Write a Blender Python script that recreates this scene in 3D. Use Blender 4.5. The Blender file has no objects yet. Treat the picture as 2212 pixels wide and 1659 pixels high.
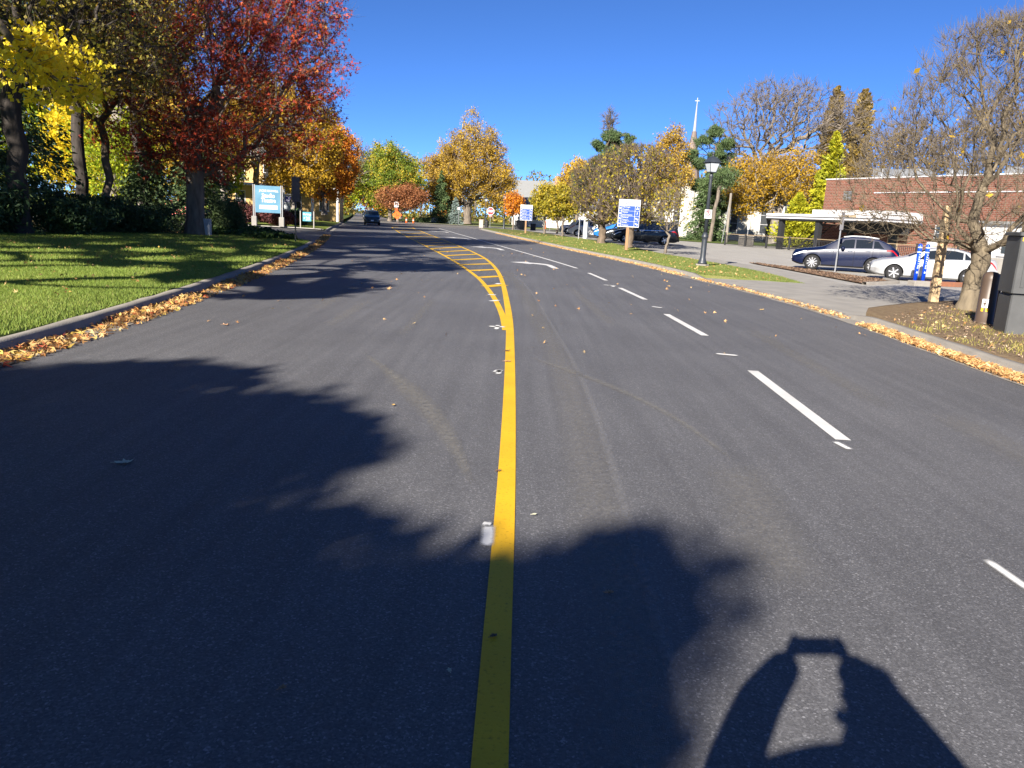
import bpy, bmesh, math, random
import numpy as np
from mathutils import Vector, Matrix

# ------------------------------------------------------------------ camera, sky, sun, exposure
scene = bpy.context.scene
COL = scene.collection
R = math.radians
PITCH, ROLL, EYE = R(12.15), R(3.0), 1.6
_fw = Vector((0, math.cos(PITCH), -math.sin(PITCH)))
_u0 = Vector((0, math.sin(PITCH), math.cos(PITCH)))
_r0 = Vector((1, 0, 0))
_rt = _r0 * math.cos(ROLL) + _u0 * math.sin(ROLL)
_up = _u0 * math.cos(ROLL) - _r0 * math.sin(ROLL)
cam = bpy.data.cameras.new("camera")
cam.sensor_width = 36.0
cam.lens = 36.0 * 1662.0 / 2212.0
cam.clip_start = 0.02
cam.clip_end = 5000
cam_o = bpy.data.objects.new("camera", cam)
COL.objects.link(cam_o)
m = Matrix.Identity(4)
for i in range(3):
    m[i][0], m[i][1], m[i][2] = _rt[i], _up[i], -_fw[i]
m[2][3] = EYE
cam_o.matrix_world = m
scene.camera = cam_o

SUN_AZ, SUN_EL = 204.0, 27.0          # clockwise from +Y; light travels towards azimuth 24
world = bpy.data.worlds.new("World")
scene.world = world
world.use_nodes = True
wn, wl = world.node_tree.nodes, world.node_tree.links
wn.clear()
sky = wn.new("ShaderNodeTexSky")
sky.sky_type = 'NISHITA'
sky.sun_disc = False
sky.sun_elevation = R(SUN_EL)
sky.sun_rotation = R(SUN_AZ)
sky.altitude = 3000
sky.air_density = 0.6
sky.dust_density = 0.0
sky.ozone_density = 10.0
bg = wn.new("ShaderNodeBackground")
bg.inputs[1].default_value = 0.066
wo = wn.new("ShaderNodeOutputWorld")
wl.new(sky.outputs[0], bg.inputs[0])
wl.new(bg.outputs[0], wo.inputs[0])

sl = bpy.data.lights.new("sun", 'SUN')
sl.energy = 5.0
sl.angle = R(0.53)
sl.color = (1.0, 0.92, 0.81)
sun_o = bpy.data.objects.new("sun", sl)
COL.objects.link(sun_o)
_a = R(SUN_AZ - 180)
SUND = Vector((math.sin(_a) * math.cos(R(SUN_EL)), math.cos(_a) * math.cos(R(SUN_EL)), -math.sin(R(SUN_EL))))
sun_o.rotation_euler = SUND.to_track_quat('-Z', 'Y').to_euler()
sun_o.location = (-20, -40, 40)

scene.view_settings.view_transform = 'Standard'
scene.view_settings.look = 'None'
scene.view_settings.exposure = 1.5
scene.view_settings.gamma = 1.0
scene.view_settings.use_curve_mapping = False
scene.render.engine = 'CYCLES'
scene.cycles.use_denoising = True
scene.cycles.max_bounces = 6
scene.cycles.diffuse_bounces = 3
scene.cycles.transparent_max_bounces = 12
scene.cycles.sample_clamp_indirect = 6

# ------------------------------------------------------------------ materials
MATS = {}
def _nt(name):
    mt = bpy.data.materials.new(name)
    mt.use_nodes = True
    nt = mt.node_tree
    nt.nodes.clear()
    out = nt.nodes.new("ShaderNodeOutputMaterial")
    MATS[name] = mt
    return mt, nt, out

def N(nt, typ, **kw):
    n = nt.nodes.new(typ)
    for k, v in kw.items():
        setattr(n, k, v)
    return n

def ramp(nt, stops, interp='LINEAR'):
    r = nt.nodes.new("ShaderNodeValToRGB")
    r.color_ramp.interpolation = interp
    e = r.color_ramp.elements
    while len(e) < len(stops):
        e.new(0.5)
    for k, (p, c) in enumerate(stops):
        e[k].position = p
        e[k].color = (*c, 1) if len(c) == 3 else c
    return r

def pm(name, c1, c2=None, scale=8.0, rough=0.7, bump=0.0, bscale=None, spec=0.4, metal=0.0, detail=6, coat=0.0, stretch=None):
    """noise-mottled principled material in object space"""
    mt, nt, out = _nt(name)
    L = nt.links.new
    b = N(nt, "ShaderNodeBsdfPrincipled")
    b.inputs["Roughness"].default_value = rough
    b.inputs["Specular IOR Level"].default_value = spec
    b.inputs["Metallic"].default_value = metal
    b.inputs["Coat Weight"].default_value = coat
    L(b.outputs[0], out.inputs[0])
    if c2 is None:
        c2 = tuple(x * 0.8 for x in c1)
    tc = N(nt, "ShaderNodeTexCoord")
    src = tc.outputs["Object"]
    if stretch:
        mp = N(nt, "ShaderNodeMapping")
        mp.inputs["Scale"].default_value = stretch
        L(src, mp.inputs[0]); src = mp.outputs[0]
    nz = N(nt, "ShaderNodeTexNoise")
    nz.inputs["Scale"].default_value = scale
    nz.inputs["Detail"].default_value = detail
    L(src, nz.inputs["Vector"])
    rp = ramp(nt, [(0.3, c1), (0.7, c2)])
    L(nz.outputs[0], rp.inputs[0])
    L(rp.outputs[0], b.inputs["Base Color"])
    if bump:
        nb = N(nt, "ShaderNodeTexNoise")
        nb.inputs["Scale"].default_value = bscale or scale * 4
        nb.inputs["Detail"].default_value = 4
        L(src, nb.inputs["Vector"])
        bp = N(nt, "ShaderNodeBump")
        bp.inputs["Strength"].default_value = bump
        bp.inputs["Distance"].default_value = 0.02
        L(nb.outputs[0], bp.inputs["Height"])
        L(bp.outputs[0], b.inputs["Normal"])
    return mt

def plain(name, c, rough=0.5, spec=0.5, metal=0.0, coat=0.0):
    return pm(name, c, tuple(x * 0.93 for x in c), scale=3, rough=rough, spec=spec, metal=metal, coat=coat, detail=2)

def leafm(name, stops, trans=0.35, rough=0.55):
    mt, nt, out = _nt(name)
    L = nt.links.new
    at = N(nt, "ShaderNodeAttribute", attribute_name="v")
    rp = ramp(nt, stops)
    L(at.outputs["Fac"], rp.inputs[0])
    b = N(nt, "ShaderNodeBsdfPrincipled")
    b.inputs["Roughness"].default_value = rough
    b.inputs["Specular IOR Level"].default_value = 0.25
    L(rp.outputs[0], b.inputs["Base Color"])
    t = N(nt, "ShaderNodeBsdfTranslucent")
    L(rp.outputs[0], t.inputs[0])
    mx = N(nt, "ShaderNodeMixShader")
    mx.inputs[0].default_value = trans
    L(b.outputs[0], mx.inputs[1]); L(t.outputs[0], mx.inputs[2])
    L(mx.outputs[0], out.inputs[0])
    return mt

def glassm(name, tint=(0.02, 0.025, 0.03), rough=0.03):
    mt, nt, out = _nt(name)
    b = N(nt, "ShaderNodeBsdfPrincipled")
    b.inputs["Base Color"].default_value = (*tint, 1)
    b.inputs["Roughness"].default_value = rough
    b.inputs["Specular IOR Level"].default_value = 0.9
    nt.links.new(b.outputs[0], out.inputs[0])
    return mt

def decal(name, c, scale=14.0, amount=1.0, rough=0.8, lo=0.35, hi=0.65):
    """see-through smear: alpha from the 'a' attribute broken up by noise"""
    mt, nt, out = _nt(name)
    L = nt.links.new
    b = N(nt, "ShaderNodeBsdfPrincipled")
    b.inputs["Base Color"].default_value = (*c, 1)
    b.inputs["Roughness"].default_value = rough
    b.inputs["Specular IOR Level"].default_value = 0.15
    tr = N(nt, "ShaderNodeBsdfTransparent")
    at = N(nt, "ShaderNodeAttribute", attribute_name="a")
    tc = N(nt, "ShaderNodeTexCoord")
    nz = N(nt, "ShaderNodeTexNoise")
    nz.inputs["Scale"].default_value = scale
    nz.inputs["Detail"].default_value = 8
    nz.inputs["Roughness"].default_value = 0.7
    L(tc.outputs["Object"], nz.inputs["Vector"])
    rp = ramp(nt, [(lo, (0, 0, 0)), (hi, (1, 1, 1))])
    L(nz.outputs[0], rp.inputs[0])
    m1 = N(nt, "ShaderNodeMath", operation='MULTIPLY')
    L(at.outputs["Fac"], m1.inputs[0]); L(rp.outputs[0], m1.inputs[1])
    m2 = N(nt, "ShaderNodeMath", operation='MULTIPLY')
    L(m1.outputs[0], m2.inputs[0]); m2.inputs[1].default_value = amount
    mx = N(nt, "ShaderNodeMixShader")
    L(m2.outputs[0], mx.inputs[0]); L(tr.outputs[0], mx.inputs[1]); L(b.outputs[0], mx.inputs[2])
    L(mx.outputs[0], out.inputs[0])
    return mt

def asphalt(name, base, dark, agg=0.35, bump=0.35):
    mt, nt, out = _nt(name)
    L = nt.links.new
    b = N(nt, "ShaderNodeBsdfPrincipled")
    b.inputs["Roughness"].default_value = 0.72
    b.inputs["Specular IOR Level"].default_value = 0.42
    tc = N(nt, "ShaderNodeTexCoord")
    o = tc.outputs["Object"]
    big = N(nt, "ShaderNodeTexNoise"); big.inputs["Scale"].default_value = 0.45; big.inputs["Detail"].default_value = 5
    L(o, big.inputs["Vector"])
    mp = N(nt, "ShaderNodeMapping"); mp.inputs["Scale"].default_value = (7.0, 0.22, 1)
    L(o, mp.inputs[0])
    st = N(nt, "ShaderNodeTexNoise"); st.inputs["Scale"].default_value = 1.0; st.inputs["Detail"].default_value = 6
    L(mp.outputs[0], st.inputs["Vector"])
    ad = N(nt, "ShaderNodeMath", operation='ADD'); L(big.outputs[0], ad.inputs[0]); L(st.outputs[0], ad.inputs[1])
    rp = ramp(nt, [(0.36, dark), (0.66, base)])
    hf = N(nt, "ShaderNodeMath", operation='MULTIPLY'); hf.inputs[1].default_value = 0.5
    L(ad.outputs[0], hf.inputs[0]); L(hf.outputs[0], rp.inputs[0])
    fine = N(nt, "ShaderNodeTexVoronoi"); fine.inputs["Scale"].default_value = 130.0
    L(o, fine.inputs["Vector"])
    fr = ramp(nt, [(0.0, (1 + agg * 1.6,) * 3), (0.35, (1, 1, 1)), (1.0, (1 - agg,) * 3)])
    # each stone gets its own tone
    sp = N(nt, "ShaderNodeSeparateColor"); L(fine.outputs["Color"], sp.inputs[0])
    r2 = ramp(nt, [(0.0, (1 - agg,) * 3), (0.75, (1.0,) * 3), (0.95, (1 + agg,) * 3), (1.0, (1 + agg * 3.2,) * 3)])
    L(sp.outputs[0], r2.inputs[0])
    mm = N(nt, "ShaderNodeMix", data_type='RGBA', blend_type='MULTIPLY'); mm.inputs[0].default_value = 1.0
    L(rp.outputs[0], mm.inputs[6]); L(r2.outputs[0], mm.inputs[7])
    L(mm.outputs[2], b.inputs["Base Color"])
    bp = N(nt, "ShaderNodeBump"); bp.inputs["Strength"].default_value = bump; bp.inputs["Distance"].default_value = 0.006
    nb = N(nt, "ShaderNodeTexNoise"); nb.inputs["Scale"].default_value = 190; nb.inputs["Detail"].default_value = 3
    L(o, nb.inputs["Vector"]); L(nb.outputs[0], bp.inputs["Height"])
    L(bp.outputs[0], b.inputs["Normal"])
    L(b.outputs[0], out.inputs[0])
    return mt

def brickm(name, c1, c2, mortar, bw=0.21, bh=0.072):
    mt, nt, out = _nt(name)
    L = nt.links.new
    b = N(nt, "ShaderNodeBsdfPrincipled"); b.inputs["Roughness"].default_value = 0.85
    b.inputs["Specular IOR Level"].default_value = 0.2
    tc = N(nt, "ShaderNodeTexCoord"); sx = N(nt, "ShaderNodeSeparateXYZ"); L(tc.outputs["Object"], sx.inputs[0])
    ad = N(nt, "ShaderNodeMath", operation='ADD'); L(sx.outputs[0], ad.inputs[0]); L(sx.outputs[1], ad.inputs[1])
    cb = N(nt, "ShaderNodeCombineXYZ"); L(ad.outputs[0], cb.inputs[0]); L(sx.outputs[2], cb.inputs[1])
    bt = N(nt, "ShaderNodeTexBrick")
    bt.inputs["Scale"].default_value = 1.0
    bt.inputs["Brick Width"].default_value = bw; bt.inputs["Row Height"].default_value = bh
    bt.inputs["Mortar Size"].default_value = 0.016; bt.inputs["Bias"].default_value = 0.0
    bt.inputs["Color1"].default_value = (*c1, 1); bt.inputs["Color2"].default_value = (*c2, 1)
    bt.inputs["Mortar"].default_value = (*mortar, 1)
    L(cb.outputs[0], bt.inputs["Vector"])
    nz = N(nt, "ShaderNodeTexNoise"); nz.inputs["Scale"].default_value = 0.6; nz.inputs["Detail"].default_value = 6
    L(tc.outputs["Object"], nz.inputs["Vector"])
    rp = ramp(nt, [(0.3, (0.8, 0.8, 0.8)), (0.7, (1.15, 1.12, 1.1))]); L(nz.outputs[0], rp.inputs[0])
    mm = N(nt, "ShaderNodeMix", data_type='RGBA', blend_type='MULTIPLY'); mm.inputs[0].default_value = 1.0
    L(bt.outputs[0], mm.inputs[6]); L(rp.outputs[0], mm.inputs[7]); L(mm.outputs[2], b.inputs["Base Color"])
    bp = N(nt, "ShaderNodeBump"); bp.inputs["Strength"].default_value = 0.5; bp.inputs["Distance"].default_value = 0.01; bp.invert = True
    L(bt.outputs["Fac"], bp.inputs["Height"]); L(bp.outputs[0], b.inputs["Normal"])
    L(b.outputs[0], out.inputs[0])
    return mt

def grassm(name, c1, c2, c3):
    mt, nt, out = _nt(name)
    L = nt.links.new
    b = N(nt, "ShaderNodeBsdfPrincipled"); b.inputs["Roughness"].default_value = 0.9; b.inputs["Specular IOR Level"].default_value = 0.1
    tc = N(nt, "ShaderNodeTexCoord")
    n1 = N(nt, "ShaderNodeTexNoise"); n1.inputs["Scale"].default_value = 0.5; n1.inputs["Detail"].default_value = 8
    n2 = N(nt, "ShaderNodeTexNoise"); n2.inputs["Scale"].default_value = 30; n2.inputs["Detail"].default_value = 6
    L(tc.outputs["Object"], n1.inputs["Vector"]); L(tc.outputs["Object"], n2.inputs["Vector"])
    mx = N(nt, "ShaderNodeMath", operation='MULTIPLY_ADD'); mx.inputs[1].default_value = 0.5
    L(n1.outputs[0], mx.inputs[0])
    m3 = N(nt, "ShaderNodeMath", operation='MULTIPLY'); m3.inputs[1].default_value = 0.5; L(n2.outputs[0], m3.inputs[0])
    L(m3.outputs[0], mx.inputs[2])
    rp = ramp(nt, [(0.36, c1), (0.5, c2), (0.64, c3)]); L(mx.outputs[0], rp.inputs[0])
    L(rp.outputs[0], b.inputs["Base Color"])
    bp = N(nt, "ShaderNodeBump"); bp.inputs["Strength"].default_value = 0.6; bp.inputs["Distance"].default_value = 0.04
    L(n2.outputs[0], bp.inputs["Height"]); L(bp.outputs[0], b.inputs["Normal"])
    L(b.outputs[0], out.inputs[0])
    return mt

def paintm(name, c, wear=0.25):
    """road paint: slightly pitted by the stones under it"""
    mt, nt, out = _nt(name)
    L = nt.links.new
    b = N(nt, "ShaderNodeBsdfPrincipled"); b.inputs["Roughness"].default_value = 0.65; b.inputs["Specular IOR Level"].default_value = 0.3
    tc = N(nt, "ShaderNodeTexCoord")
    n2 = N(nt, "ShaderNodeTexNoise"); n2.inputs["Scale"].default_value = 60; n2.inputs["Detail"].default_value = 8
    n1 = N(nt, "ShaderNodeTexNoise"); n1.inputs["Scale"].default_value = 2.2; n1.inputs["Detail"].default_value = 4
    L(tc.outputs["Object"], n2.inputs["Vector"]); L(tc.outputs["Object"], n1.inputs["Vector"])
    r1 = ramp(nt, [(0.24, tuple(x * (1 - 1.6 * wear) for x in c)), (0.42, c)]); L(n2.outputs[0], r1.inputs[0])
    r3 = ramp(nt, [(0.3, (0.86, 0.86, 0.86)), (0.7, (1.05, 1.05, 1.05))]); L(n1.outputs[0], r3.inputs[0])
    mm = N(nt, "ShaderNodeMix", data_type='RGBA', blend_type='MULTIPLY'); mm.inputs[0].default_value = 1.0
    L(r1.outputs[0], mm.inputs[6]); L(r3.outputs[0], mm.inputs[7]); L(mm.outputs[2], b.inputs["Base Color"])
    bp = N(nt, "ShaderNodeBump"); bp.inputs["Strength"].default_value = 0.3; bp.inputs["Distance"].default_value = 0.004
    L(n2.outputs[0], bp.inputs["Height"]); L(bp.outputs[0], b.inputs["Normal"])
    L(b.outputs[0], out.inputs[0])
    return mt

def sidingm(name, c, pitch=0.15):
    mt, nt, out = _nt(name)
    L = nt.links.new
    b = N(nt, "ShaderNodeBsdfPrincipled"); b.inputs["Roughness"].default_value = 0.7
    b.inputs["Base Color"].default_value = (*c, 1)
    tc = N(nt, "ShaderNodeTexCoord")
    w = N(nt, "ShaderNodeTexWave", wave_type='BANDS', bands_direction='Z', wave_profile='SAW')
    w.inputs["Scale"].default_value = 0.314 / pitch
    L(tc.outputs["Object"], w.inputs["Vector"])
    bp = N(nt, "ShaderNodeBump"); bp.inputs["Strength"].default_value = 0.6; bp.inputs["Distance"].default_value = 0.02
    L(w.outputs["Fac"], bp.inputs["Height"]); L(bp.outputs[0], b.inputs["Normal"])
    L(b.outputs[0], out.inputs[0])
    return mt

asphalt('asphalt_new', (0.118, 0.118, 0.124), (0.083, 0.083, 0.088), agg=0.34)
asphalt('asphalt_old', (0.17, 0.16, 0.15), (0.125, 0.12, 0.115), agg=0.2)
asphalt('lot_pavement', (0.35, 0.335, 0.305), (0.28, 0.268, 0.245), agg=0.12, bump=0.15)
pm('concrete', (0.27, 0.25, 0.22), (0.20, 0.185, 0.165), scale=2.5, rough=0.9, bump=0.3, bscale=60, spec=0.2)
pm('concrete_light', (0.29, 0.275, 0.25), (0.225, 0.215, 0.20), scale=1.5, rough=0.9, bump=0.2, bscale=70, spec=0.2)
paintm('paint_yellow', (0.66, 0.385, 0.012)); paintm('paint_white', (0.58, 0.575, 0.56), wear=0.15)
grassm('grass_left', (0.10, 0.13, 0.022), (0.15, 0.20, 0.035), (0.24, 0.24, 0.06))
grassm('grass_right', (0.075, 0.10, 0.022), (0.11, 0.135, 0.035), (0.19, 0.17, 0.07))
grassm('grass_far', (0.06, 0.085, 0.02), (0.085, 0.12, 0.03), (0.12, 0.13, 0.045))
pm('forest_floor', (0.07, 0.05, 0.025), (0.11, 0.10, 0.04), scale=3, rough=0.95, bump=0.6, bscale=20, spec=0.1)
pm('mulch', (0.09, 0.058, 0.038), (0.15, 0.105, 0.075), scale=25, rough=0.95, bump=0.8, bscale=60, spec=0.1)
pm('dry_soil', (0.14, 0.098, 0.064), (0.20, 0.15, 0.09), scale=9, rough=0.95, bump=0.8, bscale=50, spec=0.1)
GR = [(0.0, (0.11, 0.17, 0.03)), (0.5, (0.21, 0.29, 0.05)), (0.85, (0.34, 0.36, 0.09)), (1.0, (0.46, 0.40, 0.17))]
leafm('blade', GR, trans=0.3)
leafm('blade_strip', [(0.0, (0.09, 0.13, 0.025)), (0.5, (0.15, 0.19, 0.045)), (0.85, (0.25, 0.24, 0.08)), (1.0, (0.34, 0.28, 0.13))], trans=0.2)
leafm('blade_dry', [(0.0, (0.16, 0.17, 0.03)), (0.4, (0.34, 0.31, 0.07)), (1.0, (0.48, 0.38, 0.16))], trans=0.3)
leafm('litter', [(0.0, (0.14, 0.07, 0.03)), (0.22, (0.34, 0.16, 0.06)), (0.45, (0.48, 0.28, 0.10)), (0.68, (0.50, 0.36, 0.17)), (0.85, (0.60, 0.42, 0.08)), (0.95, (0.40, 0.10, 0.04)), (1.0, (0.30, 0.04, 0.03))], trans=0.1)
leafm('litter_tan', [(0.0, (0.36, 0.17, 0.06)), (0.5, (0.55, 0.32, 0.13)), (1.0, (0.60, 0.45, 0.22))], trans=0.1)
leafm('chips', [(0.0, (0.10, 0.06, 0.04)), (0.6, (0.22, 0.15, 0.10)), (1.0, (0.42, 0.32, 0.22))], trans=0.0)
pm('bark_grey', (0.21, 0.175, 0.14), (0.10, 0.085, 0.07), scale=6, rough=0.95, bump=1.0, bscale=16, spec=0.1, stretch=(1, 1, 0.25))
pm('bark_dark', (0.075, 0.065, 0.058), (0.035, 0.03, 0.028), scale=6, rough=0.95, bump=1.0, bscale=16, spec=0.1, stretch=(1, 1, 0.25))
pm('bark_brown', (0.17, 0.13, 0.095), (0.095, 0.075, 0.055), scale=6, rough=0.9, bump=0.8, bscale=18, spec=0.1, stretch=(1, 1, 0.3))
pm('bark_tan', (0.19, 0.155, 0.105), (0.095, 0.077, 0.055), scale=5, rough=0.9, bump=0.8, bscale=18, spec=0.15, stretch=(1, 1, 0.35))
pm('bark_pale', (0.27, 0.24, 0.205), (0.16, 0.14, 0.12), scale=4, rough=0.9, bump=0.7, bscale=14, spec=0.15, stretch=(1, 1, 0.3))
leafm('leaf_yellow', [(0.0, (0.36, 0.34, 0.02)), (0.3, (0.70, 0.55, 0.025)), (0.8, (0.86, 0.68, 0.05)), (1.0, (0.48, 0.52, 0.03))], trans=0.45)
leafm('leaf_yellowgreen', [(0.0, (0.13, 0.20, 0.015)), (0.5, (0.30, 0.38, 0.02)), (1.0, (0.60, 0.52, 0.03))], trans=0.45)
leafm('leaf_red', [(0.0, (0.13, 0.018, 0.014)), (0.4, (0.34, 0.042, 0.022)), (0.75, (0.52, 0.09, 0.03)), (1.0, (0.60, 0.25, 0.05))], trans=0.35)
leafm('leaf_orange', [(0.0, (0.30, 0.07, 0.02)), (0.4, (0.60, 0.21, 0.02)), (0.8, (0.72, 0.34, 0.025)), (1.0, (0.55, 0.12, 0.03))], trans=0.4)
leafm('leaf_amber', [(0.0, (0.24, 0.14, 0.015)), (0.5, (0.42, 0.26, 0.02)), (1.0, (0.56, 0.36, 0.03))], trans=0.4)
leafm('leaf_gold', [(0.0, (0.30, 0.19, 0.03)), (0.5, (0.52, 0.34, 0.035)), (1.0, (0.64, 0.46, 0.06))], trans=0.35)
leafm('leaf_goldbrown', [(0.0, (0.22, 0.13, 0.03)), (0.5, (0.42, 0.27, 0.035)), (1.0, (0.58, 0.41, 0.05))], trans=0.35)
leafm('leaf_greengold', [(0.0, (0.10, 0.16, 0.025)), (0.55, (0.20, 0.26, 0.03)), (0.75, (0.44, 0.36, 0.03)), (1.0, (0.58, 0.40, 0.04))], trans=0.35)
leafm('leaf_rust', [(0.0, (0.16, 0.06, 0.03)), (0.5, (0.30, 0.12, 0.05)), (1.0, (0.42, 0.19, 0.07))], trans=0.3)
leafm('leaf_plum', [(0.0, (0.07, 0.025, 0.025)), (0.6, (0.17, 0.06, 0.06)), (1.0, (0.30, 0.12, 0.09))], trans=0.25)
leafm('leaf_olive', [(0.0, (0.09, 0.10, 0.02)), (0.6, (0.24, 0.20, 0.04)), (1.0, (0.48, 0.36, 0.05))], trans=0.35)
leafm('leaf_olivegold', [(0.0, (0.16, 0.16, 0.02)), (0.5, (0.32, 0.27, 0.025)), (1.0, (0.50, 0.34, 0.03))], trans=0.35)
leafm('needle_dark', [(0.0, (0.022, 0.045, 0.02)), (0.6, (0.045, 0.085, 0.034)), (1.0, (0.08, 0.125, 0.045))], trans=0.15)
leafm('needle_green', [(0.0, (0.05, 0.085, 0.035)), (0.6, (0.085, 0.13, 0.05)), (1.0, (0.13, 0.18, 0.065))], trans=0.15)
leafm('needle_blue', [(0.0, (0.10, 0.14, 0.13)), (0.6, (0.17, 0.22, 0.20)), (1.0, (0.25, 0.30, 0.27))], trans=0.1)
leafm('needle_gold', [(0.0, (0.17, 0.20, 0.015)), (0.5, (0.34, 0.34, 0.02)), (1.0, (0.52, 0.46, 0.03))], trans=0.25)
leafm('needle_brown', [(0.0, (0.11, 0.08, 0.03)), (0.5, (0.20, 0.14, 0.04)), (1.0, (0.34, 0.24, 0.05))], trans=0.2)
leafm('leaf_ivy', [(0.0, (0.015, 0.04, 0.012)), (0.6, (0.04, 0.085, 0.02)), (1.0, (0.09, 0.14, 0.03))], trans=0.2)
# ------------------------------------------------------------------ object helpers
def link(o, parent=None):
    COL.objects.link(o)
    if parent is not None:
        o.parent = parent
    return o

def tag(o, label=None, cat=None, group=None, kind=None):
    if label: o["label"] = label
    if cat: o["category"] = cat
    if group: o["group"] = group
    if kind: o["kind"] = kind
    return o

def thing(name, label, cat, loc=(0, 0, 0), rz=0.0, group=None):
    o = bpy.data.objects.new(name, None)
    o.empty_display_size = 0.3
    link(o)
    o.location = loc
    o.rotation_euler = (0, 0, rz)
    return tag(o, label, cat, group)

def obj(name, mesh, parent=None, loc=None, rot=None):
    o = bpy.data.objects.new(name, mesh)
    link(o, parent)
    if loc is not None: o.location = loc
    if rot is not None: o.rotation_euler = rot
    return o

def copy_tree(o, parent=None):
    c = o.copy()
    link(c)
    c.parent = parent
    for ch in o.children:
        copy_tree(ch, c)
    return c

def np_mesh(name, V, F, mat, fv=None, smooth=False, attr="v"):
    """V (n,3), F (m,k) equal-sized faces -> mesh, fast"""
    me = bpy.data.meshes.new(name)
    V = np.ascontiguousarray(V, dtype=np.float32); F = np.ascontiguousarray(F, dtype=np.int32)
    n, k = F.shape
    me.vertices.add(len(V)); me.vertices.foreach_set("co", V.ravel())
    me.loops.add(n * k); me.loops.foreach_set("vertex_index", F.ravel())
    me.polygons.add(n)
    me.polygons.foreach_set("loop_start", np.arange(0, n * k, k, dtype=np.int32))
    me.polygons.foreach_set("loop_total", np.full(n, k, dtype=np.int32))
    if smooth: me.polygons.foreach_set("use_smooth", np.ones(n, dtype=bool))
    if fv is not None:
        a = me.attributes.new(attr, 'FLOAT', 'FACE' if len(fv) == n else 'POINT')
        a.data.foreach_set("value", np.ascontiguousarray(fv, dtype=np.float32))
    me.materials.append(MATS[mat])
    me.update(calc_edges=True)
    return me

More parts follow.
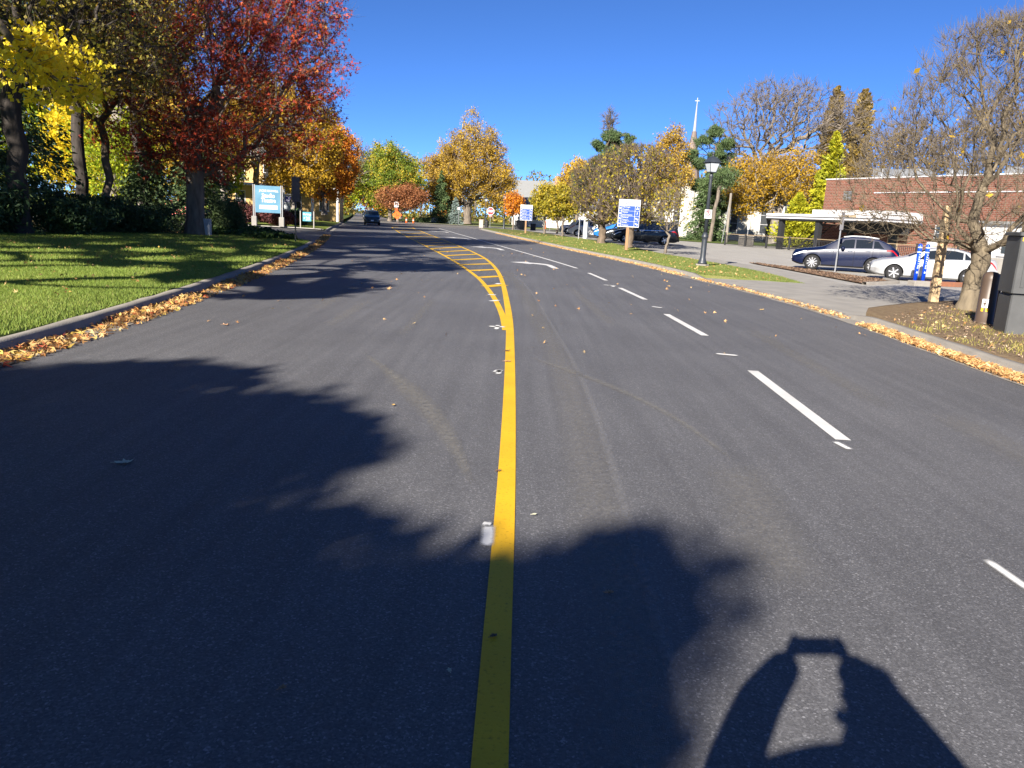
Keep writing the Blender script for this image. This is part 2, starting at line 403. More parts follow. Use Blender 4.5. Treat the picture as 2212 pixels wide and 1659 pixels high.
class MB:
    """collects shapes for one mesh"""
    def __init__(s): s.v, s.f = [], []
    def add(s, v, f):
        o = len(s.v); s.v += [tuple(p) for p in v]; s.f += [tuple(i + o for i in q) for q in f]; return s
    def box(s, c, d, M=None):
        x, y, z = c; a, b, e = d[0] / 2, d[1] / 2, d[2] / 2
        v = [Vector((x + i * a, y + j * b, z + k * e)) for k in (-1, 1) for j in (-1, 1) for i in (-1, 1)]
        if M: v = [M @ p for p in v]
        return s.add(v, [(0, 2, 3, 1), (4, 5, 7, 6), (0, 1, 5, 4), (2, 6, 7, 3), (0, 4, 6, 2), (1, 3, 7, 5)])
    def bevbox(s, c, d, b=0.02):
        """box with chamfered vertical and top edges"""
        x, y, z = c; w, l, h = d[0] / 2, d[1] / 2, d[2]
        def ring(i, zz): return [(x + sx * (w - ix), y + sy * (l - iy), zz) for sx, sy, ix, iy in
            ((-1, -1, i + b, i), (1, -1, i + b, i), (1, -1, i, i + b), (1, 1, i, i + b), (1, 1, i + b, i), (-1, 1, i + b, i), (-1, 1, i, i + b), (-1, -1, i, i + b))]
        z0 = z - h / 2
        rr = [ring(0, z0), ring(0, z0 + h - b), ring(b, z0 + h)]
        v = [p for r_ in rr for p in r_]
        f = [tuple(range(7, -1, -1)), tuple(range(16, 24))]
        for k in range(2):
            for i in range(8):
                j = (i + 1) % 8
                f.append((k * 8 + i, k * 8 + j, k * 8 + 8 + j, k * 8 + 8 + i))
        return s.add(v, f)
    def lathe(s, prof, n=16, c=(0, 0, 0), axis='z', M=None, caps=True):
        v, f = [], []
        for r_, h in prof:
            for i in range(n):
                a = 2 * math.pi * i / n
                p = (r_ * math.cos(a), r_ * math.sin(a), h)
                if axis == 'y': p = (p[0], h, p[1])
                if axis == 'x': p = (h, p[0], p[1])
                q = Vector((c[0] + p[0], c[1] + p[1], c[2] + p[2]))
                v.append(M @ q if M else q)
        for k in range(len(prof) - 1):
            for i in range(n):
                j = (i + 1) % n
                f.append((k * n + i, k * n + j, k * n + n + j, k * n + n + i))
        if caps:
            f.append(tuple(range(n - 1, -1, -1))); f.append(tuple(range((len(prof) - 1) * n, len(prof) * n)))
        return s.add(v, f)
    def tube(s, pts, r, n=8):
        pts = [Vector(p) for p in pts]
        rs = r if isinstance(r, (list, tuple)) else [r] * len(pts)
        v, f = [], []
        for k, p in enumerate(pts):
            t = (pts[min(k + 1, len(pts) - 1)] - pts[max(k - 1, 0)]).normalized()
            ref = Vector((0, 0, 1)) if abs(t.z) < 0.9 else Vector((1, 0, 0))
            a = t.cross(ref).normalized(); b = t.cross(a)
            for i in range(n):
                g = 2 * math.pi * i / n
                v.append(p + (a * math.cos(g) + b * math.sin(g)) * rs[k])
        for k in range(len(pts) - 1):
            for i in range(n):
                j = (i + 1) % n
                f.append((k * n + i, k * n + j, k * n + n + j, k * n + n + i))
        f.append(tuple(range(n - 1, -1, -1))); f.append(tuple(range((len(pts) - 1) * n, len(pts) * n)))
        return s.add(v, f)
    def prism(s, poly, z0, z1, M=None):
        """poly list of (x,y) ccw, extruded in z"""
        n = len(poly)
        v = [Vector((x, y, z0)) for x, y in poly] + [Vector((x, y, z1)) for x, y in poly]
        if M: v = [M @ p for p in v]
        f = [tuple(range(n - 1, -1, -1)), tuple(range(n, 2 * n))] + [(i, (i + 1) % n, n + (i + 1) % n, n + i) for i in range(n)]
        return s.add(v, f)
    def build(s, name, mat, parent=None, loc=None, rot=None, smooth=False, bevel=0.0):
        me = bpy.data.meshes.new(name)
        me.from_pydata([tuple(p) for p in s.v], [], s.f)
        bm = bmesh.new(); bm.from_mesh(me)
        bmesh.ops.recalc_face_normals(bm, faces=bm.faces)
        if bevel: bmesh.ops.bevel(bm, geom=[e for e in bm.edges if len(e.link_faces) == 2 and e.calc_face_angle(0) > 0.6], offset=bevel, segments=2, affect='EDGES', profile=0.6)
        bm.to_mesh(me); bm.free()
        if smooth: me.polygons.foreach_set("use_smooth", [True] * len(me.polygons))
        me.materials.append(MATS[mat])
        return obj(name, me, parent, loc, rot)

XZ = Matrix.Rotation(R(90), 4, 'X')     # turns an (x,y) outline into an upright (x,z) one facing -y

def text(body, size, mat, parent, loc, rot=(R(90), 0, 0), name="lettering", align='CENTER', depth=0.003, bold=0.0, xscale=1.0, maxw=None):
    cu = bpy.data.curves.new("t", 'FONT')
    cu.body = body; cu.size = size; cu.align_x = align; cu.align_y = 'CENTER'; cu.extrude = depth; cu.offset = bold
    cu.resolution_u = 3
    to = bpy.data.objects.new("t", cu); COL.objects.link(to)
    dg = bpy.context.evaluated_depsgraph_get()
    me = bpy.data.meshes.new_from_object(to.evaluated_get(dg))
    bpy.data.objects.remove(to); bpy.data.curves.remove(cu)
    co = np.zeros(len(me.vertices) * 3, dtype=np.float32); me.vertices.foreach_get("co", co)
    co = co.reshape(-1, 3)
    if maxw and len(co):
        w = co[:, 0].max() - co[:, 0].min()
        if w * xscale > maxw: xscale = maxw / w
    co[:, 0] *= xscale
    me.vertices.foreach_set("co", co.ravel())
    me.materials.clear(); me.materials.append(MATS[mat]); me.name = name
    return obj(name, me, parent, loc, rot)

# ------------------------------------------------------------------ polylines and sheets
def resample(poly, n):
    P = np.array(poly, float)
    d = np.r_[0, np.cumsum(np.linalg.norm(np.diff(P, axis=0), axis=1))]
    t = np.linspace(0, d[-1], n)
    return np.stack([np.interp(t, d, P[:, k]) for k in range(P.shape[1])], 1)

def smoothline(poly, n, it=3):
    """Chaikin-smoothed polyline resampled to n points"""
    P = np.array(poly, float)
    for _ in range(it):
        Q = np.empty((2 * len(P), P.shape[1])); Q[0] = P[0]; Q[-1] = P[-1]
        Q[1:-1:2] = 0.75 * P[:-1] + 0.25 * P[1:]; Q[2:-1:2] = 0.25 * P[:-1] + 0.75 * P[1:]
        P = Q
    return resample(P, n)

def offset(poly, d):
    P = np.array(poly, float)
    t = np.gradient(P[:, :2], axis=0); t /= np.linalg.norm(t, axis=1)[:, None]
    Q = P.copy(); Q[:, 0] += t[:, 1] * d; Q[:, 1] -= t[:, 0] * d      # +d to the right of travel
    return Q

def loft(name, A, B, mat, m=2, kind='structure', parent=None, noise=0.0, seed=0, skirt=0.0):
    A = np.array(A, float); B = np.array(B, float)
    n = len(A)
    s = np.linspace(0, 1, m)[None, :, None]
    V = A[:, None, :] * (1 - s) + B[:, None, :] * s
    if noise:
        rs = np.random.default_rng(seed)
        bumpz = rs.normal(0, noise, (n, m)); bumpz[:, 0] = 0; bumpz[:, -1] = 0
        V[:, :, 2] += bumpz
    V = V.reshape(-1, 3)
    i = np.arange(n - 1)[:, None] * m + np.arange(m - 1)[None, :]
    i = i.ravel()
    F = np.stack([i, i + 1, i + m + 1, i + m], 1)
    if skirt:
        ids = np.r_[np.arange(m), np.arange(1, n) * m + m - 1, (n - 1) * m + np.arange(m - 2, -1, -1), np.arange(n - 2, 0, -1) * m]
        k0 = len(V); low = V[ids].copy(); low[:, 2] -= skirt; V = np.r_[V, low]
        a_ = np.arange(len(ids)); b_ = (a_ + 1) % len(ids)
        F = np.r_[F, np.stack([ids[a_], k0 + a_, k0 + b_, ids[b_]], 1)]
    a, b, c = V[F[0, 0]], V[F[0, 1]], V[F[0, 2]]
    if np.cross(b - a, c - b)[2] < 0: F = F[:, ::-1]
    o = obj(name, np_mesh(name, V, F, mat, smooth=True), parent)
    if kind and parent is None: tag(o, kind=kind)
    return o

def sheet(name, poly, z, mat, kind='structure', parent=None):
    """flat polygon (any shape)"""
    me = bpy.data.meshes.new(name)
    bm = bmesh.new()
    vs = [bm.verts.new((p[0], p[1], p[2] if len(p) > 2 else z)) for p in poly]
    f = bm.faces.new(vs); f.normal_update()
    if f.normal.z < 0: f.normal_flip()
    bmesh.ops.triangulate(bm, faces=[f])
    bm.to_mesh(me); bm.free()
    me.materials.append(MATS[mat])
    o = obj(name, me, parent)
    if kind and parent is None: tag(o, kind=kind)
    return o

def extrude_profile(name, line, prof, mat, kind='structure', parent=None, jitter=0.0, seed=1, hf=None):
    """prof: list of (offset to the right, z) swept along a polyline"""
    L_ = np.array(line, float); n = len(L_); k = len(prof)
    rs = np.random.default_rng(seed)
    z0 = L_[:, 2] if L_.shape[1] > 2 else np.zeros(n)
    rows = []
    for (o, z) in prof:
        q = offset(L_[:, :2], o)
        j = rs.normal(0, jitter, n) if jitter else 0
        rows.append(np.c_[q, z0 + (z * hf if hf is not None and z > 0.02 else z) + j])
    V = np.stack(rows, 1).reshape(-1, 3)
    i = (np.arange(n - 1)[:, None] * k + np.arange(k - 1)[None, :]).ravel()
    F = np.stack([i, i + 1, i + k + 1, i + k], 1)
    o = obj(name, np_mesh(name, V, F, mat), parent)
    if kind and parent is None: tag(o, kind=kind)
    return o

def softstrip(name, line, w, mat, parent, z=0.008, fade=True, m=7, power=1.0):
    """decal strip whose alpha falls off to its edges"""
    L_ = resample(line, 24) if len(line) < 24 else np.array(line, float)
    n = len(L_)
    ws = np.interp(np.linspace(0, 1, n), np.linspace(0, 1, len(w)), w) if isinstance(w, (list, tuple)) else np.full(n, w)
    V, A = [], []
    s = np.linspace(-1, 1, m)
    base = offset(L_[:, :2], 0); t = offset(L_[:, :2], 1.0) - base
    for k in range(n):
        e = min(1, min(k, n - 1 - k) / 4.0) if fade else 1
        for q in s:
            p = base[k] + t[k] * q * ws[k] / 2
            V.append((p[0], p[1], z)); A.append(e * (1 - abs(q) ** 1.5) ** power)
    i = (np.arange(n - 1)[:, None] * m + np.arange(m - 1)[None, :]).ravel()
    F = np.stack([i, i + 1, i + m + 1, i + m], 1)
    return obj(name, np_mesh(name, np.array(V), F[:, ::1], mat, fv=np.array(A), attr="a"), parent)

# ------------------------------------------------------------------ plants
def leafcloud(rs, C, size, aspect=0.75, droop=0.3, vals=None, quadjit=0.35, flat=None):
    """one rhombic folded leaf per centre -> V, F"""
    n = len(C)
    a = rs.normal(size=(n, 3)); a[:, 2] -= droop
    if flat is not None: a[:, 2] *= flat
    a /= np.linalg.norm(a, axis=1)[:, None]
    b = rs.normal(size=(n, 3))
    if flat is not None: b[:, 2] *= flat
    b -= a * (a * b).sum(1)[:, None]; b /= np.linalg.norm(b, axis=1)[:, None]
    s = (size * rs.uniform(1 - quadjit, 1 + quadjit, n))[:, None]
    V = np.stack([C - a * s * 0.5, C + b * s * aspect * 0.5 + a * s * 0.05, C + a * s * 0.55, C - b * s * aspect * 0.5 + a * s * 0.05], 1).reshape(-1, 3)
    F = np.arange(4 * n).reshape(n, 4)
    return V, F

def mapleleaf(rs, C, size, flat=0.35, curl=0.25, lobes=True):
    """five-pointed leaf: 3 kites sharing the stem end -> tri/quads (n*3,4)"""
    n = len(C)
    a = rs.normal(size=(n, 3)); a[:, 2] *= flat; a /= np.linalg.norm(a, axis=1)[:, None]
    b = rs.normal(size=(n, 3)); b[:, 2] *= flat
    b -= a * (a * b).sum(1)[:, None]; b /= np.linalg.norm(b, axis=1)[:, None]
    c = np.cross(a, b)
    s = (size * rs.uniform(0.65, 1.25, n))[:, None]
    cu = rs.uniform(-curl, curl, (n, 1)) * s
    st = C - a * s * 0.45
    Vs = []
    for (u0, w0, u1, w1, u2, w2) in ((0.15, 0.16, 1.0, 0.0, 0.15, -0.16), (0.12, 0.14, 0.62, 0.55, 0.0, 0.26), (0.12, -0.14, 0.62, -0.55, 0.0, -0.26)):
        Vs.append(np.stack([st, st + a * s * u0 + b * s * w0, st + a * s * u1 + b * s * w1 + c * cu, st + a * s * u2 + b * s * w2], 1))
    V = np.stack(Vs, 1).reshape(-1, 3)
    F = np.arange(12 * n).reshape(3 * n, 4)
    return V, F

def ell_pts(rs, n, ells, shell=0.45):
    """points in a union of ellipsoids (cx,cy,cz,rx,ry,rz[,weight])"""
    w = np.array([e[6] if len(e) > 6 else e[3] * e[4] * e[5] for e in ells], float); w /= w.sum()
    k = rs.choice(len(ells), n, p=w)
    E = np.array([e[:6] for e in ells], float)[k]
    d = rs.normal(size=(n, 3)); d /= np.linalg.norm(d, axis=1)[:, None]
    r_ = rs.uniform(0, 1, n) ** shell
    return E[:, :3] + d * r_[:, None] * E[:, 3:6]

class Skel:
    pass

def grow(rs, trunk, pts, w=0.5, crotch=1, step=0.45, sag=0.0, kink=0.12):
    """attach every point to the cheapest node of the growing tree"""
    T = np.array(trunk, float)
    cap = len(T) + int(len(pts) * 10) + 4000
    X = np.zeros((cap, 3)); pl = np.zeros(cap); par = np.full(cap, -1, int)
    n = len(T); X[:n] = T
    par[1:n] = np.arange(n - 1)
    pl[1:n] = np.cumsum(np.linalg.norm(np.diff(T, axis=0), axis=1))
    pl[:n] -= pl[crotch]
    pen = np.zeros(cap); pen[:crotch] = 1e6
    order = np.argsort(np.linalg.norm(pts - T[-1], axis=1) + rs.normal(0, 0.3, len(pts)))
    for i in order:
        p = pts[i]
        d = np.linalg.norm(X[:n] - p, axis=1)
        # branches run outward and up: attaching backwards or downwards costs
        back = np.maximum(0, X[:n, 2] - p[2]) * 0.25
        j = int(np.argmin(d + w * np.maximum(pl[:n], 0) + pen[:n] + back))
        dist = d[j]
        k = max(1, int(dist / step))
        if n + k >= cap: break
        q = X[j]
        side = rs.normal(0, kink * dist, 3)
        for s in range(1, k + 1):
            f = s / k
            pos = q + (p - q) * f + side * math.sin(math.pi * f) * 0.5 - np.array([0, 0, sag * dist * math.sin(math.pi * f)])
            X[n] = pos; par[n] = j; pl[n] = pl[j] + dist / k
            j = n; n += 1
    S = Skel(); S.X, S.par, S.pl = X[:n], par[:n], pl[:n]
    cnt = np.zeros(n)
    hasch = np.zeros(n, bool); hasch[S.par[1:]] = True
    cnt[~hasch] = 1
    for i in range(n - 1, 0, -1): cnt[S.par[i]] += cnt[i]
    S.cnt = cnt; S.tip = ~hasch
    return S

def skel_mesh(S, R0, rmin, p=0.5, flare=1.28, thin=0.0):
    X, par, cnt = S.X, S.par, S.cnt
    n = len(X)
    r_ = np.maximum(rmin, R0 * (cnt / cnt[0]) ** p)
    r_[0] *= flare
    if n > 1 and par[1] == 0: r_[1] *= 1 + (flare - 1) * 0.25
    S.r = r_
    main = np.full(n, -1, int); best = np.zeros(n)
    for i in range(1, n):
        q = par[i]
        if cnt[i] > best[q]: best[q] = cnt[i]; main[q] = i
    Vs, Fs, off = [], [], 0
    for i in range(n):
        if i and main[par[i]] == i: continue
        ch = [i]
        while main[ch[-1]] >= 0: ch.append(main[ch[-1]])
        if i: ch = [par[i]] + ch
        if len(ch) < 2: continue
        if thin and r_[ch[1]] < thin: continue
        C = X[ch]; rr = r_[ch].copy()
        if i: rr[0] = min(rr[0], rr[1] * 1.25)
        rr[-1] *= 0.4
        k = 9 if rr[1] > 0.12 else 6 if rr[1] > 0.045 else 4 if rr[1] > 0.018 else 3
        t = np.gradient(C, axis=0); t /= np.linalg.norm(t, axis=1)[:, None] + 1e-9
        ref = np.where(np.abs(t[:, 2:3]) < 0.85, np.array([[0, 0, 1.0]]), np.array([[1.0, 0, 0]])) if False else np.tile(np.array([[0.31, 0.95, 0.05]]) if abs(t[0, 1]) < 0.8 else np.array([[0.95, 0.1, 0.3]]), (len(C), 1))
        a = np.cross(t, ref); a /= np.linalg.norm(a, axis=1)[:, None] + 1e-9
        b = np.cross(t, a)
        g = np.arange(k) * 2 * np.pi / k
        ring = C[:, None] + rr[:, None, None] * (a[:, None] * np.cos(g)[None, :, None] + b[:, None] * np.sin(g)[None, :, None])
        m_ = len(C)
        Vs.append(ring.reshape(-1, 3))
        ii = np.arange(m_ - 1)[:, None] * k + np.arange(k)[None]
        jj = np.arange(m_ - 1)[:, None] * k + (np.arange(k)[None] + 1) % k
        Fs.append(np.stack([ii, jj, jj + k, ii + k], 2).reshape(-1, 4) + off)
        off += m_ * k
    return np.concatenate(Vs), np.concatenate(Fs)

def twig_cones(rs, B, D, L_, r_):
    """3-sided needle-thin cones as degenerate quads: base B, direction D, length L_"""
    n = len(B)
    D = D / (np.linalg.norm(D, axis=1)[:, None] + 1e-9)
    a = np.cross(D, rs.normal(size=(n, 3))); a /= np.linalg.norm(a, axis=1)[:, None] + 1e-9
    b = np.cross(D, a)
    bend = rs.normal(0, 0.12, (n, 3)) * L_[:, None]
    mid = B + D * L_[:, None] * 0.55 + bend
    tip = B + D * L_[:, None] + bend * 1.2 + np.array([0, 0, 1.0]) * L_[:, None] * 0.1
    Vs = []
    for g in (0, 2.094, 4.189):
        o = a * math.cos(g) + b * math.sin(g)
        Vs += [B + o * r_, mid + o * r_ * 0.7, tip + o * r_ * 0.3]
    V = np.stack(Vs, 1)                      # n,9,3
    f = []
    for q in range(3):
        p = (q + 1) % 3
        f += [(q * 3, p * 3, p * 3 + 1, q * 3 + 1), (q * 3 + 1, p * 3 + 1, p * 3 + 2, q * 3 + 2)]
    F = (np.arange(n)[:, None, None] * 9 + np.array(f)[None]).reshape(-1, 4)
    return V.reshape(-1, 3), F

def trunk_line(rs, H, lean=(0, 0), n=7, wob=0.05):
    z = np.linspace(0, H, n)
    P = np.zeros((n, 3)); P[:, 2] = z
    P[:, 0] = lean[0] * (z / H) ** 1.3; P[:, 1] = lean[1] * (z / H) ** 1.3
    P[1:] += rs.normal(0, wob, (n - 1, 3)) * np.array([1, 1, 0.2])
    return P

def tree(name, label, loc, crown, npts, R0, fork, bark='bark_grey', leaf=None, nleaf=0, lsize=0.12, spread=0.25, twigs=0, twig_len=0.5,
         twig_r=0.006, w=0.5, seed=1, group=None, lean=(0, 0), trunk_h=None, sag=0.0, shell=0.45, rmin=0.008, keep=None, pts=None, step=0.45,
         aspect=0.75, cat='tree', twig_up=0.4, leafkeep=None, maple=False, rz=0.0, kink=0.12, p=0.5, vscale=0.45, thin=0.0):
    rs = np.random.default_rng(seed)
    th = trunk_h or fork
    T = trunk_line(rs, th, lean)
    if pts is None: pts = ell_pts(rs, npts, crown, shell)
    if keep is not None: pts = pts[keep(pts)]
    nt_ = len(T)
    cr = max(1, int(round((nt_ - 1) * fork / th)))
    S = grow(rs, T, pts, w=w, crotch=cr, step=step, sag=sag, kink=kink)
    V, F = skel_mesh(S, R0, rmin, p=p, thin=thin)
    thin_i = np.where(S.cnt <= 3)[0]
    thin_i = thin_i[thin_i >= nt_]
    if twigs:
        k = rs.choice(thin_i, twigs)
        d = S.X[k] - S.X[S.par[k]]; d /= np.linalg.norm(d, axis=1)[:, None] + 1e-9
        d = d + rs.normal(0, 0.55, (twigs, 3)) + np.array([0, 0, twig_up])
        V2, F2 = twig_cones(rs, S.X[k], d, twig_len * rs.uniform(0.4, 1.2, twigs), twig_r)
        F = np.concatenate([F, F2 + len(V)]); V = np.concatenate([V, V2])
    t = thing(name, label, cat, loc, rz, group)
    tr = obj('trunk', np_mesh('trunk', V, F, bark, smooth=True), t)
    if leaf:
        k = rs.choice(thin_i, nleaf)
        # clumps: each twig end has its own tone and density
        C = S.X[k] + rs.normal(0, spread, (nleaf, 3)) * np.array([1, 1, 0.8])
        cl = rs.uniform(0, 1, len(S.X))
        v = np.clip(vscale * cl[k] + (1 - vscale) * rs.uniform(0, 1, nleaf), 0, 1)
        if leafkeep is not None:
            q = leafkeep(C, rs); C, v = C[q], v[q]
        if maple:
            V, F = mapleleaf(rs, C, lsize, flat=0.9); v = np.repeat(v, 3)
        else:
            V, F = leafcloud(rs, C, lsize, aspect)
        obj('crown', np_mesh('crown', V, F, leaf, fv=v), t)
    return t

def conifer(name, label, loc, H, rad, leaf='needle_green', bark='bark_dark', n=9000, size=0.22, base=0.1, seed=1, group=None, R0=0.15, prof=None,
            droop=0.35, aspect=0.35, up=0.0, tiers=26, gaps=0.15, cat='tree', lump=0.18, rz=0):
    """cone-like evergreen: sprays along drooping boughs round a straight stem"""
    rs = np.random.default_rng(seed)
    prof = prof or (lambda u: (1 - u) ** 0.8)
    t = thing(name, label, cat, loc, rz, group)
    T = trunk_line(rs, H * 0.98, n=12, wob=0.03 * rad)
    Vs, Fs, off = [], [], 0
    mb = MB().tube(T, list(np.interp(np.linspace(0, 1, 12), [0, 0.03, 1], [R0 * 1.25, R0, 0.015])), 8)
    Cs, As, Vv = [], [], []
    nb = tiers * 6
    per = max(4, n // nb)
    for k in range(nb):
        u = base + (1 - base) * ((k + rs.uniform()) / nb) ** 1.0
        if rs.uniform() < gaps: continue
        rr = rad * prof((u - base) / (1 - base)) * rs.uniform(1 - lump * 2, 1 + lump)
        if rr < 0.05: rr = 0.05
        az = rs.uniform(0, 2 * math.pi)
        d = np.array([math.cos(az), math.sin(az), 0])
        ln = np.linspace(0, 1, 6)
        z0 = u * H
        path = np.stack([d[0] * rr * ln, d[1] * rr * ln, z0 + rr * (up * ln - droop * ln ** 2)], 1)
        mb.tube(path[::2], [max(0.006, 0.02 * rr), max(0.005, 0.013 * rr), 0.004], 3)
        q = rs.uniform(0.12, 1, per) ** 0.6
        c = np.stack([np.interp(q, ln, path[:, i]) for i in range(3)], 1)
        side = np.array([-d[1], d[0], 0])
        c += side * (rs.normal(0, 0.20, per) * rr * (0.4 + 0.8 * q))[:, None]
        c += rs.normal(0, 0.05 + 0.05 * rr, (per, 3))
        c[:, 2] -= np.abs(rs.normal(0, 0.08, per)) * rr
        Cs.append(c); As.append(np.tile(d, (per, 1)) + rs.normal(0, 0.45, (per, 3)) + np.array([0, 0, up - droop]))
        Vv.append(np.clip(rs.uniform(0, 1) * 0.5 + rs.uniform(0, 0.5, per), 0, 1))
    C = np.concatenate(Cs); a = np.concatenate(As); v = np.concatenate(Vv); m_ = len(C)
    a /= np.linalg.norm(a, axis=1)[:, None]
    b = np.cross(a, rs.normal(size=(m_, 3))); b /= np.linalg.norm(b, axis=1)[:, None]
    s = (size * rs.uniform(0.6, 1.4, m_))[:, None]
    V = np.stack([C - a * s * 0.5, C + b * s * aspect * 0.5, C + a * s * 0.55, C - b * s * aspect * 0.5], 1).reshape(-1, 3)
    mb.build('trunk', bark, t, smooth=True)
    obj('crown', np_mesh('crown', V, np.arange(4 * m_).reshape(m_, 4), leaf, fv=v), t)
    return t

def shrub(name, label, loc, rx, ry, rz_, leaf, n=4000, size=0.1, seed=1, group=None, stems=14, aspect=0.7, cat='shrub', lump=7, bark='bark_dark'):
    rs = np.random.default_rng(seed)
    t = thing(name, label, cat, loc, 0, group)
    ells = [(0, 0, rz_ * 0.8, rx * 0.75, ry * 0.75, rz_ * 0.8)]
    for _ in range(lump):
        a = rs.uniform(0, 6.28); f = rs.uniform(0.4, 0.75)
        ells.append((rx * f * math.cos(a), ry * f * math.sin(a), rz_ * rs.uniform(0.4, 1.35), rx * rs.uniform(0.3, 0.45), ry * rs.uniform(0.3, 0.45), rz_ * rs.uniform(0.35, 0.6)))
    C = ell_pts(rs, n, ells, 0.33); C = C[C[:, 2] > 0.02]
    mb = MB()
    for _ in range(stems):
        p = C[rs.integers(len(C))]
        mb.tube([(rs.normal(0, rx * 0.12), rs.normal(0, ry * 0.12), 0), (p[0] * 0.5, p[1] * 0.5, p[2] * 0.55), tuple(p)], [0.03, 0.02, 0.008], 4)
    mb.build('trunk', bark, t)
    ln = np.sin(C[:, 0] * 3.1 + seed) * np.sin(C[:, 1] * 2.7) * np.sin(C[:, 2] * 3.3) * 0.25
    v = np.clip(rs.uniform(0, 1, len(C)) * 0.75 + 0.12 + ln, 0, 1)
    V, F = leafcloud(rs, C, size, aspect)
    obj('crown', np_mesh('crown', V, F, leaf, fv=v), t)
    return t
# ------------------------------------------------------------------ the setting: ground, road, kerbs, lawns, lot
def lotz(y): return -0.10 + 0.25 * min(1.0, max(0.0, (y - 40) / 22.0)) ** 1.0
g_ = MB().add([(-1500, -600, -0.25), (1500, -600, -0.25), (1500, 2500, -0.25), (-1500, 2500, -0.25)], [(0, 1, 2, 3)]).build('ground', 'grass_far')
tag(g_, kind='structure')

LA = smoothline([(-4.6, -45), (-4.6, -10), (-4.62, 0), (-4.75, 7), (-4.88, 8.8), (-5.17, 11.8), (-5.85, 17.4), (-7.1, 25.5), (-9.0, 35.8), (-11.9, 49), (-14.5, 61), (-18.0, 79.3), (-21.6, 97)], 150, 2)
RA = smoothline([(5.7, -45), (5.7, -10), (5.75, 0), (5.9, 8.8), (6.05, 11.2), (6.32, 15), (6.15, 20), (5.4, 25.3), (4.95, 30.5), (3.95, 36.5), (2.2, 47), (-0.1, 62.9), (-3.1, 83.5), (-5.6, 101)], 150, 2)
def z3(P, z): return np.c_[P[:, :2], np.full(len(P), z)]
road = loft('road', z3(LA, 0.0), z3(RA, 0.0), 'asphalt_new', m=6)
# older grey road beyond the fresh surface, and the side street to the right
FL = smoothline([(-21.6, 97), (-24.3, 110), (-31, 144), (-47, 222), (-90, 430)], 40, 2)
FR = smoothline([(-5.6, 101), (-9.0, 108), (-17.5, 121.5), (-23.0, 145), (-39, 222), (-81, 430)], 40, 2)
far_road = loft('far_road', z3(FL, 0.004), z3(FR, 0.004), 'asphalt_old', m=3)
side = sheet('side_street', [(-5.6, 100.6), (-3.5, 103.5), (3, 106.5), (90, 128), (90, 142), (2, 123.5), (-10, 123), (-18.4, 123.6), (-17.5, 118)], 0.012, 'asphalt_old')

KL = [(0.02, 0.005), (-0.30, 0.012), (-0.31, 0.012), (-0.335, 0.11), (-0.36, 0.132), (-0.47, 0.137), (-0.485, 0.10), (-0.485, -0.2)]
KR = [(-x, z) for x, z in KL]
KLow = [(0.02, 0.005), (-0.30, 0.012), (-0.31, 0.012), (-0.335, 0.03), (-0.47, 0.045), (-0.485, 0.02), (-0.485, -0.2)]
def cut(P, y0, y1): return P[(P[:, 1] >= y0) & (P[:, 1] <= y1)]
def lowered(line, spans):
    """kerb height factor: 1, dropping to 0.3 where driveways cross"""
    f = np.ones(len(line))
    for a, b in spans: f = np.minimum(f, 0.3 + 0.7 * np.clip(np.maximum(a - line[:, 1], line[:, 1] - b) / 0.9, 0, 1))
    return f
q = resample(LA, 260); extrude_profile('left_kerb', q, KL, 'concrete', jitter=0.0035, hf=lowered(q, [(37.2, 54.0)]))
RK = np.r_[cut(RA, -45, 99.0), np.array([(-5.35, 101.2), (-4.6, 103.3), (-2.9, 104.8), (0.5, 105.8), (10, 108.1), (40, 115.2)])]
q = resample(RK, 330); extrude_profile('right_kerb', q, KR, 'concrete', jitter=0.003, hf=lowered(q, [(15.6, 24.6)]))
RK = RK[RK[:, 1] >= 25.0]
extrude_profile('corner_kerb', resample(np.array([(-23.3, 141), (-19.6, 128), (-18.2, 124.4), (-15.5, 123.6), (-6, 123.9), (2, 124.2), (40, 133)]), 40), [(-0.0, -0.1), (0.0, 0.10), (0.14, 0.13), (0.16, 0.1)][::1], 'concrete_light')

# lawns
lk = offset(resample(cut(LA, -45, 35.7), 130), -0.47)
LB = smoothline([(-48, -45), (-46, 8), (-24, 20), (-17.2, 26), (-15.7, 30.5), (-11.0, 36.0)], 130, 2)
def bumpy(V, amp, f=0.35, ph=0.0): return amp * (np.sin(V[:, 0] * f + ph) * np.cos(V[:, 1] * f * 1.3 + ph * 2) + 0.5 * np.sin(V[:, 0] * f * 2.7 + 1) * np.sin(V[:, 1] * f * 2.1))
def lawn(name, A, B, za, zb, mat, m=16, amp=0.03):
    o = loft(name, z3(A, za), z3(B, zb), mat, m=m, skirt=0.3)
    me = o.data; n = len(A) * m; nv = len(me.vertices); co = np.zeros(nv * 3, dtype=np.float32); me.vertices.foreach_get("co", co); co = co.reshape(-1, 3)
    s = np.tile(np.linspace(0, 1, m), n // m)
    co[:n, 2] += bumpy(co[:n], amp) * np.minimum(1, s * 6) * np.minimum(1, (1 - s) * 20)
    me.vertices.foreach_set("co", co.ravel())
    return o
lawn_l = lawn('lawn', lk, LB, 0.125, 0.27, 'grass_left')
sheet('forest_floor', [(-46, 0), (-24, 18.5), (-17.0, 24.5), (-15, 29), (-10.6, 36.3), (-13.7, 42), (-17.2, 47.4), (-40, 46.6), (-160, 46), (-160, -20)], 0.10, 'forest_floor')
sheet('driveway', [(-9.1, 35.6), (-10.6, 42), (-12.4, 49), (-13.9, 56.3), (-17, 56.9), (-21, 55.6), (-60, 53), (-60, 44), (-17.4, 45.5), (-13.9, 41.2), (-10.4, 35.8)], 0.03, 'asphalt_old')
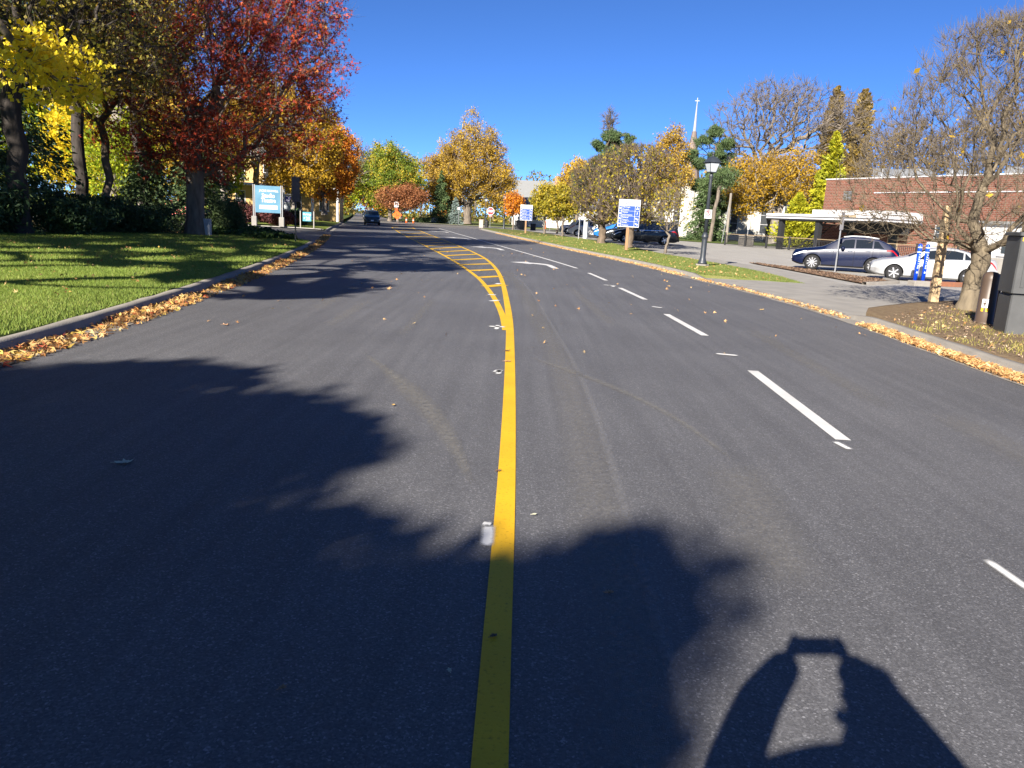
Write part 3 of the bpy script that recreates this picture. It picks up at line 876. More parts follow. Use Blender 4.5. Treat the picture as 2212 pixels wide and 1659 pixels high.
# island with a grassy mound beyond the driveway
ia = offset(resample(cut(LA, 56.5, 97), 40), -0.47)
ib = resample(np.array([(-60, 58.5), (-62, 97)]), 40)
isl = loft('island_lawn', z3(ia, 0.125), z3(ib, 0.125), 'grass_left', m=24)
me = isl.data; co = np.zeros(len(me.vertices) * 3, dtype=np.float32); me.vertices.foreach_get("co", co); co = co.reshape(40, 24, 3)
S_ = np.linspace(0, 1, 24)[None]; T_ = np.linspace(0, 1, 40)[:, None]
co[:, :, 2] += 0.85 * np.clip(S_ * 4.0, 0, 1) ** 1.3 * np.clip(T_ * 1.9, 0, 1) ** 1.2
me.vertices.foreach_set("co", co.ravel())
extrude_profile('island_kerb', resample(np.array([(-13.72, 55.4), (-14.2, 56.35), (-15.2, 56.9), (-17.2, 57.1), (-21, 56.3), (-60, 57.8)]), 40), [(0.0, -0.05), (0.0, 0.15), (-0.16, 0.16), (-0.18, 0.1)], 'concrete_light')

# right grass strip between kerb and sidewalk
sk = offset(resample(RK[RK[:, 1] < 101.3], 120), 0.47)
SB = smoothline([(9.6, 25.8), (10.2, 31), (9.9, 38), (9.3, 42), (8.3, 46), (7.8, 53), (6.7, 60), (4.9, 69), (3.2, 82), (0.2, 98), (-3.6, 102.6)], 120, 2)
SBz = np.c_[SB[:, :2], np.array([lotz(y) + 0.05 for y in SB[:, 1]])]
strip = loft('grass_strip', z3(sk, 0.125), SBz, 'grass_right', m=8, skirt=0.25)
SW = offset(SB, 1.7); SWz = np.c_[SW[:, :2], np.array([lotz(y) + 0.04 for y in SW[:, 1]])]
SBw = SBz.copy(); SBw[:, 2] -= 0.012
loft('sidewalk', SBw, SWz, 'concrete_light', m=3)
# driveway apron and the lot
ap = resample(offset(cut(RA, 14.6, 25.7), 0.45), 24)
apB = resample(np.array([(14.0, 20.2), (12.9, 24), (11.9, 27.2)]), 24)
loft('driveway_apron', z3(ap, 0.035), z3(apB, -0.075), 'concrete_light', m=6)
ly = np.r_[np.linspace(-45, 38, 10), np.linspace(40, 62, 12), np.linspace(64, 108, 8)]
lx0 = np.where(ly < 14, 12.0, np.interp(ly, [14, 25, 40, 62, 90, 108], [6.6, 6.6, 8.9, 6.6, 2.2, -1.0]))
A_ = np.c_[lx0, ly, [lotz(y) for y in ly]]; B_ = np.c_[np.full(len(ly), 90.0), ly, [lotz(y) for y in ly]]
loft('parking_lot', A_, B_, 'lot_pavement', m=2)
sheet('back_lawn', [(12, 90), (20, 79), (90, 79), (140, 200), (-8, 200), (-7, 126), (2, 126), (90, 144), (90, 126), (3, 105.5)][:3] + [(90, 124), (3, 104.5)], 0.19, 'grass_far')
sheet('park_lawn', [(-15.6, 124.2), (2, 124.5), (90, 144), (140, 260), (-70, 420), (-60, 330), (-21.9, 141)], 0.12, 'grass_right')
sheet('verge_lawn', [(-60, 97.5), (-22.6, 97.5), (-31.8, 144), (-47.5, 222), (-90, 420), (-200, 420), (-200, 97.5)], 0.12, 'grass_far')
# near right bed: dry ground between kerb and driveway
bk = offset(resample(cut(RA, -45, 14.5), 90), 0.47)
BB = resample(np.array([(42, -45), (42, 14), (25, 21), (14, 20.6), (11.3, 19.7), (9.9, 18.7), (8.4, 17.3), (7.3, 16.1), (6.9, 15.2)]), 90)
lawn('verge_bed', bk, BB, 0.125, 0.15, 'dry_soil', m=24, amp=0.012)
sheet('mulch_strip', [(12.2, 41.5), (12.4, 36), (12.5, 28.3), (13.2, 28.9), (14.6, 30.4), (14.8, 31.8), (14.1, 36.3), (12.9, 40.7)], -0.055, 'mulch')
extrude_profile('mulch_kerb', resample(np.array([(12.45, 28.1), (13.3, 28.8), (14.7, 30.2), (14.95, 31.9)]), 14), [(0.16, -0.12), (0.15, 0.0), (0.0, 0.005), (-0.02, -0.12)], 'concrete')

# ---- paint on the road
YR = smoothline([(-0.005, -20), (-0.01, 2.0), (0.0, 4), (-0.01, 6.1), (-0.03, 8.2), (-0.07, 11.2), (-0.12, 13.2), (-0.2, 15.4), (-0.3, 18), (-0.43, 20.7), (-0.55, 22.7), (-0.73, 25.1), (-1.07, 28.6), (-1.52, 32.1), (-2.45, 37.6), (-3.66, 44.0), (-5.37, 52.8), (-7.2, 62), (-9.5, 74), (-13.0, 92.5)], 260, 2)
YL = smoothline([(-0.13, 11.1), (-0.2, 12.6), (-0.33, 14.3), (-0.49, 16.0), (-0.71, 18), (-0.97, 20.1), (-1.27, 22), (-1.7, 24.5), (-2.28, 27.6), (-2.98, 31.1), (-4.1, 36.5), (-6.15, 46.1), (-8.27, 56), (-12.1, 75), (-13.35, 81.5), (-13.75, 86), (-13.65, 90), (-13.0, 92.5)], 160, 2)
ZP = 0.0045
def stripe(name, line, w, mat, z=ZP):
    a = offset(line, -w / 2); b = offset(line, w / 2)
    return loft(name, z3(a, z), z3(b, z), mat, m=2, parent=road)
stripe('centre_line', YR, 0.112, 'paint_yellow')
stripe('median_line', YL, 0.105, 'paint_yellow', ZP + 0.001)
sL = [(-0.74, 18.1), (-1.05, 20.7), (-1.43, 23.2), (-1.90, 25.8), (-2.38, 28.3), (-2.95, 31.0), (-3.56, 33.8), (-4.15, 36.8), (-4.75, 39.6), (-5.42, 42.6), (-6.12, 46), (-6.85, 49.3), (-7.62, 53.0), (-9.05, 60.0), (-10.75, 68.4), (-12.3, 76.3), (-13.4, 83.5)]
sR = [(-0.33, 18.8), (-0.48, 21.6), (-0.69, 24.3), (-0.94, 27.2), (-1.33, 30.4), (-1.79, 33.6), (-2.36, 36.9), (-2.98, 40.3), (-3.55, 43.4), (-4.2, 46.7), (-4.95, 50.6), (-5.7, 54.4), (-6.45, 58.2), (-7.95, 66.0), (-9.4, 73.5), (-11.1, 82.4), (-12.5, 89.8)]
for (a, b) in zip(sL, sR):
    stripe('hatch_stripe', np.array([a, b]), 0.30, 'paint_yellow', ZP + 0.002)
for a, b, w in [((2.67, 5.95), (2.80, 8.85), 0.125), ((2.90, 11.65), (2.80, 14.3), 0.12), ((2.83, 16.95), (2.62, 19.75), 0.12), ((2.53, 22.1), (2.28, 25.0), 0.12), ((2.3, -0.4), (2.52, 2.4), 0.12)]:
    stripe('lane_dash', resample(np.array([a, b]), 4), w, 'paint_white')
stripe('lane_line', smoothline([(2.06, 27.2), (1.45, 31), (0.62, 35.7), (-1.06, 44.7), (-3.97, 61), (-5.66, 70), (-9.4, 91)], 60, 2), 0.12, 'paint_white')
def arrow(x, y, dx, dy, s):
    """left turn arrow; travel direction (dx,dy)"""
    pts = [(0.06, -1.3), (0.06, 0.05), (-0.05, 0.35), (-0.30, 0.62), (-0.42, 0.40), (-1.0, 1.05), (-0.36, 1.62), (-0.36, 1.22), (-0.02, 1.0), (0.18, 0.72), (0.26, 0.3), (0.26, -1.3)]
    L_ = math.hypot(dx, dy); dx /= L_; dy /= L_
    poly = [(x + (px * dy + py * dx * 1.0) * s, y + (-px * dx + py * dy) * s) for px, py in pts]
    sheet('turn_arrow', [(p[0], p[1]) for p in poly], ZP, 'paint_white', parent=road)
arrow(0.95, 27.9, -0.1, 1, 1.15); arrow(-1.25, 40.7, -0.16, 1, 1.2); arrow(-3.95, 55.6, -0.2, 1, 1.3); arrow(-7.15, 73.5, -0.2, 1, 1.4)
stripe('stop_line', np.array([(-5.9, 99.7), (-9.0, 92.6)]), 0.12, 'paint_white')
decal('spray_paint', (0.60, 0.60, 0.59), scale=45, amount=1.7, lo=0.15, hi=0.5)
decal('seam_dust', (0.28, 0.28, 0.29), scale=40, amount=0.5, lo=0.35, hi=0.75)
decal('dust', (0.22, 0.21, 0.195), scale=26, amount=0.6, lo=0.35, hi=0.75)
decal('dust_dense', (0.215, 0.205, 0.185), scale=18, amount=0.75, lo=0.3, hi=0.7)
for L_, w in [([(-0.083, 3.55), (-0.083, 3.83)], 0.055), ([(-0.12, 3.84), (-0.07, 3.83)], 0.05), ([(-0.20, 8.03), (-0.11, 8.0)], 0.12), ([(-0.15, 7.85), (-0.14, 8.1)], 0.05), ([(-0.40, 11.4), (-0.14, 11.42)], 0.10), ([(-0.27, 11.1), (-0.26, 11.6)], 0.06),
              ([(2.63, 9.95), (2.92, 9.88)], 0.09), ([(2.57, 5.88), (2.605, 5.66)], 0.05), ([(2.487, 3.72), (2.50, 3.36)], 0.045), ([(2.72, 15.5), (2.92, 15.35)], 0.10), ([(2.25, 20.4), (2.6, 20.3)], 0.12), ([(2.5, 19.9), (2.45, 20.5)], 0.08),
              ([(-0.62, 16.2), (-0.42, 16.2)], 0.12), ([(-0.52, 14.9), (-0.34, 15.2)], 0.10), ([(-0.5, 18.9), (-0.44, 19.2)], 0.12)]:
    softstrip('spray_mark', np.array(L_), w * 1.5, 'spray_paint', road, z=0.0085, power=1.5)
seam = [(0.60, 0.2), (0.63, 2.0), (0.65, 2.7), (0.69, 4.3), (0.73, 5.9), (0.73, 8.3), (0.56, 12.1), (0.40, 16), (0.15, 19.9), (-0.2, 24)]
softstrip('paving_seam', smoothline(seam, 60, 2), 0.075, 'seam_dust', road, z=0.0085, power=0.8)
softstrip('dust_band', smoothline([(p[0] - 0.16, p[1]) for p in seam], 60, 2), 0.42, 'dust', road, z=0.0075)
softstrip('tyre_track', smoothline([(-1.74, 8.75), (-1.5, 8.2), (-1.19, 7.55), (-0.72, 6.35), (-0.42, 5.4), (-0.2, 4.4)], 40, 2), [0.05, 0.12, 0.3, 0.26, 0.16, 0.05], 'dust_dense', road, z=0.0085)
softstrip('tyre_track', smoothline([(0.18, 9.0), (0.62, 8.25), (1.03, 7.5), (1.44, 6.35), (1.6, 5.2)], 40, 2), [0.05, 0.16, 0.12, 0.08, 0.05], 'dust_dense', road, z=0.0085)
for L_, w in [([(-2.6, 10.5), (-2.7, 14)], 0.25), ([(-3.2, 12), (-3.5, 17)], 0.3), ([(1.6, 12), (1.3, 19)], 0.3), ([(3.6, 7), (3.9, 13)], 0.35), ([(1.3, 3.2), (1.6, 5.2)], 0.5), ([(3.9, 4.3), (4.1, 7.2)], 0.5), ([(-1.5, 10), (-1.6, 15)], 0.2)]:
    softstrip('tyre_track', np.array(L_), w, 'dust', road, z=0.0065)

# ---- fallen leaves, grass blades, chips (nobody could count them)
def along(rs, P, n, y0, y1, o0, o1, dens=None):
    Q = resample(cut(P, y0, y1), 400)
    k = rs.uniform(0, 399, n)
    if dens: k = 399 * rs.uniform(0, 1, n) ** dens
    i = k.astype(int); f = (k - i)[:, None]
    t = np.gradient(Q[:, :2], axis=0); t /= np.linalg.norm(t, axis=1)[:, None]
    p = Q[i, :2] * (1 - f) + Q[np.minimum(i + 1, 399), :2] * f
    o = rs.uniform(o0, o1, n)
    return np.c_[p[:, 0] + t[i, 1] * o, p[:, 1] - t[i, 0] * o], o, k
rs = np.random.default_rng(11)
def litter(name, label, C, size, mat, seed, flat=0.4, curl=0.35):
    r2 = np.random.default_rng(seed)
    V, F = mapleleaf(r2, C, size, flat=flat, curl=curl)
    o = obj(name, np_mesh(name, V, F, mat, fv=np.repeat(r2.uniform(0, 1, len(C)), 3)))
    return tag(o, label, 'leaves', kind='stuff')
p1, o1, k1 = along(rs, LA, 15000, 3.0, 48, -0.36, 0.10, 1.25)
wv = 0.5 + 0.5 * np.sin(p1[:, 1] * 1.9) * np.sin(p1[:, 1] * 0.7 + 1)
q = rs.uniform(0, 1, len(p1)) < np.clip(0.28 + 0.72 * wv, 0, 1) * np.clip((0.14 - o1) / 0.20 + 0.05, 0, 1)
p1, o1 = p1[q], o1[q]; wv = wv[q]
litter('fallen_leaves', 'drift of yellow and brown leaves in the left gutter', np.c_[p1, 0.018 + rs.uniform(0, 1, len(p1)) * np.clip(0.02 + (-o1) * 0.22, 0, 0.075) * wv], 0.085, 'litter', 21)
p2, o2, _ = along(rs, RA, 6500, 4, 14.6, 0.02, 0.34)
p3, o3, _ = along(rs, RA, 5200, 25.5, 80, 0.0, 0.36)
p4, _, _ = along(rs, RA, 700, 14.5, 25.6, 0.05, 0.30)
pp = np.r_[p2[rs.uniform(0, 1, len(p2)) < 0.75], p3, p4]
litter('fallen_leaves', 'tan leaves lying along the right gutter', np.c_[pp, 0.015 + rs.uniform(0, 0.04, len(pp))], 0.075, 'litter_tan', 22)
def lawnz(p, A, B, za, zb):
    """height of a lofted lawn near its kerb side"""
    return za
n = 1000
u = rs.uniform(0, 1, n); yy = 5 + 32 * u ** 0.8
xx = np.interp(yy, LA[:, 1], LA[:, 0]) - 0.6 - rs.uniform(0, 1, n) ** 0.8 * np.interp(yy, [5, 20, 37], [6, 10, 6])
litter('fallen_leaves', 'single leaves scattered over the left lawn', np.c_[xx, yy, 0.175 + rs.uniform(0, 0.03, n) + 0.009 * np.abs(xx - np.interp(yy, LA[:, 1], LA[:, 0]))], 0.068, 'litter', 23, flat=0.35)
n = 800
yy = 26 + 60 * rs.uniform(0, 1, n) ** 1.4
s_ = rs.uniform(0, 1, n) ** 1.3
xx = np.interp(yy, RA[:, 1], RA[:, 0]) + 0.55 + s_ * np.maximum(0.2, np.interp(yy, SB[:, 1], SB[:, 0]) - np.interp(yy, RA[:, 1], RA[:, 0]) - 0.7)
zz = 0.15 + s_ * (np.array([lotz(y) for y in yy]) + 0.05 - 0.125)
litter('fallen_leaves', 'pale leaves scattered over the right grass strip', np.c_[xx, yy, zz + 0.02], 0.08, 'litter_tan', 24, flat=0.45)
n = 380
xx = rs.uniform(6.6, 12, n); yy = rs.uniform(4, 19, n); q = (yy < 14.0 + (xx - 6.5) * 1.15)
litter('fallen_leaves', 'dead leaves on the bare ground round the right tree', np.c_[xx, yy, np.full(n, 0.165)][q], 0.07, 'litter_tan', 25)
n = 260
xx = rs.uniform(-7, 6, n); yy = 4 + 40 * rs.uniform(0, 1, n) ** 1.5
q = (xx > np.interp(yy, LA[:, 1], LA[:, 0]) + 0.2) & (xx < np.interp(yy, RA[:, 1], RA[:, 0]) - 0.1) & (yy > 9)
litter('fallen_leaves', 'a few small leaves blown over the asphalt', np.c_[xx, yy, np.full(n, 0.02)][q], 0.06, 'litter_tan', 26)

def blades(name, label, X, Y, Z, h, w, mat, seed, cat='grass'):
    r2 = np.random.default_rng(seed); n = len(X)
    B = np.stack([X, Y, Z], 1)
    a = r2.uniform(0, 2 * np.pi, n); d = np.stack([np.cos(a), np.sin(a), np.zeros(n)], 1) * w / 2
    hh = h * r2.uniform(0.5, 1.3, n)
    lean = np.stack([r2.normal(0, 0.45, n) * hh, r2.normal(0, 0.45, n) * hh, hh], 1)
    V = np.stack([B - d, B + d, B + lean], 1).reshape(-1, 3)
    ph = 0.5 + 0.5 * np.sin(X * 1.3 + 1) * np.sin(Y * 1.1) 
    v = np.clip(r2.normal(0.42, 0.2, n) + 0.22 * (ph - 0.5), 0, 1)
    return tag(obj(name, np_mesh(name, V, np.arange(3 * n).reshape(n, 3), mat, fv=v)), label, cat, kind='stuff')
def left_lawn_pts(n, y0, y1, wid, pw):
    yy = y0 + (y1 - y0) * rs.uniform(0, 1, n) ** pw
    s = rs.uniform(0, 1, n)
    x0 = np.interp(yy, lk[:, 1], lk[:, 0])
    xx = x0 - 0.02 - s * wid
    # follow the lofted lawn: find its surface height by casting down
    return xx, yy
from mathutils.bvhtree import BVHTree
def surf(o):
    return BVHTree.FromObject(o, bpy.context.evaluated_depsgraph_get())
bpy.context.view_layer.update()
BL = surf(lawn_l); BS = surf(strip)
def drop(bvh, X, Y, dflt):
    Z = np.empty(len(X))
    for i in range(len(X)):
        h = bvh.ray_cast(Vector((X[i], Y[i], 5)), Vector((0, 0, -1)))
        Z[i] = h[0].z if h[0] is not None else -9
    return Z
def griddrop(bvh, X, Y, x0, x1, y0, y1, nx=60, ny=120):
    gx = np.linspace(x0, x1, nx); gy = np.linspace(y0, y1, ny)
    G = np.array([[(lambda h: h[0].z if h[0] is not None else -9.0)(bvh.ray_cast(Vector((a, b, 5)), Vector((0, 0, -1)))) for a in gx] for b in gy])
    i = np.clip(((X - x0) / (x1 - x0) * (nx - 1)).round().astype(int), 0, nx - 1); j = np.clip(((Y - y0) / (y1 - y0) * (ny - 1)).round().astype(int), 0, ny - 1)
    return G[j, i]
for nm, n, y0, y1, wid, h, w, sd in [('grass', 150000, 4.5, 16, 7.5, 0.045, 0.008, 31), ('grass', 110000, 15, 36, 11, 0.055, 0.014, 32)]:
    X, Y = left_lawn_pts(n, y0, y1, wid, 0.9)
    Z = griddrop(BL, X, Y, -24, -4.8, 4, 37, 120, 200)
    q = Z > -1
    blades(nm, 'mown green grass of the left lawn, ' + ('near half' if sd == 31 else 'far half'), X[q], Y[q], Z[q] - 0.004, h, w, 'blade', sd)
n = 120000
Y = 25.5 + 45 * rs.uniform(0, 1, n) ** 1.3
X = np.interp(Y, sk[:, 1], sk[:, 0]) + 0.05 + rs.uniform(0, 1, n) * np.maximum(0.3, np.interp(Y, SB[:, 1], SB[:, 0]) - np.interp(Y, sk[:, 1], sk[:, 0]) - 0.1)
Z = griddrop(BS, X, Y, -2, 11, 25, 72, 80, 240); q = Z > -1
blades('grass', 'short grass of the strip beside the right kerb', X[q], Y[q], Z[q] - 0.004, 0.05, 0.016, 'blade_strip', 33)
n = 5200
cx, cy = rs.uniform(6.6, 11.5, 260), rs.uniform(4, 18, 260)
i = rs.integers(0, 260, n)
X = cx[i] + rs.normal(0, 0.14, n); Y = cy[i] + rs.normal(0, 0.14, n)
q = (Y < 13.6 + (X - 6.5) * 1.1) & (X > np.interp(Y, RA[:, 1], RA[:, 0]) + 0.5)
blades('grass', 'thin yellowed grass tufts on the bare verge ground', X[q], Y[q], np.full(q.sum(), 0.13), 0.07, 0.012, 'blade_dry', 34)
n = 9000
X = rs.uniform(6.4, 12.5, n); Y = rs.uniform(4, 19.5, n); q = (Y < 14.0 + (X - 6.5) * 1.2) & (X > np.interp(Y, RA[:, 1], RA[:, 0]) + 0.5)
V, F = leafcloud(rs, np.c_[X, Y, np.full(n, 0.15)][q], 0.05, 0.35, flat=0.3)
tag(obj('wood_chips', np_mesh('wood_chips', V, F, 'chips', fv=rs.uniform(0, 1, len(F)))), 'brown wood chips strewn over the verge bed', 'wood chips', kind='stuff')
n = 5000
X = rs.uniform(12.2, 15, n); Y = rs.uniform(28.3, 41.5, n); q = (X < np.interp(Y, [28.3, 30.4, 31.8, 36.3, 41], [12.6, 14.6, 14.8, 14.1, 12.9])) & (X > np.interp(Y, [28, 36, 41.5], [12.5, 12.4, 12.2]))
V, F = leafcloud(rs, np.c_[X, Y, np.full(n, -0.04)][q], 0.09, 0.35, flat=0.4)
tag(obj('wood_chips', np_mesh('wood_chips', V, F, 'chips', fv=rs.uniform(0, 0.55, len(F)))), 'dark mulch chips in the strip before the parked cars', 'wood chips', kind='stuff')
# ------------------------------------------------------------------ vehicles
def carpaint(name, c, metal=0.0, rough=0.3):
    mt = plain(name, c, rough=rough, spec=0.35, metal=metal, coat=0.5)
    return mt
carpaint('paint_navy', (0.002, 0.006, 0.030)); carpaint('paint_silver', (0.40, 0.41, 0.42), metal=0.3, rough=0.35)
carpaint('paint_black', (0.010, 0.012, 0.013)); carpaint('paint_car_white', (0.55, 0.55, 0.54))
carpaint('paint_blue', (0.01, 0.13, 0.42)); carpaint('paint_teal', (0.012, 0.03, 0.042)); carpaint('paint_grey', (0.10, 0.11, 0.12), metal=0.5)
glassm('car_glass', (0.012, 0.015, 0.018)); glassm('car_glass_clear', (0.10, 0.12, 0.12), 0.04)
plain('rubber', (0.018, 0.018, 0.019), rough=0.85, spec=0.2); plain('trim_black', (0.014, 0.014, 0.015), rough=0.5)
plain('alloy', (0.55, 0.55, 0.56), rough=0.3, metal=0.9); plain('chrome', (0.75, 0.75, 0.76), rough=0.15, metal=1.0)
plain('lamp_clear', (0.50, 0.52, 0.53), rough=0.3); plain('lamp_front', (0.85, 0.88, 0.90), rough=0.12); plain('lamp_red', (0.45, 0.01, 0.012), rough=0.15); plain('lamp_amber', (0.70, 0.22, 0.03), rough=0.15)
plain('plate_white', (0.75, 0.76, 0.78), rough=0.5); plain('box_grey', (0.10, 0.10, 0.11), rough=0.6)

CARS = {
 # top profile (x from nose, z), belt profile, length, width, wheelbase, front overhang, wheel radius
 'suv': dict(L=4.74, W=1.85, wb=2.69, fo=0.93, wr=0.365, clear=0.22, tum=0.36,
   top=[(0, 0.78), (0.10, 0.93), (0.5, 1.02), (1.22, 1.12), (1.42, 1.18), (2.12, 1.58), (2.6, 1.655), (3.2, 1.655), (3.75, 1.59), (4.25, 1.38), (4.55, 1.18), (4.68, 1.05), (4.74, 0.85)],
   belt=[(0, 0.72), (0.5, 0.90), (1.4, 1.02), (2.8, 1.09), (3.8, 1.15), (4.4, 1.14), (4.74, 0.8)],
   ws=(1.50, 2.12), rw=(3.85, 4.30), win=[(1.95, 2.72), (2.78, 3.50), (3.56, 4.02)]),
 'sedan': dict(L=4.56, W=1.78, wb=2.70, fo=0.88, wr=0.32, clear=0.17, tum=0.40,
   top=[(0, 0.62), (0.08, 0.74), (0.4, 0.84), (1.15, 0.97), (1.32, 1.02), (2.05, 1.36), (2.5, 1.435), (3.0, 1.42), (3.5, 1.30), (4.05, 1.09), (4.42, 1.06), (4.52, 0.98), (4.56, 0.75)],
   belt=[(0, 0.58), (0.5, 0.74), (1.3, 0.88), (2.8, 0.94), (3.8, 0.99), (4.3, 0.98), (4.56, 0.7)],
   ws=(1.36, 2.02), rw=(3.42, 3.98), win=[(1.72, 2.55), (2.62, 3.30), (3.36, 3.66)]),
 'van': dict(L=5.15, W=1.95, wb=3.08, fo=0.95, wr=0.35, clear=0.19, tum=0.24,
   top=[(0, 0.68), (0.08, 0.86), (0.35, 0.98), (0.95, 1.12), (1.10, 1.18), (1.85, 1.62), (2.3, 1.72), (3.6, 1.74), (4.7, 1.70), (4.92, 1.55), (5.05, 1.15), (5.12, 0.9), (5.15, 0.7)],
   belt=[(0, 0.62), (0.4, 0.84), (1.2, 1.00), (2.8, 1.05), (4.8, 1.08), (5.15, 0.65)],
   ws=(1.18, 1.80), rw=(4.80, 5.0), win=[(1.62, 2.38), (2.46, 3.52), (3.62, 4.66)]),
 'crossover': dict(L=4.5, W=1.84, wb=2.65, fo=0.90, wr=0.35, clear=0.20, tum=0.36,
   top=[(0, 0.74), (0.09, 0.90), (0.4, 0.99), (1.05, 1.10), (1.22, 1.16), (1.95, 1.56), (2.4, 1.64), (3.3, 1.63), (3.85, 1.55), (4.2, 1.32), (4.40, 1.08), (4.46, 0.95), (4.5, 0.78)],
   belt=[(0, 0.68), (0.45, 0.88), (1.2, 1.00), (2.8, 1.06), (3.9, 1.12), (4.5, 0.75)],
   ws=(1.28, 1.92), rw=(3.88, 4.24), win=[(1.70, 2.48), (2.55, 3.28), (3.36, 3.80)]),
}
def make_wheel(r_, w=0.20, spokes=10):
    tyre = MB().lathe([(r_ * 0.68, -w / 2), (r_ * 0.93, -w / 2), (r_, -w * 0.32), (r_, w * 0.32), (r_ * 0.93, w / 2), (r_ * 0.68, w / 2), (r_ * 0.66, 0.0), (r_ * 0.68, -w / 2)], 28, axis='y', caps=False)
    rim = MB().lathe([(r_ * 0.70, -w * 0.46), (r_ * 0.66, -w * 0.50), (r_ * 0.62, -w * 0.40), (r_ * 0.62, w * 0.3)], 28, axis='y', caps=False)
    rim.lathe([(0.012, -w * 0.50), (r_ * 0.15, -w * 0.48), (r_ * 0.17, -w * 0.30)], 12, axis='y')
    for k in range(spokes):
        a = 2 * math.pi * k / spokes
        M = Matrix.Rotation(a, 4, 'Y')
        rim.box((r_ * 0.39, -w * 0.42, 0), (r_ * 0.52, 0.025, r_ * (0.17 if spokes < 8 else 0.105)), M)
    back = MB().lathe([(0.01, -w * 0.14), (r_ * 0.64, -w * 0.15), (r_ * 0.64, w * 0.3), (0.01, w * 0.3)], 20, axis='y')
    return tyre, rim, back

class CarShape:
    def __init__(s, d):
        s.d = d
        s.tx = [p[0] for p in d['top']]; s.tz = [p[1] for p in d['top']]
        s.bx = [p[0] for p in d['belt']]; s.bz = [p[1] for p in d['belt']]
    def top(s, x): return float(np.interp(x, s.tx, s.tz))
    def sec(s, x):
        d = s.d; L_ = d['L']; hw = d['W'] / 2
        e0 = min(1, max(0, x / 0.55)); e1 = min(1, max(0, (L_ - x) / 0.45))
        hw *= (0.80 + 0.20 * math.sin(e0 * math.pi / 2)) * (0.85 + 0.15 * math.sin(e1 * math.pi / 2))
        zb = d['clear'] + 0.14 * (1 - e0) ** 2 + 0.16 * (1 - e1) ** 2
        zt = s.top(x); zbelt = min(float(np.interp(x, s.bx, s.bz)), zt - 0.07)
        zbelt = max(zbelt, zb + 0.2)
        yb = hw * 0.965
        g = max(0.0, zt - 0.06 - zbelt)
        yg = max(yb - g * d['tum'] - (0.03 if g > 0.05 else 0.02), hw * 0.5)
        zt = max(zt, zbelt + 0.06)
        return [(0, zb), (hw * 0.84, zb), (hw * 0.955, zb + 0.07), (hw * 0.985, zb + 0.22), (hw, (zb + zbelt) * 0.53), (hw * 0.99, zbelt - 0.07), (yb, zbelt), (yg, zt - 0.055), (yg * 0.9, zt - 0.018), (yg * 0.55, zt), (0, zt + 0.008)]

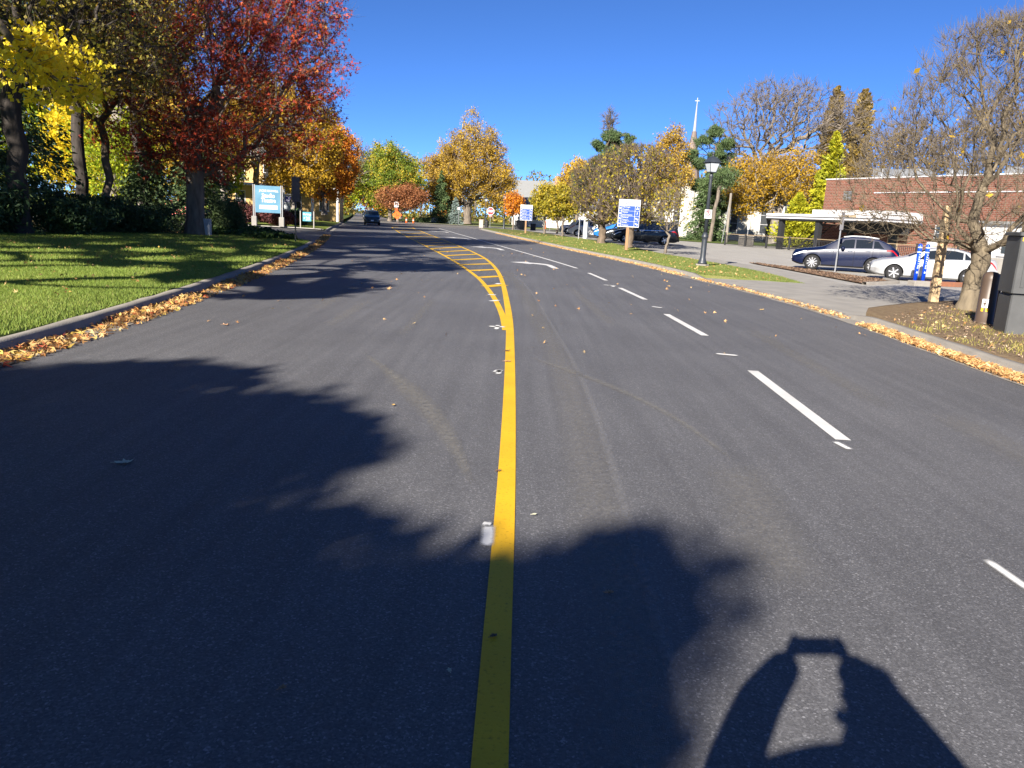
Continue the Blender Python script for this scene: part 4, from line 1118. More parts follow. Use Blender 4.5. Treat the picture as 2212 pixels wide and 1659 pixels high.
def make_car(name, label, kind, paint, loc, heading, group=None, spokes=10, rails=False, cladding=True, cat='car', seam=False, detail=True, wheelmat='alloy', roofbox=False, plate=True):
    """heading: direction the nose points (dx,dy)"""
    d = CARS[kind]; cs = CarShape(d); L_, W = d['L'], d['W']
    ang = math.atan2(heading[1], heading[0])
    t = thing(name, label, cat, loc, ang + math.pi, group)      # local +x runs nose -> tail
    off = -L_ / 2
    xs = sorted(set(list(np.linspace(0, 0.6, 8)) + list(np.linspace(0.6, L_ - 0.5, 34)) + list(np.linspace(L_ - 0.5, L_, 8)) + cs.tx))
    V, F = [], []
    secs = [cs.sec(x) for x in xs]; k = len(secs[0])
    ring = 2 * k - 2
    for x, sc in zip(xs, secs):
        pts = [(x + off, y, z) for y, z in sc] + [(x + off, -y, z) for y, z in sc[-2:0:-1]]
        V += pts
    for i in range(len(xs) - 1):
        for j in range(ring):
            q = (j + 1) % ring
            F.append((i * ring + j, i * ring + q, (i + 1) * ring + q, (i + 1) * ring + j))
    F.append(tuple(range(ring))); F.append(tuple(range(len(xs) * ring - 1, (len(xs) - 1) * ring - 1, -1)))
    me = bpy.data.meshes.new('body'); me.from_pydata(V, [], F)
    bm = bmesh.new(); bm.from_mesh(me); bmesh.ops.recalc_face_normals(bm, faces=bm.faces); bm.to_mesh(me); bm.free()
    body = obj('body', me)
    wx = [d['fo'] + off, d['fo'] + d['wb'] + off]; wr = d['wr']
    cut_ = MB()
    for x in wx:
        for s in (-1, 1):
            cut_.lathe([(wr * 1.14, s * (W / 2 - 0.30)), (wr * 1.14, s * (W / 2 + 0.2))], 28, c=(x, 0, wr), axis='y')
    co_ = cut_.build('cutter', 'rubber')
    md = body.modifiers.new('b', 'BOOLEAN'); md.object = co_; md.operation = 'DIFFERENCE'; md.solver = 'EXACT'
    bpy.context.view_layer.update()
    dg = bpy.context.evaluated_depsgraph_get()
    me2 = bpy.data.meshes.new_from_object(body.evaluated_get(dg))
    bpy.data.objects.remove(body); bpy.data.objects.remove(co_); bpy.data.meshes.remove(me)
    me2.name = 'body'; me2.materials.clear(); me2.materials.append(MATS[paint]); me2.materials.append(MATS['trim_black'])
    for p in me2.polygons:
        c = p.center
        inwell = any(abs((c.x - x) ** 2 + (c.z - wr) ** 2 - (wr * 1.14) ** 2) < 0.012 and abs(c.y) < W / 2 - 0.004 and abs(p.normal.y) < 0.3 for x in wx)
        low = cladding and c.z < d['clear'] + 0.13 or c.z < d['clear'] + 0.02
        p.material_index = 1 if inwell or low or (abs(p.normal.y) > 0.9 and abs(c.y) < W / 2 - 0.22 and abs(c.y) > 0.3) else 0
        p.use_smooth = not inwell
    if hasattr(me2, 'set_sharp_from_angle'): me2.set_sharp_from_angle(angle=R(38))
    obj('body', me2, t)
    def patch(x0, x1, seg, f0, f1, nx=8, o=0.008, s=1, slant=0.0, x1b=None, x0b=None):
        """grid on the side surface between section points seg and seg+1"""
        vs = []
        for i in range(nx + 1):
            for j, f in enumerate(np.linspace(f0, f1, 4)):
                r_ = j / 3
                a = x0 + ((x0b if x0b is not None else x0) - x0) * r_; b = x1 + ((x1b if x1b is not None else x1) - x1) * r_
                x = a + (b - a) * i / nx
                sc = cs.sec(x); p, q = sc[seg], sc[seg + 1]
                vs.append((x + off, s * (p[0] + (q[0] - p[0]) * f + o), p[1] + (q[1] - p[1]) * f + o * 0.3))
        fs = [(i * 4 + j, i * 4 + j + 1, (i + 1) * 4 + j + 1, (i + 1) * 4 + j) for i in range(nx) for j in range(3)]
        return vs, fs
    # windows
    for s in (-1, 1):
        for wi, (a, b) in enumerate(d['win']):
            x0b = a + (0.32 if wi == 0 and kind != 'van' else 0.30 if wi == 0 else 0.0)
            x1b = b - (0.28 if wi == len(d['win']) - 1 and kind != 'van' else 0.0)
            MB().add(*patch(a, b, 6, 0.08, 0.88, s=s, x0b=x0b, x1b=x1b)).build('side_window', 'car_glass', t, smooth=True)
        x0, x1 = d['win'][0][0] - 0.1, d['win'][-1][1] + 0.06
        if detail:
            MB().add(*patch(x0, x1, 6, -0.02, 0.06, nx=16, s=s, o=0.011)).build('window_trim', 'chrome', t, smooth=True)
    def toppatch(x0, x1, wf, o=0.008):
        vs = []
        for i in range(7):
            x = x0 + (x1 - x0) * i / 6
            sc = cs.sec(x)
            ys = [-sc[7][0] * wf, -sc[8][0] * wf, -sc[9][0], 0, sc[9][0], sc[8][0] * wf, sc[7][0] * wf]
            zs = [sc[7][1], sc[8][1], sc[9][1], sc[10][1], sc[9][1], sc[8][1], sc[7][1]]
            vs += [(x + off - (o if x < L_ / 2 else -o), y, z + o) for y, z in zip(ys, zs)]
        fs = [(i * 7 + j, i * 7 + j + 1, (i + 1) * 7 + j + 1, (i + 1) * 7 + j) for i in range(6) for j in range(6)]
        return vs, fs
    MB().add(*toppatch(*d['ws'], 0.97)).build('windscreen', 'car_glass', t, smooth=True)
    MB().add(*toppatch(*d['rw'], 0.97)).build('rear_window', 'car_glass', t, smooth=True)
    # lights
    for s in (-1, 1):
        MB().add(*patch(0.02, 0.62, 5, -0.3, 0.75, s=s, o=0.012, x0b=0.16)).build('headlight', 'lamp_front', t, smooth=True)
        MB().add(*patch(L_ - 0.62, L_ - 0.02, 5, -0.1, 0.8, s=s, o=0.012, x1b=L_ - 0.1)).build('taillight', 'lamp_red', t, smooth=True)
    # front face
    f0 = cs.sec(0.0); zl, zh = f0[2][1], f0[6][1]
    hw = f0[4][0]
    MB().bevbox((off - 0.005, 0, zl + (zh - zl) * 0.58), (0.05, hw * 1.45, (zh - zl) * 0.42), 0.015).build('grille', 'trim_black', t)
    MB().bevbox((off - 0.005, 0, zl + (zh - zl) * 0.12), (0.07, hw * 1.6, (zh - zl) * 0.24), 0.015).build('bumper', 'trim_black', t)
    if plate:
        MB().box((off - 0.045, 0, zl + (zh - zl) * 0.40), (0.012, 0.32, 0.15)).build('licence_plate', 'plate_white', t)
        MB().box((off + L_ + 0.012, 0, 0.85), (0.02, 0.32, 0.15)).build('licence_plate', 'plate_white', t)
    MB().bevbox((off + L_ - 0.02, 0, d['clear'] + 0.20), (0.10, W * 0.82, 0.20), 0.02).build('rear_bumper', 'trim_black', t)
    # mirrors and handles
    for s in (-1, 1):
        x = d['win'][0][0] + 0.28; sc = cs.sec(x)
        mb = MB().lathe([(0.02, -0.10), (0.075, -0.07), (0.095, 0.0), (0.085, 0.07), (0.03, 0.10)], 10, c=(x + off, s * (sc[6][0] + 0.13), sc[6][1] + 0.05), axis='y')
        mb.box((x + off, s * (sc[6][0] + 0.04), sc[6][1] + 0.01), (0.06, 0.10, 0.04))
        mb.build('mirror', paint, t, smooth=True)
        for (a, b) in d['win'][:2]:
            sc = cs.sec(b - 0.15)
            MB().bevbox((b - 0.16 + off, s * (sc[5][0] + 0.012), sc[5][1] - 0.02), (0.20, 0.03, 0.03), 0.008).build('door_handle', 'chrome' if seam else paint, t)
        if seam:
            for x in (d['win'][0][0] - 0.12, d['win'][0][1] + 0.03, d['win'][1][1] + 0.05):
                pts = [cs.sec(x)[i] for i in (2, 3, 4, 5, 6)]
                MB().tube([(x + off, s * (p[0] + 0.001), p[1]) for p in pts], 0.006, 4).build('door_seam', 'trim_black', t)
    if rails:
        for s in (-1, 1):
            pts = []
            for x in np.linspace(d['ws'][1] + 0.1, d['rw'][0] - 0.1, 10):
                sc = cs.sec(x); pts.append((x + off, s * sc[8][0], sc[8][1] + 0.055))
            MB().tube(pts, 0.028, 8).build('roof_rail', 'lamp_clear' if rails == 'chrome' else 'trim_black', t, smooth=True)
    if roofbox:
        z = cs.top(3.2) + 0.10
        prof = []
        mb = MB(); n = 9; V2, F2 = [], []
        for i, u in enumerate(np.linspace(0, 1, n)):
            w_ = 0.42 * (math.sin(min(1, u * 5) * math.pi / 2) * math.sin(min(1, (1 - u) * 7) * math.pi / 2)) ** 0.5 + 0.02
            h = 0.30 * (math.sin(min(1, u * 2.6) * math.pi / 2) * math.sin(min(1, (1 - u) * 4) * math.pi / 2)) ** 0.7 + 0.02
            V2 += [(off + 2.1 + u * 1.95, w_ * yy, z + h * zz) for yy, zz in ((-1, 0.15), (-0.9, 0), (0.9, 0), (1, 0.15), (0.92, 0.8), (0.6, 1), (-0.6, 1), (-0.92, 0.8))]
        for i in range(n - 1):
            for j in range(8):
                F2.append((i * 8 + j, i * 8 + (j + 1) % 8, i * 8 + 8 + (j + 1) % 8, i * 8 + 8 + j))
        F2 += [tuple(range(8)), tuple(range(n * 8 - 1, n * 8 - 9, -1))]
        rb = mb.add(V2, F2).build('roof_box', 'box_grey', t, smooth=True)
        for x in (2.6, 3.5):
            MB().box((off + x, 0, z - 0.03), (0.06, 1.15, 0.04)).build('crossbar', 'trim_black', rb)
    # wheels
    ty, ri, ba = make_wheel(wr, 0.21, spokes)
    tm = rm = bmh = None
    for x in wx:
        for s in (-1, 1):
            w_ = bpy.data.objects.new('wheel', None); w_.empty_display_size = 0.2; link(w_, t)
            w_.location = (x, s * (W / 2 - 0.115), wr); w_.rotation_euler = (0, 0.3, 0 if s < 0 else math.pi)
            if tm is None:
                tm = ty.build('tyre', 'rubber', w_, smooth=True).data; rm = ri.build('rim', wheelmat, w_).data; bmh = ba.build('brake_disc', 'trim_black', w_).data
            else:
                obj('tyre', tm, w_); obj('rim', rm, w_); obj('brake_disc', bmh, w_)
    return t

LOTH = (-0.93, 0.37)
make_car('parked_car', 'dark navy crossover with chrome wheels and roof rails beside the mulch strip', 'suv', 'paint_navy', (15.85, 38.1, lotz(38)), LOTH, rails='chrome', seam=True, spokes=10)
make_car('parked_car', 'bright silver sedan parked behind the two blue bollards', 'sedan', 'paint_silver', (17.05, 32.35, lotz(32)), LOTH, cladding=False, seam=True, spokes=6)
VH = (-0.998, 0.06)
make_car('parked_minivan', 'black minivan with a grey roof box behind the larger blue direction sign', 'van', 'paint_black', (9.95, 62.4, lotz(62.4)), VH, cat='minivan', seam=True, spokes=5, rails='black', roofbox=True, cladding=False)
grp = 'cars parked in a row behind the grass strip'
make_car('parked_car', 'black car between the black minivan and the bright blue car', 'crossover', 'paint_black', (9.55, 67.3, lotz(66.5)), VH, grp, spokes=6)
make_car('parked_car', 'bright blue crossover nosing out behind the thick tree trunk', 'crossover', 'paint_blue', (9.0, 72.0, lotz(71.2)), VH, grp, spokes=6)
make_car('parked_car', 'white hatchback backed in with its red taillight towards the street', 'crossover', 'paint_car_white', (6.9, 76.2, lotz(76)), (0.998, -0.06), grp, spokes=6)
make_car('parked_car', 'dark grey car between the two white cars of the row', 'crossover', 'paint_grey', (7.2, 81.2, lotz(81)), VH, grp, spokes=6)
make_car('parked_car', 'white crossover at the far end of the parked row', 'suv', 'paint_car_white', (6.7, 86.4, lotz(86)), VH, grp, spokes=6)
onc = make_car('moving_car', 'dark teal crossover driving towards us on the far left lane', 'crossover', 'paint_teal', (-17.3, 91.5, 0.005), (0.2, -0.98), spokes=6, detail=False)
grp = 'far cars down the street'
make_car('far_car', 'grey car following far behind the dark teal crossover', 'sedan', 'paint_grey', (-29.6, 152, 0.01), (0.2, -0.98), grp, detail=False)
make_car('far_car', 'tall black car just behind the far grey car', 'suv', 'paint_black', (-31.6, 163, 0.01), (0.2, -0.98), grp, detail=False)
make_car('far_car', 'light car parked under the trees by the far left pavement', 'suv', 'paint_car_white', (-33.0, 118, 0.13), (0.2, -0.98), grp, detail=False)
# ------------------------------------------------------------------ signs, lamps, posts, cabinets
plain('galv', (0.42, 0.43, 0.44), rough=0.45, metal=0.6); plain('sign_white', (0.58, 0.58, 0.58), rough=0.5); plain('sign_blue', (0.004, 0.05, 0.36), rough=0.45)
plain('sign_red', (0.62, 0.012, 0.02), rough=0.45); plain('sign_orange', (0.95, 0.13, 0.012), rough=0.5); plain('sign_pink', (0.95, 0.22, 0.20), rough=0.6); plain('sign_black', (0.015, 0.015, 0.016), rough=0.6)
plain('sign_navy', (0.015, 0.03, 0.10), rough=0.5); plain('sign_grey', (0.30, 0.33, 0.36), rough=0.5); plain('sign_aqua', (0.10, 0.42, 0.45), rough=0.5)
pm('banner_blue', (0.10, 0.24, 0.34), (0.055, 0.16, 0.25), scale=0.9, rough=0.6); plain('sign_teal', (0.05, 0.25, 0.33), rough=0.55); plain('sign_purple', (0.05, 0.035, 0.24), rough=0.5)
pm('post_wood', (0.34, 0.19, 0.095), (0.24, 0.13, 0.065), scale=5, rough=0.8, stretch=(6, 6, 0.6), bump=0.3); pm('grey_wood', (0.36, 0.34, 0.31), (0.24, 0.22, 0.20), scale=5, rough=0.85, stretch=(6, 6, 0.6), bump=0.3)
pm('lamp_iron', (0.036, 0.043, 0.055), (0.022, 0.027, 0.034), scale=4, rough=0.45, spec=0.5); glassm('lamp_glass', (0.42, 0.46, 0.50), 0.15); plain('sign_back', (0.03, 0.033, 0.034), rough=0.6)
plain('bollard_blue', (0.004, 0.06, 0.62), rough=0.35); plain('band_white', (0.75, 0.8, 0.85), rough=0.4)
pm('cabinet', (0.075, 0.077, 0.078), (0.055, 0.057, 0.058), scale=3, rough=0.55, bump=0.15, bscale=80); pm('pedestal', (0.085, 0.058, 0.042), (0.065, 0.045, 0.032), scale=3, rough=0.45)
plain('sticker_yellow', (0.72, 0.45, 0.02)); plain('sticker_white', (0.62, 0.66, 0.68)); pm('raw_timber', (0.52, 0.38, 0.22), (0.38, 0.27, 0.15), scale=4, rough=0.85, stretch=(5, 5, 0.5), bump=0.4)
pm('rusty_steel', (0.24, 0.085, 0.04), (0.15, 0.075, 0.045), scale=6, rough=0.8); plain('cone_orange', (0.92, 0.13, 0.02), rough=0.5); plain('hydrant_yellow', (0.78, 0.48, 0.01), rough=0.45)
pm('stone_pillar', (0.42, 0.33, 0.30), (0.34, 0.27, 0.25), scale=6, rough=0.9, bump=0.4); plain('stop_white', (0.85, 0.85, 0.85)); plain('sign_green', (0.02, 0.30, 0.10))

def lamp_post(label, loc, H=4.55, group=None, rz=0.3):
    t = thing('street_lamp', label, 'street lamp', loc, rz, group)
    s = H / 4.55
    MB().lathe([(0.29, 0), (0.29, 0.06)], 8).build('footing', 'concrete', t)
    MB().lathe([(0.19, 0.06), (0.195, 0.12), (0.15, 0.19), (0.135, 0.26), (0.115, 0.34), (0.112, 1.05 * s), (0.112, 1.10 * s), (0.15, 1.16 * s), (0.15, 1.20 * s), (0.105, 1.27 * s), (0.08, 1.36 * s)], 14).build('pedestal', 'lamp_iron', t, smooth=True)
    MB().lathe([(0.082, 1.34 * s), (0.062, 3.45 * s), (0.062, 3.52 * s), (0.085, 3.58 * s), (0.085, 3.64 * s), (0.05, 3.70 * s), (0.045, 3.76 * s)], 12).build('pole', 'lamp_iron', t, smooth=True)
    z0, z1 = 3.76 * s, 4.13 * s; a, b = 0.125 * s, 0.215 * s
    h = bpy.data.objects.new('lantern', None); link(h, t)
    MB().add([(-a, -a, z0 + .02), (a, -a, z0 + .02), (a, a, z0 + .02), (-a, a, z0 + .02), (-b, -b, z1), (b, -b, z1), (b, b, z1), (-b, b, z1)], [(0, 1, 5, 4), (1, 2, 6, 5), (2, 3, 7, 6), (3, 0, 4, 7)]).build('pane', 'lamp_glass', h)
    fr = MB()
    for i, j in ((-1, -1), (1, -1), (1, 1), (-1, 1)): fr.tube([(i * a, j * a, z0), (i * b, j * b, z1)], 0.014 * s, 4)
    fr.box((0, 0, z0), (2 * a + 0.03, 2 * a + 0.03, 0.03 * s)); fr.box((0, 0, z1), (2 * b + 0.03, 2 * b + 0.03, 0.025 * s))
    fr.build('frame', 'lamp_iron', h)
    c, z2 = 0.27 * s, z1 + 0.01
    MB().add([(-c, -c, z2), (c, -c, z2), (c, c, z2), (-c, c, z2), (-.16 * s, -.16 * s, z2 + .16 * s), (.16 * s, -.16 * s, z2 + .16 * s), (.16 * s, .16 * s, z2 + .16 * s), (-.16 * s, .16 * s, z2 + .16 * s), (-.06 * s, -.06 * s, z2 + .24 * s), (.06 * s, -.06 * s, z2 + .24 * s), (.06 * s, .06 * s, z2 + .24 * s), (-.06 * s, .06 * s, z2 + .24 * s)],
             [(0, 3, 2, 1), (0, 1, 5, 4), (1, 2, 6, 5), (2, 3, 7, 6), (3, 0, 4, 7), (4, 5, 9, 8), (5, 6, 10, 9), (6, 7, 11, 10), (7, 4, 8, 11), (8, 9, 10, 11)]).build('lantern_roof', 'lamp_iron', h)
    MB().lathe([(0.035, z2 + .23 * s), (0.035, z2 + .31 * s), (0.075, z2 + .33 * s), (0.075, z2 + .36 * s), (0.035, z2 + .385 * s), (0.02, z2 + .42 * s)], 10).build('finial', 'lamp_iron', h)
    MB().lathe([(0.03, z0), (0.045, z0 + 0.12), (0.03, z0 + 0.17)], 8).build('bulb', 'sign_white', h)
    return t
lampo = lamp_post('tall black lantern post with a no parking sign on the near grass strip', (7.75, 32.9, 0.06), 4.6, 'heritage street lamps')
def no_parking(t, z, y=-0.09, s=1.0, rz=0.0):
    sp = bpy.data.objects.new('sign', None); link(sp, t); sp.location = (0, 0, z); sp.rotation_euler = (0, 0, rz)
    MB().bevbox((0, y, 0), (0.30 * s, 0.012, 0.30 * s * 1.12), 0.003).build('plate', 'sign_white', sp)
    n = 28
    ring = MB()
    V, F = [], []
    for i in range(n):
        a = 2 * math.pi * i / n
        for r_ in (0.105 * s, 0.082 * s): V.append((r_ * math.cos(a), y - 0.009, 0.045 * s + r_ * math.sin(a)))
    for i in range(n): F.append((2 * i, 2 * i + 1, (2 * i + 3) % (2 * n), (2 * i + 2) % (2 * n)))
    ring.add(V, F)
    M = Matrix.Translation((0, y - 0.0095, 0.045 * s)) @ Matrix.Rotation(R(45), 4, 'Y')
    ring.box((0, 0, 0), (0.19 * s, 0.002, 0.02 * s), M)
    ring.build('prohibition_ring', 'sign_red', sp)
    text('P', 0.17 * s, 'sign_black', sp, (0, y - 0.0085, 0.042 * s), depth=0.0005, bold=0.004)
    text('◂   ▸' if False else '<   >', 0.075 * s, 'sign_black', sp, (0, y - 0.0085, -0.115 * s), name='arrows', depth=0.0005, bold=0.004)
    return sp
no_parking(lampo, 2.12, y=-0.09, s=1.08, rz=-0.1)
lamp_post('black lantern post standing just right of the stop sign', (-2.1, 100.5, 0.15), 4.6, 'heritage street lamps')
lamp_post('black lantern post rising behind the stone pillar', (-5.7, 127, 0.12), 4.7, 'heritage street lamps')
lamp_post('far black lantern post above the orange construction signs', (-25.2, 158, 0.12), 4.7, 'heritage street lamps')

def dir_sign(label, loc, rz, rows, small=False, s=1.0):
    t = thing('direction_sign', label, 'direction sign', loc, rz, 'blue direction signs')
    w, h, z0 = 1.24 * s, 1.56 * s, 1.32 * s
    MB().bevbox((0, 0.09, (z0 + 1.2) / 2), (0.16, 0.14, z0 + 1.2), 0.01).build('post', 'post_wood', t)
    MB().bevbox((0, 0, z0 + h / 2), (w, 0.03, h), 0.012).build('panel', 'sign_white', t)
    y = -0.019
    text('NiagaraLake', 0.25 * s, 'sign_navy', t, (0, y, z0 + h * 0.895), bold=0.002, maxw=w * 0.78)
    sw = MB()
    for k in range(12):
        u0, u1 = k / 12, (k + 1) / 12
        f = lambda u: (w * (-0.22 + 0.5 * u), z0 + h * (0.945 + 0.035 * math.sin(u * math.pi)))
        (xa, za), (xb, zb) = f(u0), f(u1); th = 0.014 * s * math.sin((u0 + .04) * math.pi)
        sw.add([(xa, y, za - th), (xb, y, zb - th), (xb, y, zb + th), (xa, y, za + th)], [(0, 1, 2, 3)])
    sw.build('swoosh', 'sign_aqua', t)
    rh = h * 0.75 / 4
    for i, (arrow_, a, b, sym) in enumerate(rows):
        zc = z0 + 0.025 + rh * (3.5 - i) - 0.0 + 0.01
        for (x0, x1) in ((-w / 2 + 0.03, -w / 2 + 0.17 * s), (-w / 2 + 0.19 * s, w / 2 - 0.30 * s), (w / 2 - 0.28 * s, w / 2 - 0.03)):
            MB().box(((x0 + x1) / 2, y + 0.001, zc), (x1 - x0, 0.006, rh - 0.014)).build('blue_field', 'sign_blue', t)
        ax = -w / 2 + 0.10 * s
        ang = {'u': 0, 'l': 90, 'r': -90}[arrow_]
        M = Matrix.Translation((ax, y - 0.004, zc)) @ Matrix.Rotation(R(-ang), 4, 'Y') @ XZ
        q = 0.055 * s
        MB().prism([(-q * 0.45, -q * 1.1), (q * 0.45, -q * 1.1), (q * 0.45, 0), (q * 1.1, 0), (0, q * 1.25), (-q * 1.1, 0), (-q * 0.45, 0)], 0, 0.002, M).build('arrow', 'sign_white', t)
        for j, tx in enumerate((a, b)):
            text(tx, 0.125 * s, 'sign_white', t, (-w / 2 + 0.225 * s, y - 0.004, zc + (0.073 - 0.146 * j) * s), align='LEFT', depth=0.001, bold=0.0, maxw=w * 0.52)
        sx = w / 2 - 0.155 * s
        if sym == 'm':
            mk = MB()
            for dx, dz, rr, ta in ((-0.042, 0.022, 0.044, 0.35), (0.036, -0.02, 0.047, -0.25)):
                M = Matrix.Translation((sx + dx * s, y - 0.005, zc + dz * s)) @ Matrix.Rotation(ta, 4, 'Y') @ XZ
                mk.prism([(-rr * s, rr * s * 0.8), (-rr * s * 0.9, -rr * s * 0.4), (0, -rr * s * 1.2), (rr * s * 0.9, -rr * s * 0.4), (rr * s, rr * s * 0.8), (0, rr * s * 0.6)], 0, 0.002, M)
            mk.build('mask_symbol', 'sign_white', t)
        elif sym == 'h':
            M = Matrix.Translation((sx, y - 0.005, zc)) @ XZ
            q = 0.06 * s
            MB().prism([(-q, -q), (q, -q), (q, q * 0.2), (q * 0.35, q * 0.35), (0, q * 1.1), (-q * 0.35, q * 0.35), (-q, q * 0.2)], 0, 0.002, M).build('building_symbol', 'sign_white', t)
        else:
            text(sym, 0.20 * s, 'sign_white', t, (sx, y - 0.004, zc), depth=0.001, bold=0.006, name='symbol')
    return t
dir_sign('nearer and larger blue and white direction sign before the black minivan', (6.25, 45.7, 0.12), -0.08, [('u', 'Heritage', 'District', 'A'), ('u', 'Visitor', 'Information', '?'), ('l', 'Festival', 'Theatre', 'm'), ('l', 'Studio', 'Theatre', 'm')])
dir_sign('farther blue and white direction sign between the stop sign and the parked row', (0.55, 80.5, 0.12), -0.02, [('u', 'Court House', 'Theatre', 'm'), ('u', 'Historical', 'Museum', 'A'), ('u', 'Royal George', 'Theatre', 'm'), ('r', 'Pumphouse', 'Arts Centre', 'h')])

# ---- left: sign seen from behind, parking sign, theatre banner
t = thing('street_sign', 'dark sign plate on a thin green post turned away from us on the left lawn', 'street sign', (-9.55, 33.3, 0.14), R(62))
MB().tube([(0, 0, 0), (0, 0, 2.75)], 0.03, 6).build('post', 'sign_back', t)
MB().bevbox((0, -0.04, 2.17), (0.46, 0.012, 1.02), 0.004).build('plate', 'sign_back', t)
t = thing('parking_sign', 'teal Parking $25 board hung between two grey wooden posts on the island', 'parking sign', (-15.6, 57.4, 0.14), R(4)); t.scale = (0.78, 0.78, 0.80)
for x in (-0.62, 0.62): MB().bevbox((x, 0, 0.75), (0.09, 0.09, 1.5), 0.008).build('post', 'grey_wood', t)
MB().bevbox((0.0, -0.06, 1.0), (0.80, 0.02, 0.82), 0.006).build('panel', 'sign_teal', t)
text('Parking', 0.24, 'sign_white', t, (0, -0.072, 1.20), bold=0.006, maxw=0.72); text('$', 0.20, 'sign_white', t, (-0.25, -0.072, 0.86), bold=0.006); text('25', 0.42, 'sign_white', t, (0.09, -0.072, 0.82), bold=0.01)
t = thing('theatre_banner', 'tall pale blue theatre banner between two concrete-footed steel posts', 'banner sign', (-18.17, 56.5, 0.14), R(9)); t.scale = (0.78, 0.78, 0.80)
for x in (-1.22, 1.22):
    MB().bevbox((x, 0, 0.42), (0.46, 0.46, 0.84), 0.03).build('footing', 'concrete_light', t)
    for dx in (-0.07, 0.07): MB().bevbox((x + dx, 0, 2.1), (0.07, 0.10, 3.0), 0.01).build('post', 'galv', t)
MB().bevbox((0, -0.02, 2.35), (2.22, 0.03, 2.35), 0.006).build('banner', 'banner_blue', t)
text('JACKIE MAXWELL', 0.26, 'sign_white', t, (0.1, -0.04, 3.08), bold=0.006, maxw=1.72); text('Studio', 0.52, 'sign_white', t, (0.05, -0.04, 2.66), bold=0.012, maxw=1.15); text('Theatre', 0.52, 'sign_white', t, (0.05, -0.04, 2.24), bold=0.012, maxw=1.3)
MB().bevbox((0.05, -0.04, 1.66), (1.62, 0.012, 0.34), 0.004).build('web_panel', 'sign_white', t)
text('SHAWFEST.COM', 0.22, 'sign_grey', t, (0.05, -0.05, 1.66), maxw=1.35)
t = thing('hanging_sign', 'white framed hanging sign with a purple panel on a white post', 'hanging sign', (-20.8, 70.5, 0.5), R(8)); t.scale = (0.78, 0.78, 0.78)
MB().bevbox((0.72, 0, 1.45), (0.16, 0.16, 2.9), 0.01).build('post', 'sign_white', t); MB().box((0.1, 0, 2.78), (1.3, 0.10, 0.10)).build('arm', 'sign_white', t)
MB().bevbox((0, 0, 1.85), (1.05, 0.06, 1.5), 0.01).build('panel', 'sign_white', t); MB().bevbox((0, -0.035, 2.2), (0.80, 0.012, 0.62), 0.004).build('purple_field', 'sign_purple', t)
MB().lathe([(0.10, -0.048), (0.10, -0.044)], 12, c=(0, 0, 2.36), axis='y').build('emblem', 'sign_white', t); MB().bevbox((0, -0.035, 1.45), (0.80, 0.012, 0.62), 0.004).build('picture_field', 'sign_grey', t)
MB().box((0, -0.044, 2.12), (0.6, 0.004, 0.07)).build('lettering', 'sign_white', t); MB().box((0, -0.044, 2.0), (0.5, 0.004, 0.05)).build('lettering', 'sign_white', t)
t = thing('utility_box', 'pale grey metal utility box standing against the red maple trunk', 'utility box', (-13.27, 33.1, 0.15), 0.1); t.scale = (0.66, 0.7, 0.8)
MB().bevbox((0, 0, 0.5), (0.55, 0.4, 0.92), 0.02).build('cabinet', 'sign_grey', t); MB().box((0, 0, 0.02), (0.62, 0.48, 0.10)).build('base', 'concrete', t); MB().bevbox((0.33, -0.4, 0.02), (0.9, 0.7, 0.10), 0.02).build('pad', 'concrete', t)
t = thing('fire_hydrant', 'small yellow fire hydrant by the far left pavement', 'fire hydrant', (-31.5, 128, 0.13))
MB().lathe([(0.17, 0), (0.17, 0.05), (0.11, 0.06), (0.11, 0.55), (0.15, 0.57), (0.15, 0.62), (0.11, 0.70), (0.04, 0.78)], 12).build('barrel', 'hydrant_yellow', t, smooth=True)
for s in (-1, 1): MB().lathe([(0.07, 0.0), (0.07, 0.10)], 8, c=(0, 0, 0.42), axis='x', M=Matrix.Scale(s, 4, (1, 0, 0)) @ Matrix.Translation((0.10, 0, 0))).build('nozzle', 'hydrant_yellow', t)

# ---- far intersection
t = thing('stop_sign', 'red octagonal STOP sign on a steel post at the corner', 'stop sign', (-4.35, 112.5, 0.12), -0.03)
MB().tube([(0, 0.05, 0), (0, 0.05, 2.6)], 0.03, 6).build('post', 'galv', t)
oc = lambda r_: [(r_ * math.cos(R(22.5 + 45 * k)), r_ * math.sin(R(22.5 + 45 * k))) for k in range(8)]
MB().prism(oc(0.56), 0, 0.02, Matrix.Translation((0, 0, 2.28)) @ XZ).build('border', 'stop_white', t); MB().prism(oc(0.51), 0, 0.006, Matrix.Translation((0, -0.021, 2.28)) @ XZ).build('plate', 'sign_red', t)
text('STOP', 0.42, 'stop_white', t, (0, -0.029, 2.28), bold=0.012, xscale=0.75, maxw=0.84); MB().bevbox((0, 0, 1.62), (0.42, 0.02, 0.18), 0.004).build('tab', 'sign_pink', t)
t = thing('stone_pillar', 'pinkish stone pillar at the street corner left of the stop sign', 'pillar', (-5.35, 107.4, 0.1)); t.scale = (0.68, 0.68, 0.62)
MB().bevbox((0, 0, 0.85), (0.8, 0.8, 1.7), 0.03).build('shaft', 'stone_pillar', t); MB().bevbox((0, 0, 1.74), (0.9, 0.9, 0.1), 0.02).build('cap', 'stone_pillar', t)
t = thing('litter_bin', 'black litter bin beside the stone pillar', 'litter bin', (-4.75, 110.6, 0.12)); t.scale = (0.8, 0.8, 0.8)
MB().lathe([(0.32, 0), (0.38, 0.9), (0.40, 0.95)], 14).build('drum', 'sign_black', t); MB().lathe([(0.40, 0.95), (0.38, 1.15), (0.2, 1.3)], 14).build('lid', 'sign_black', t)
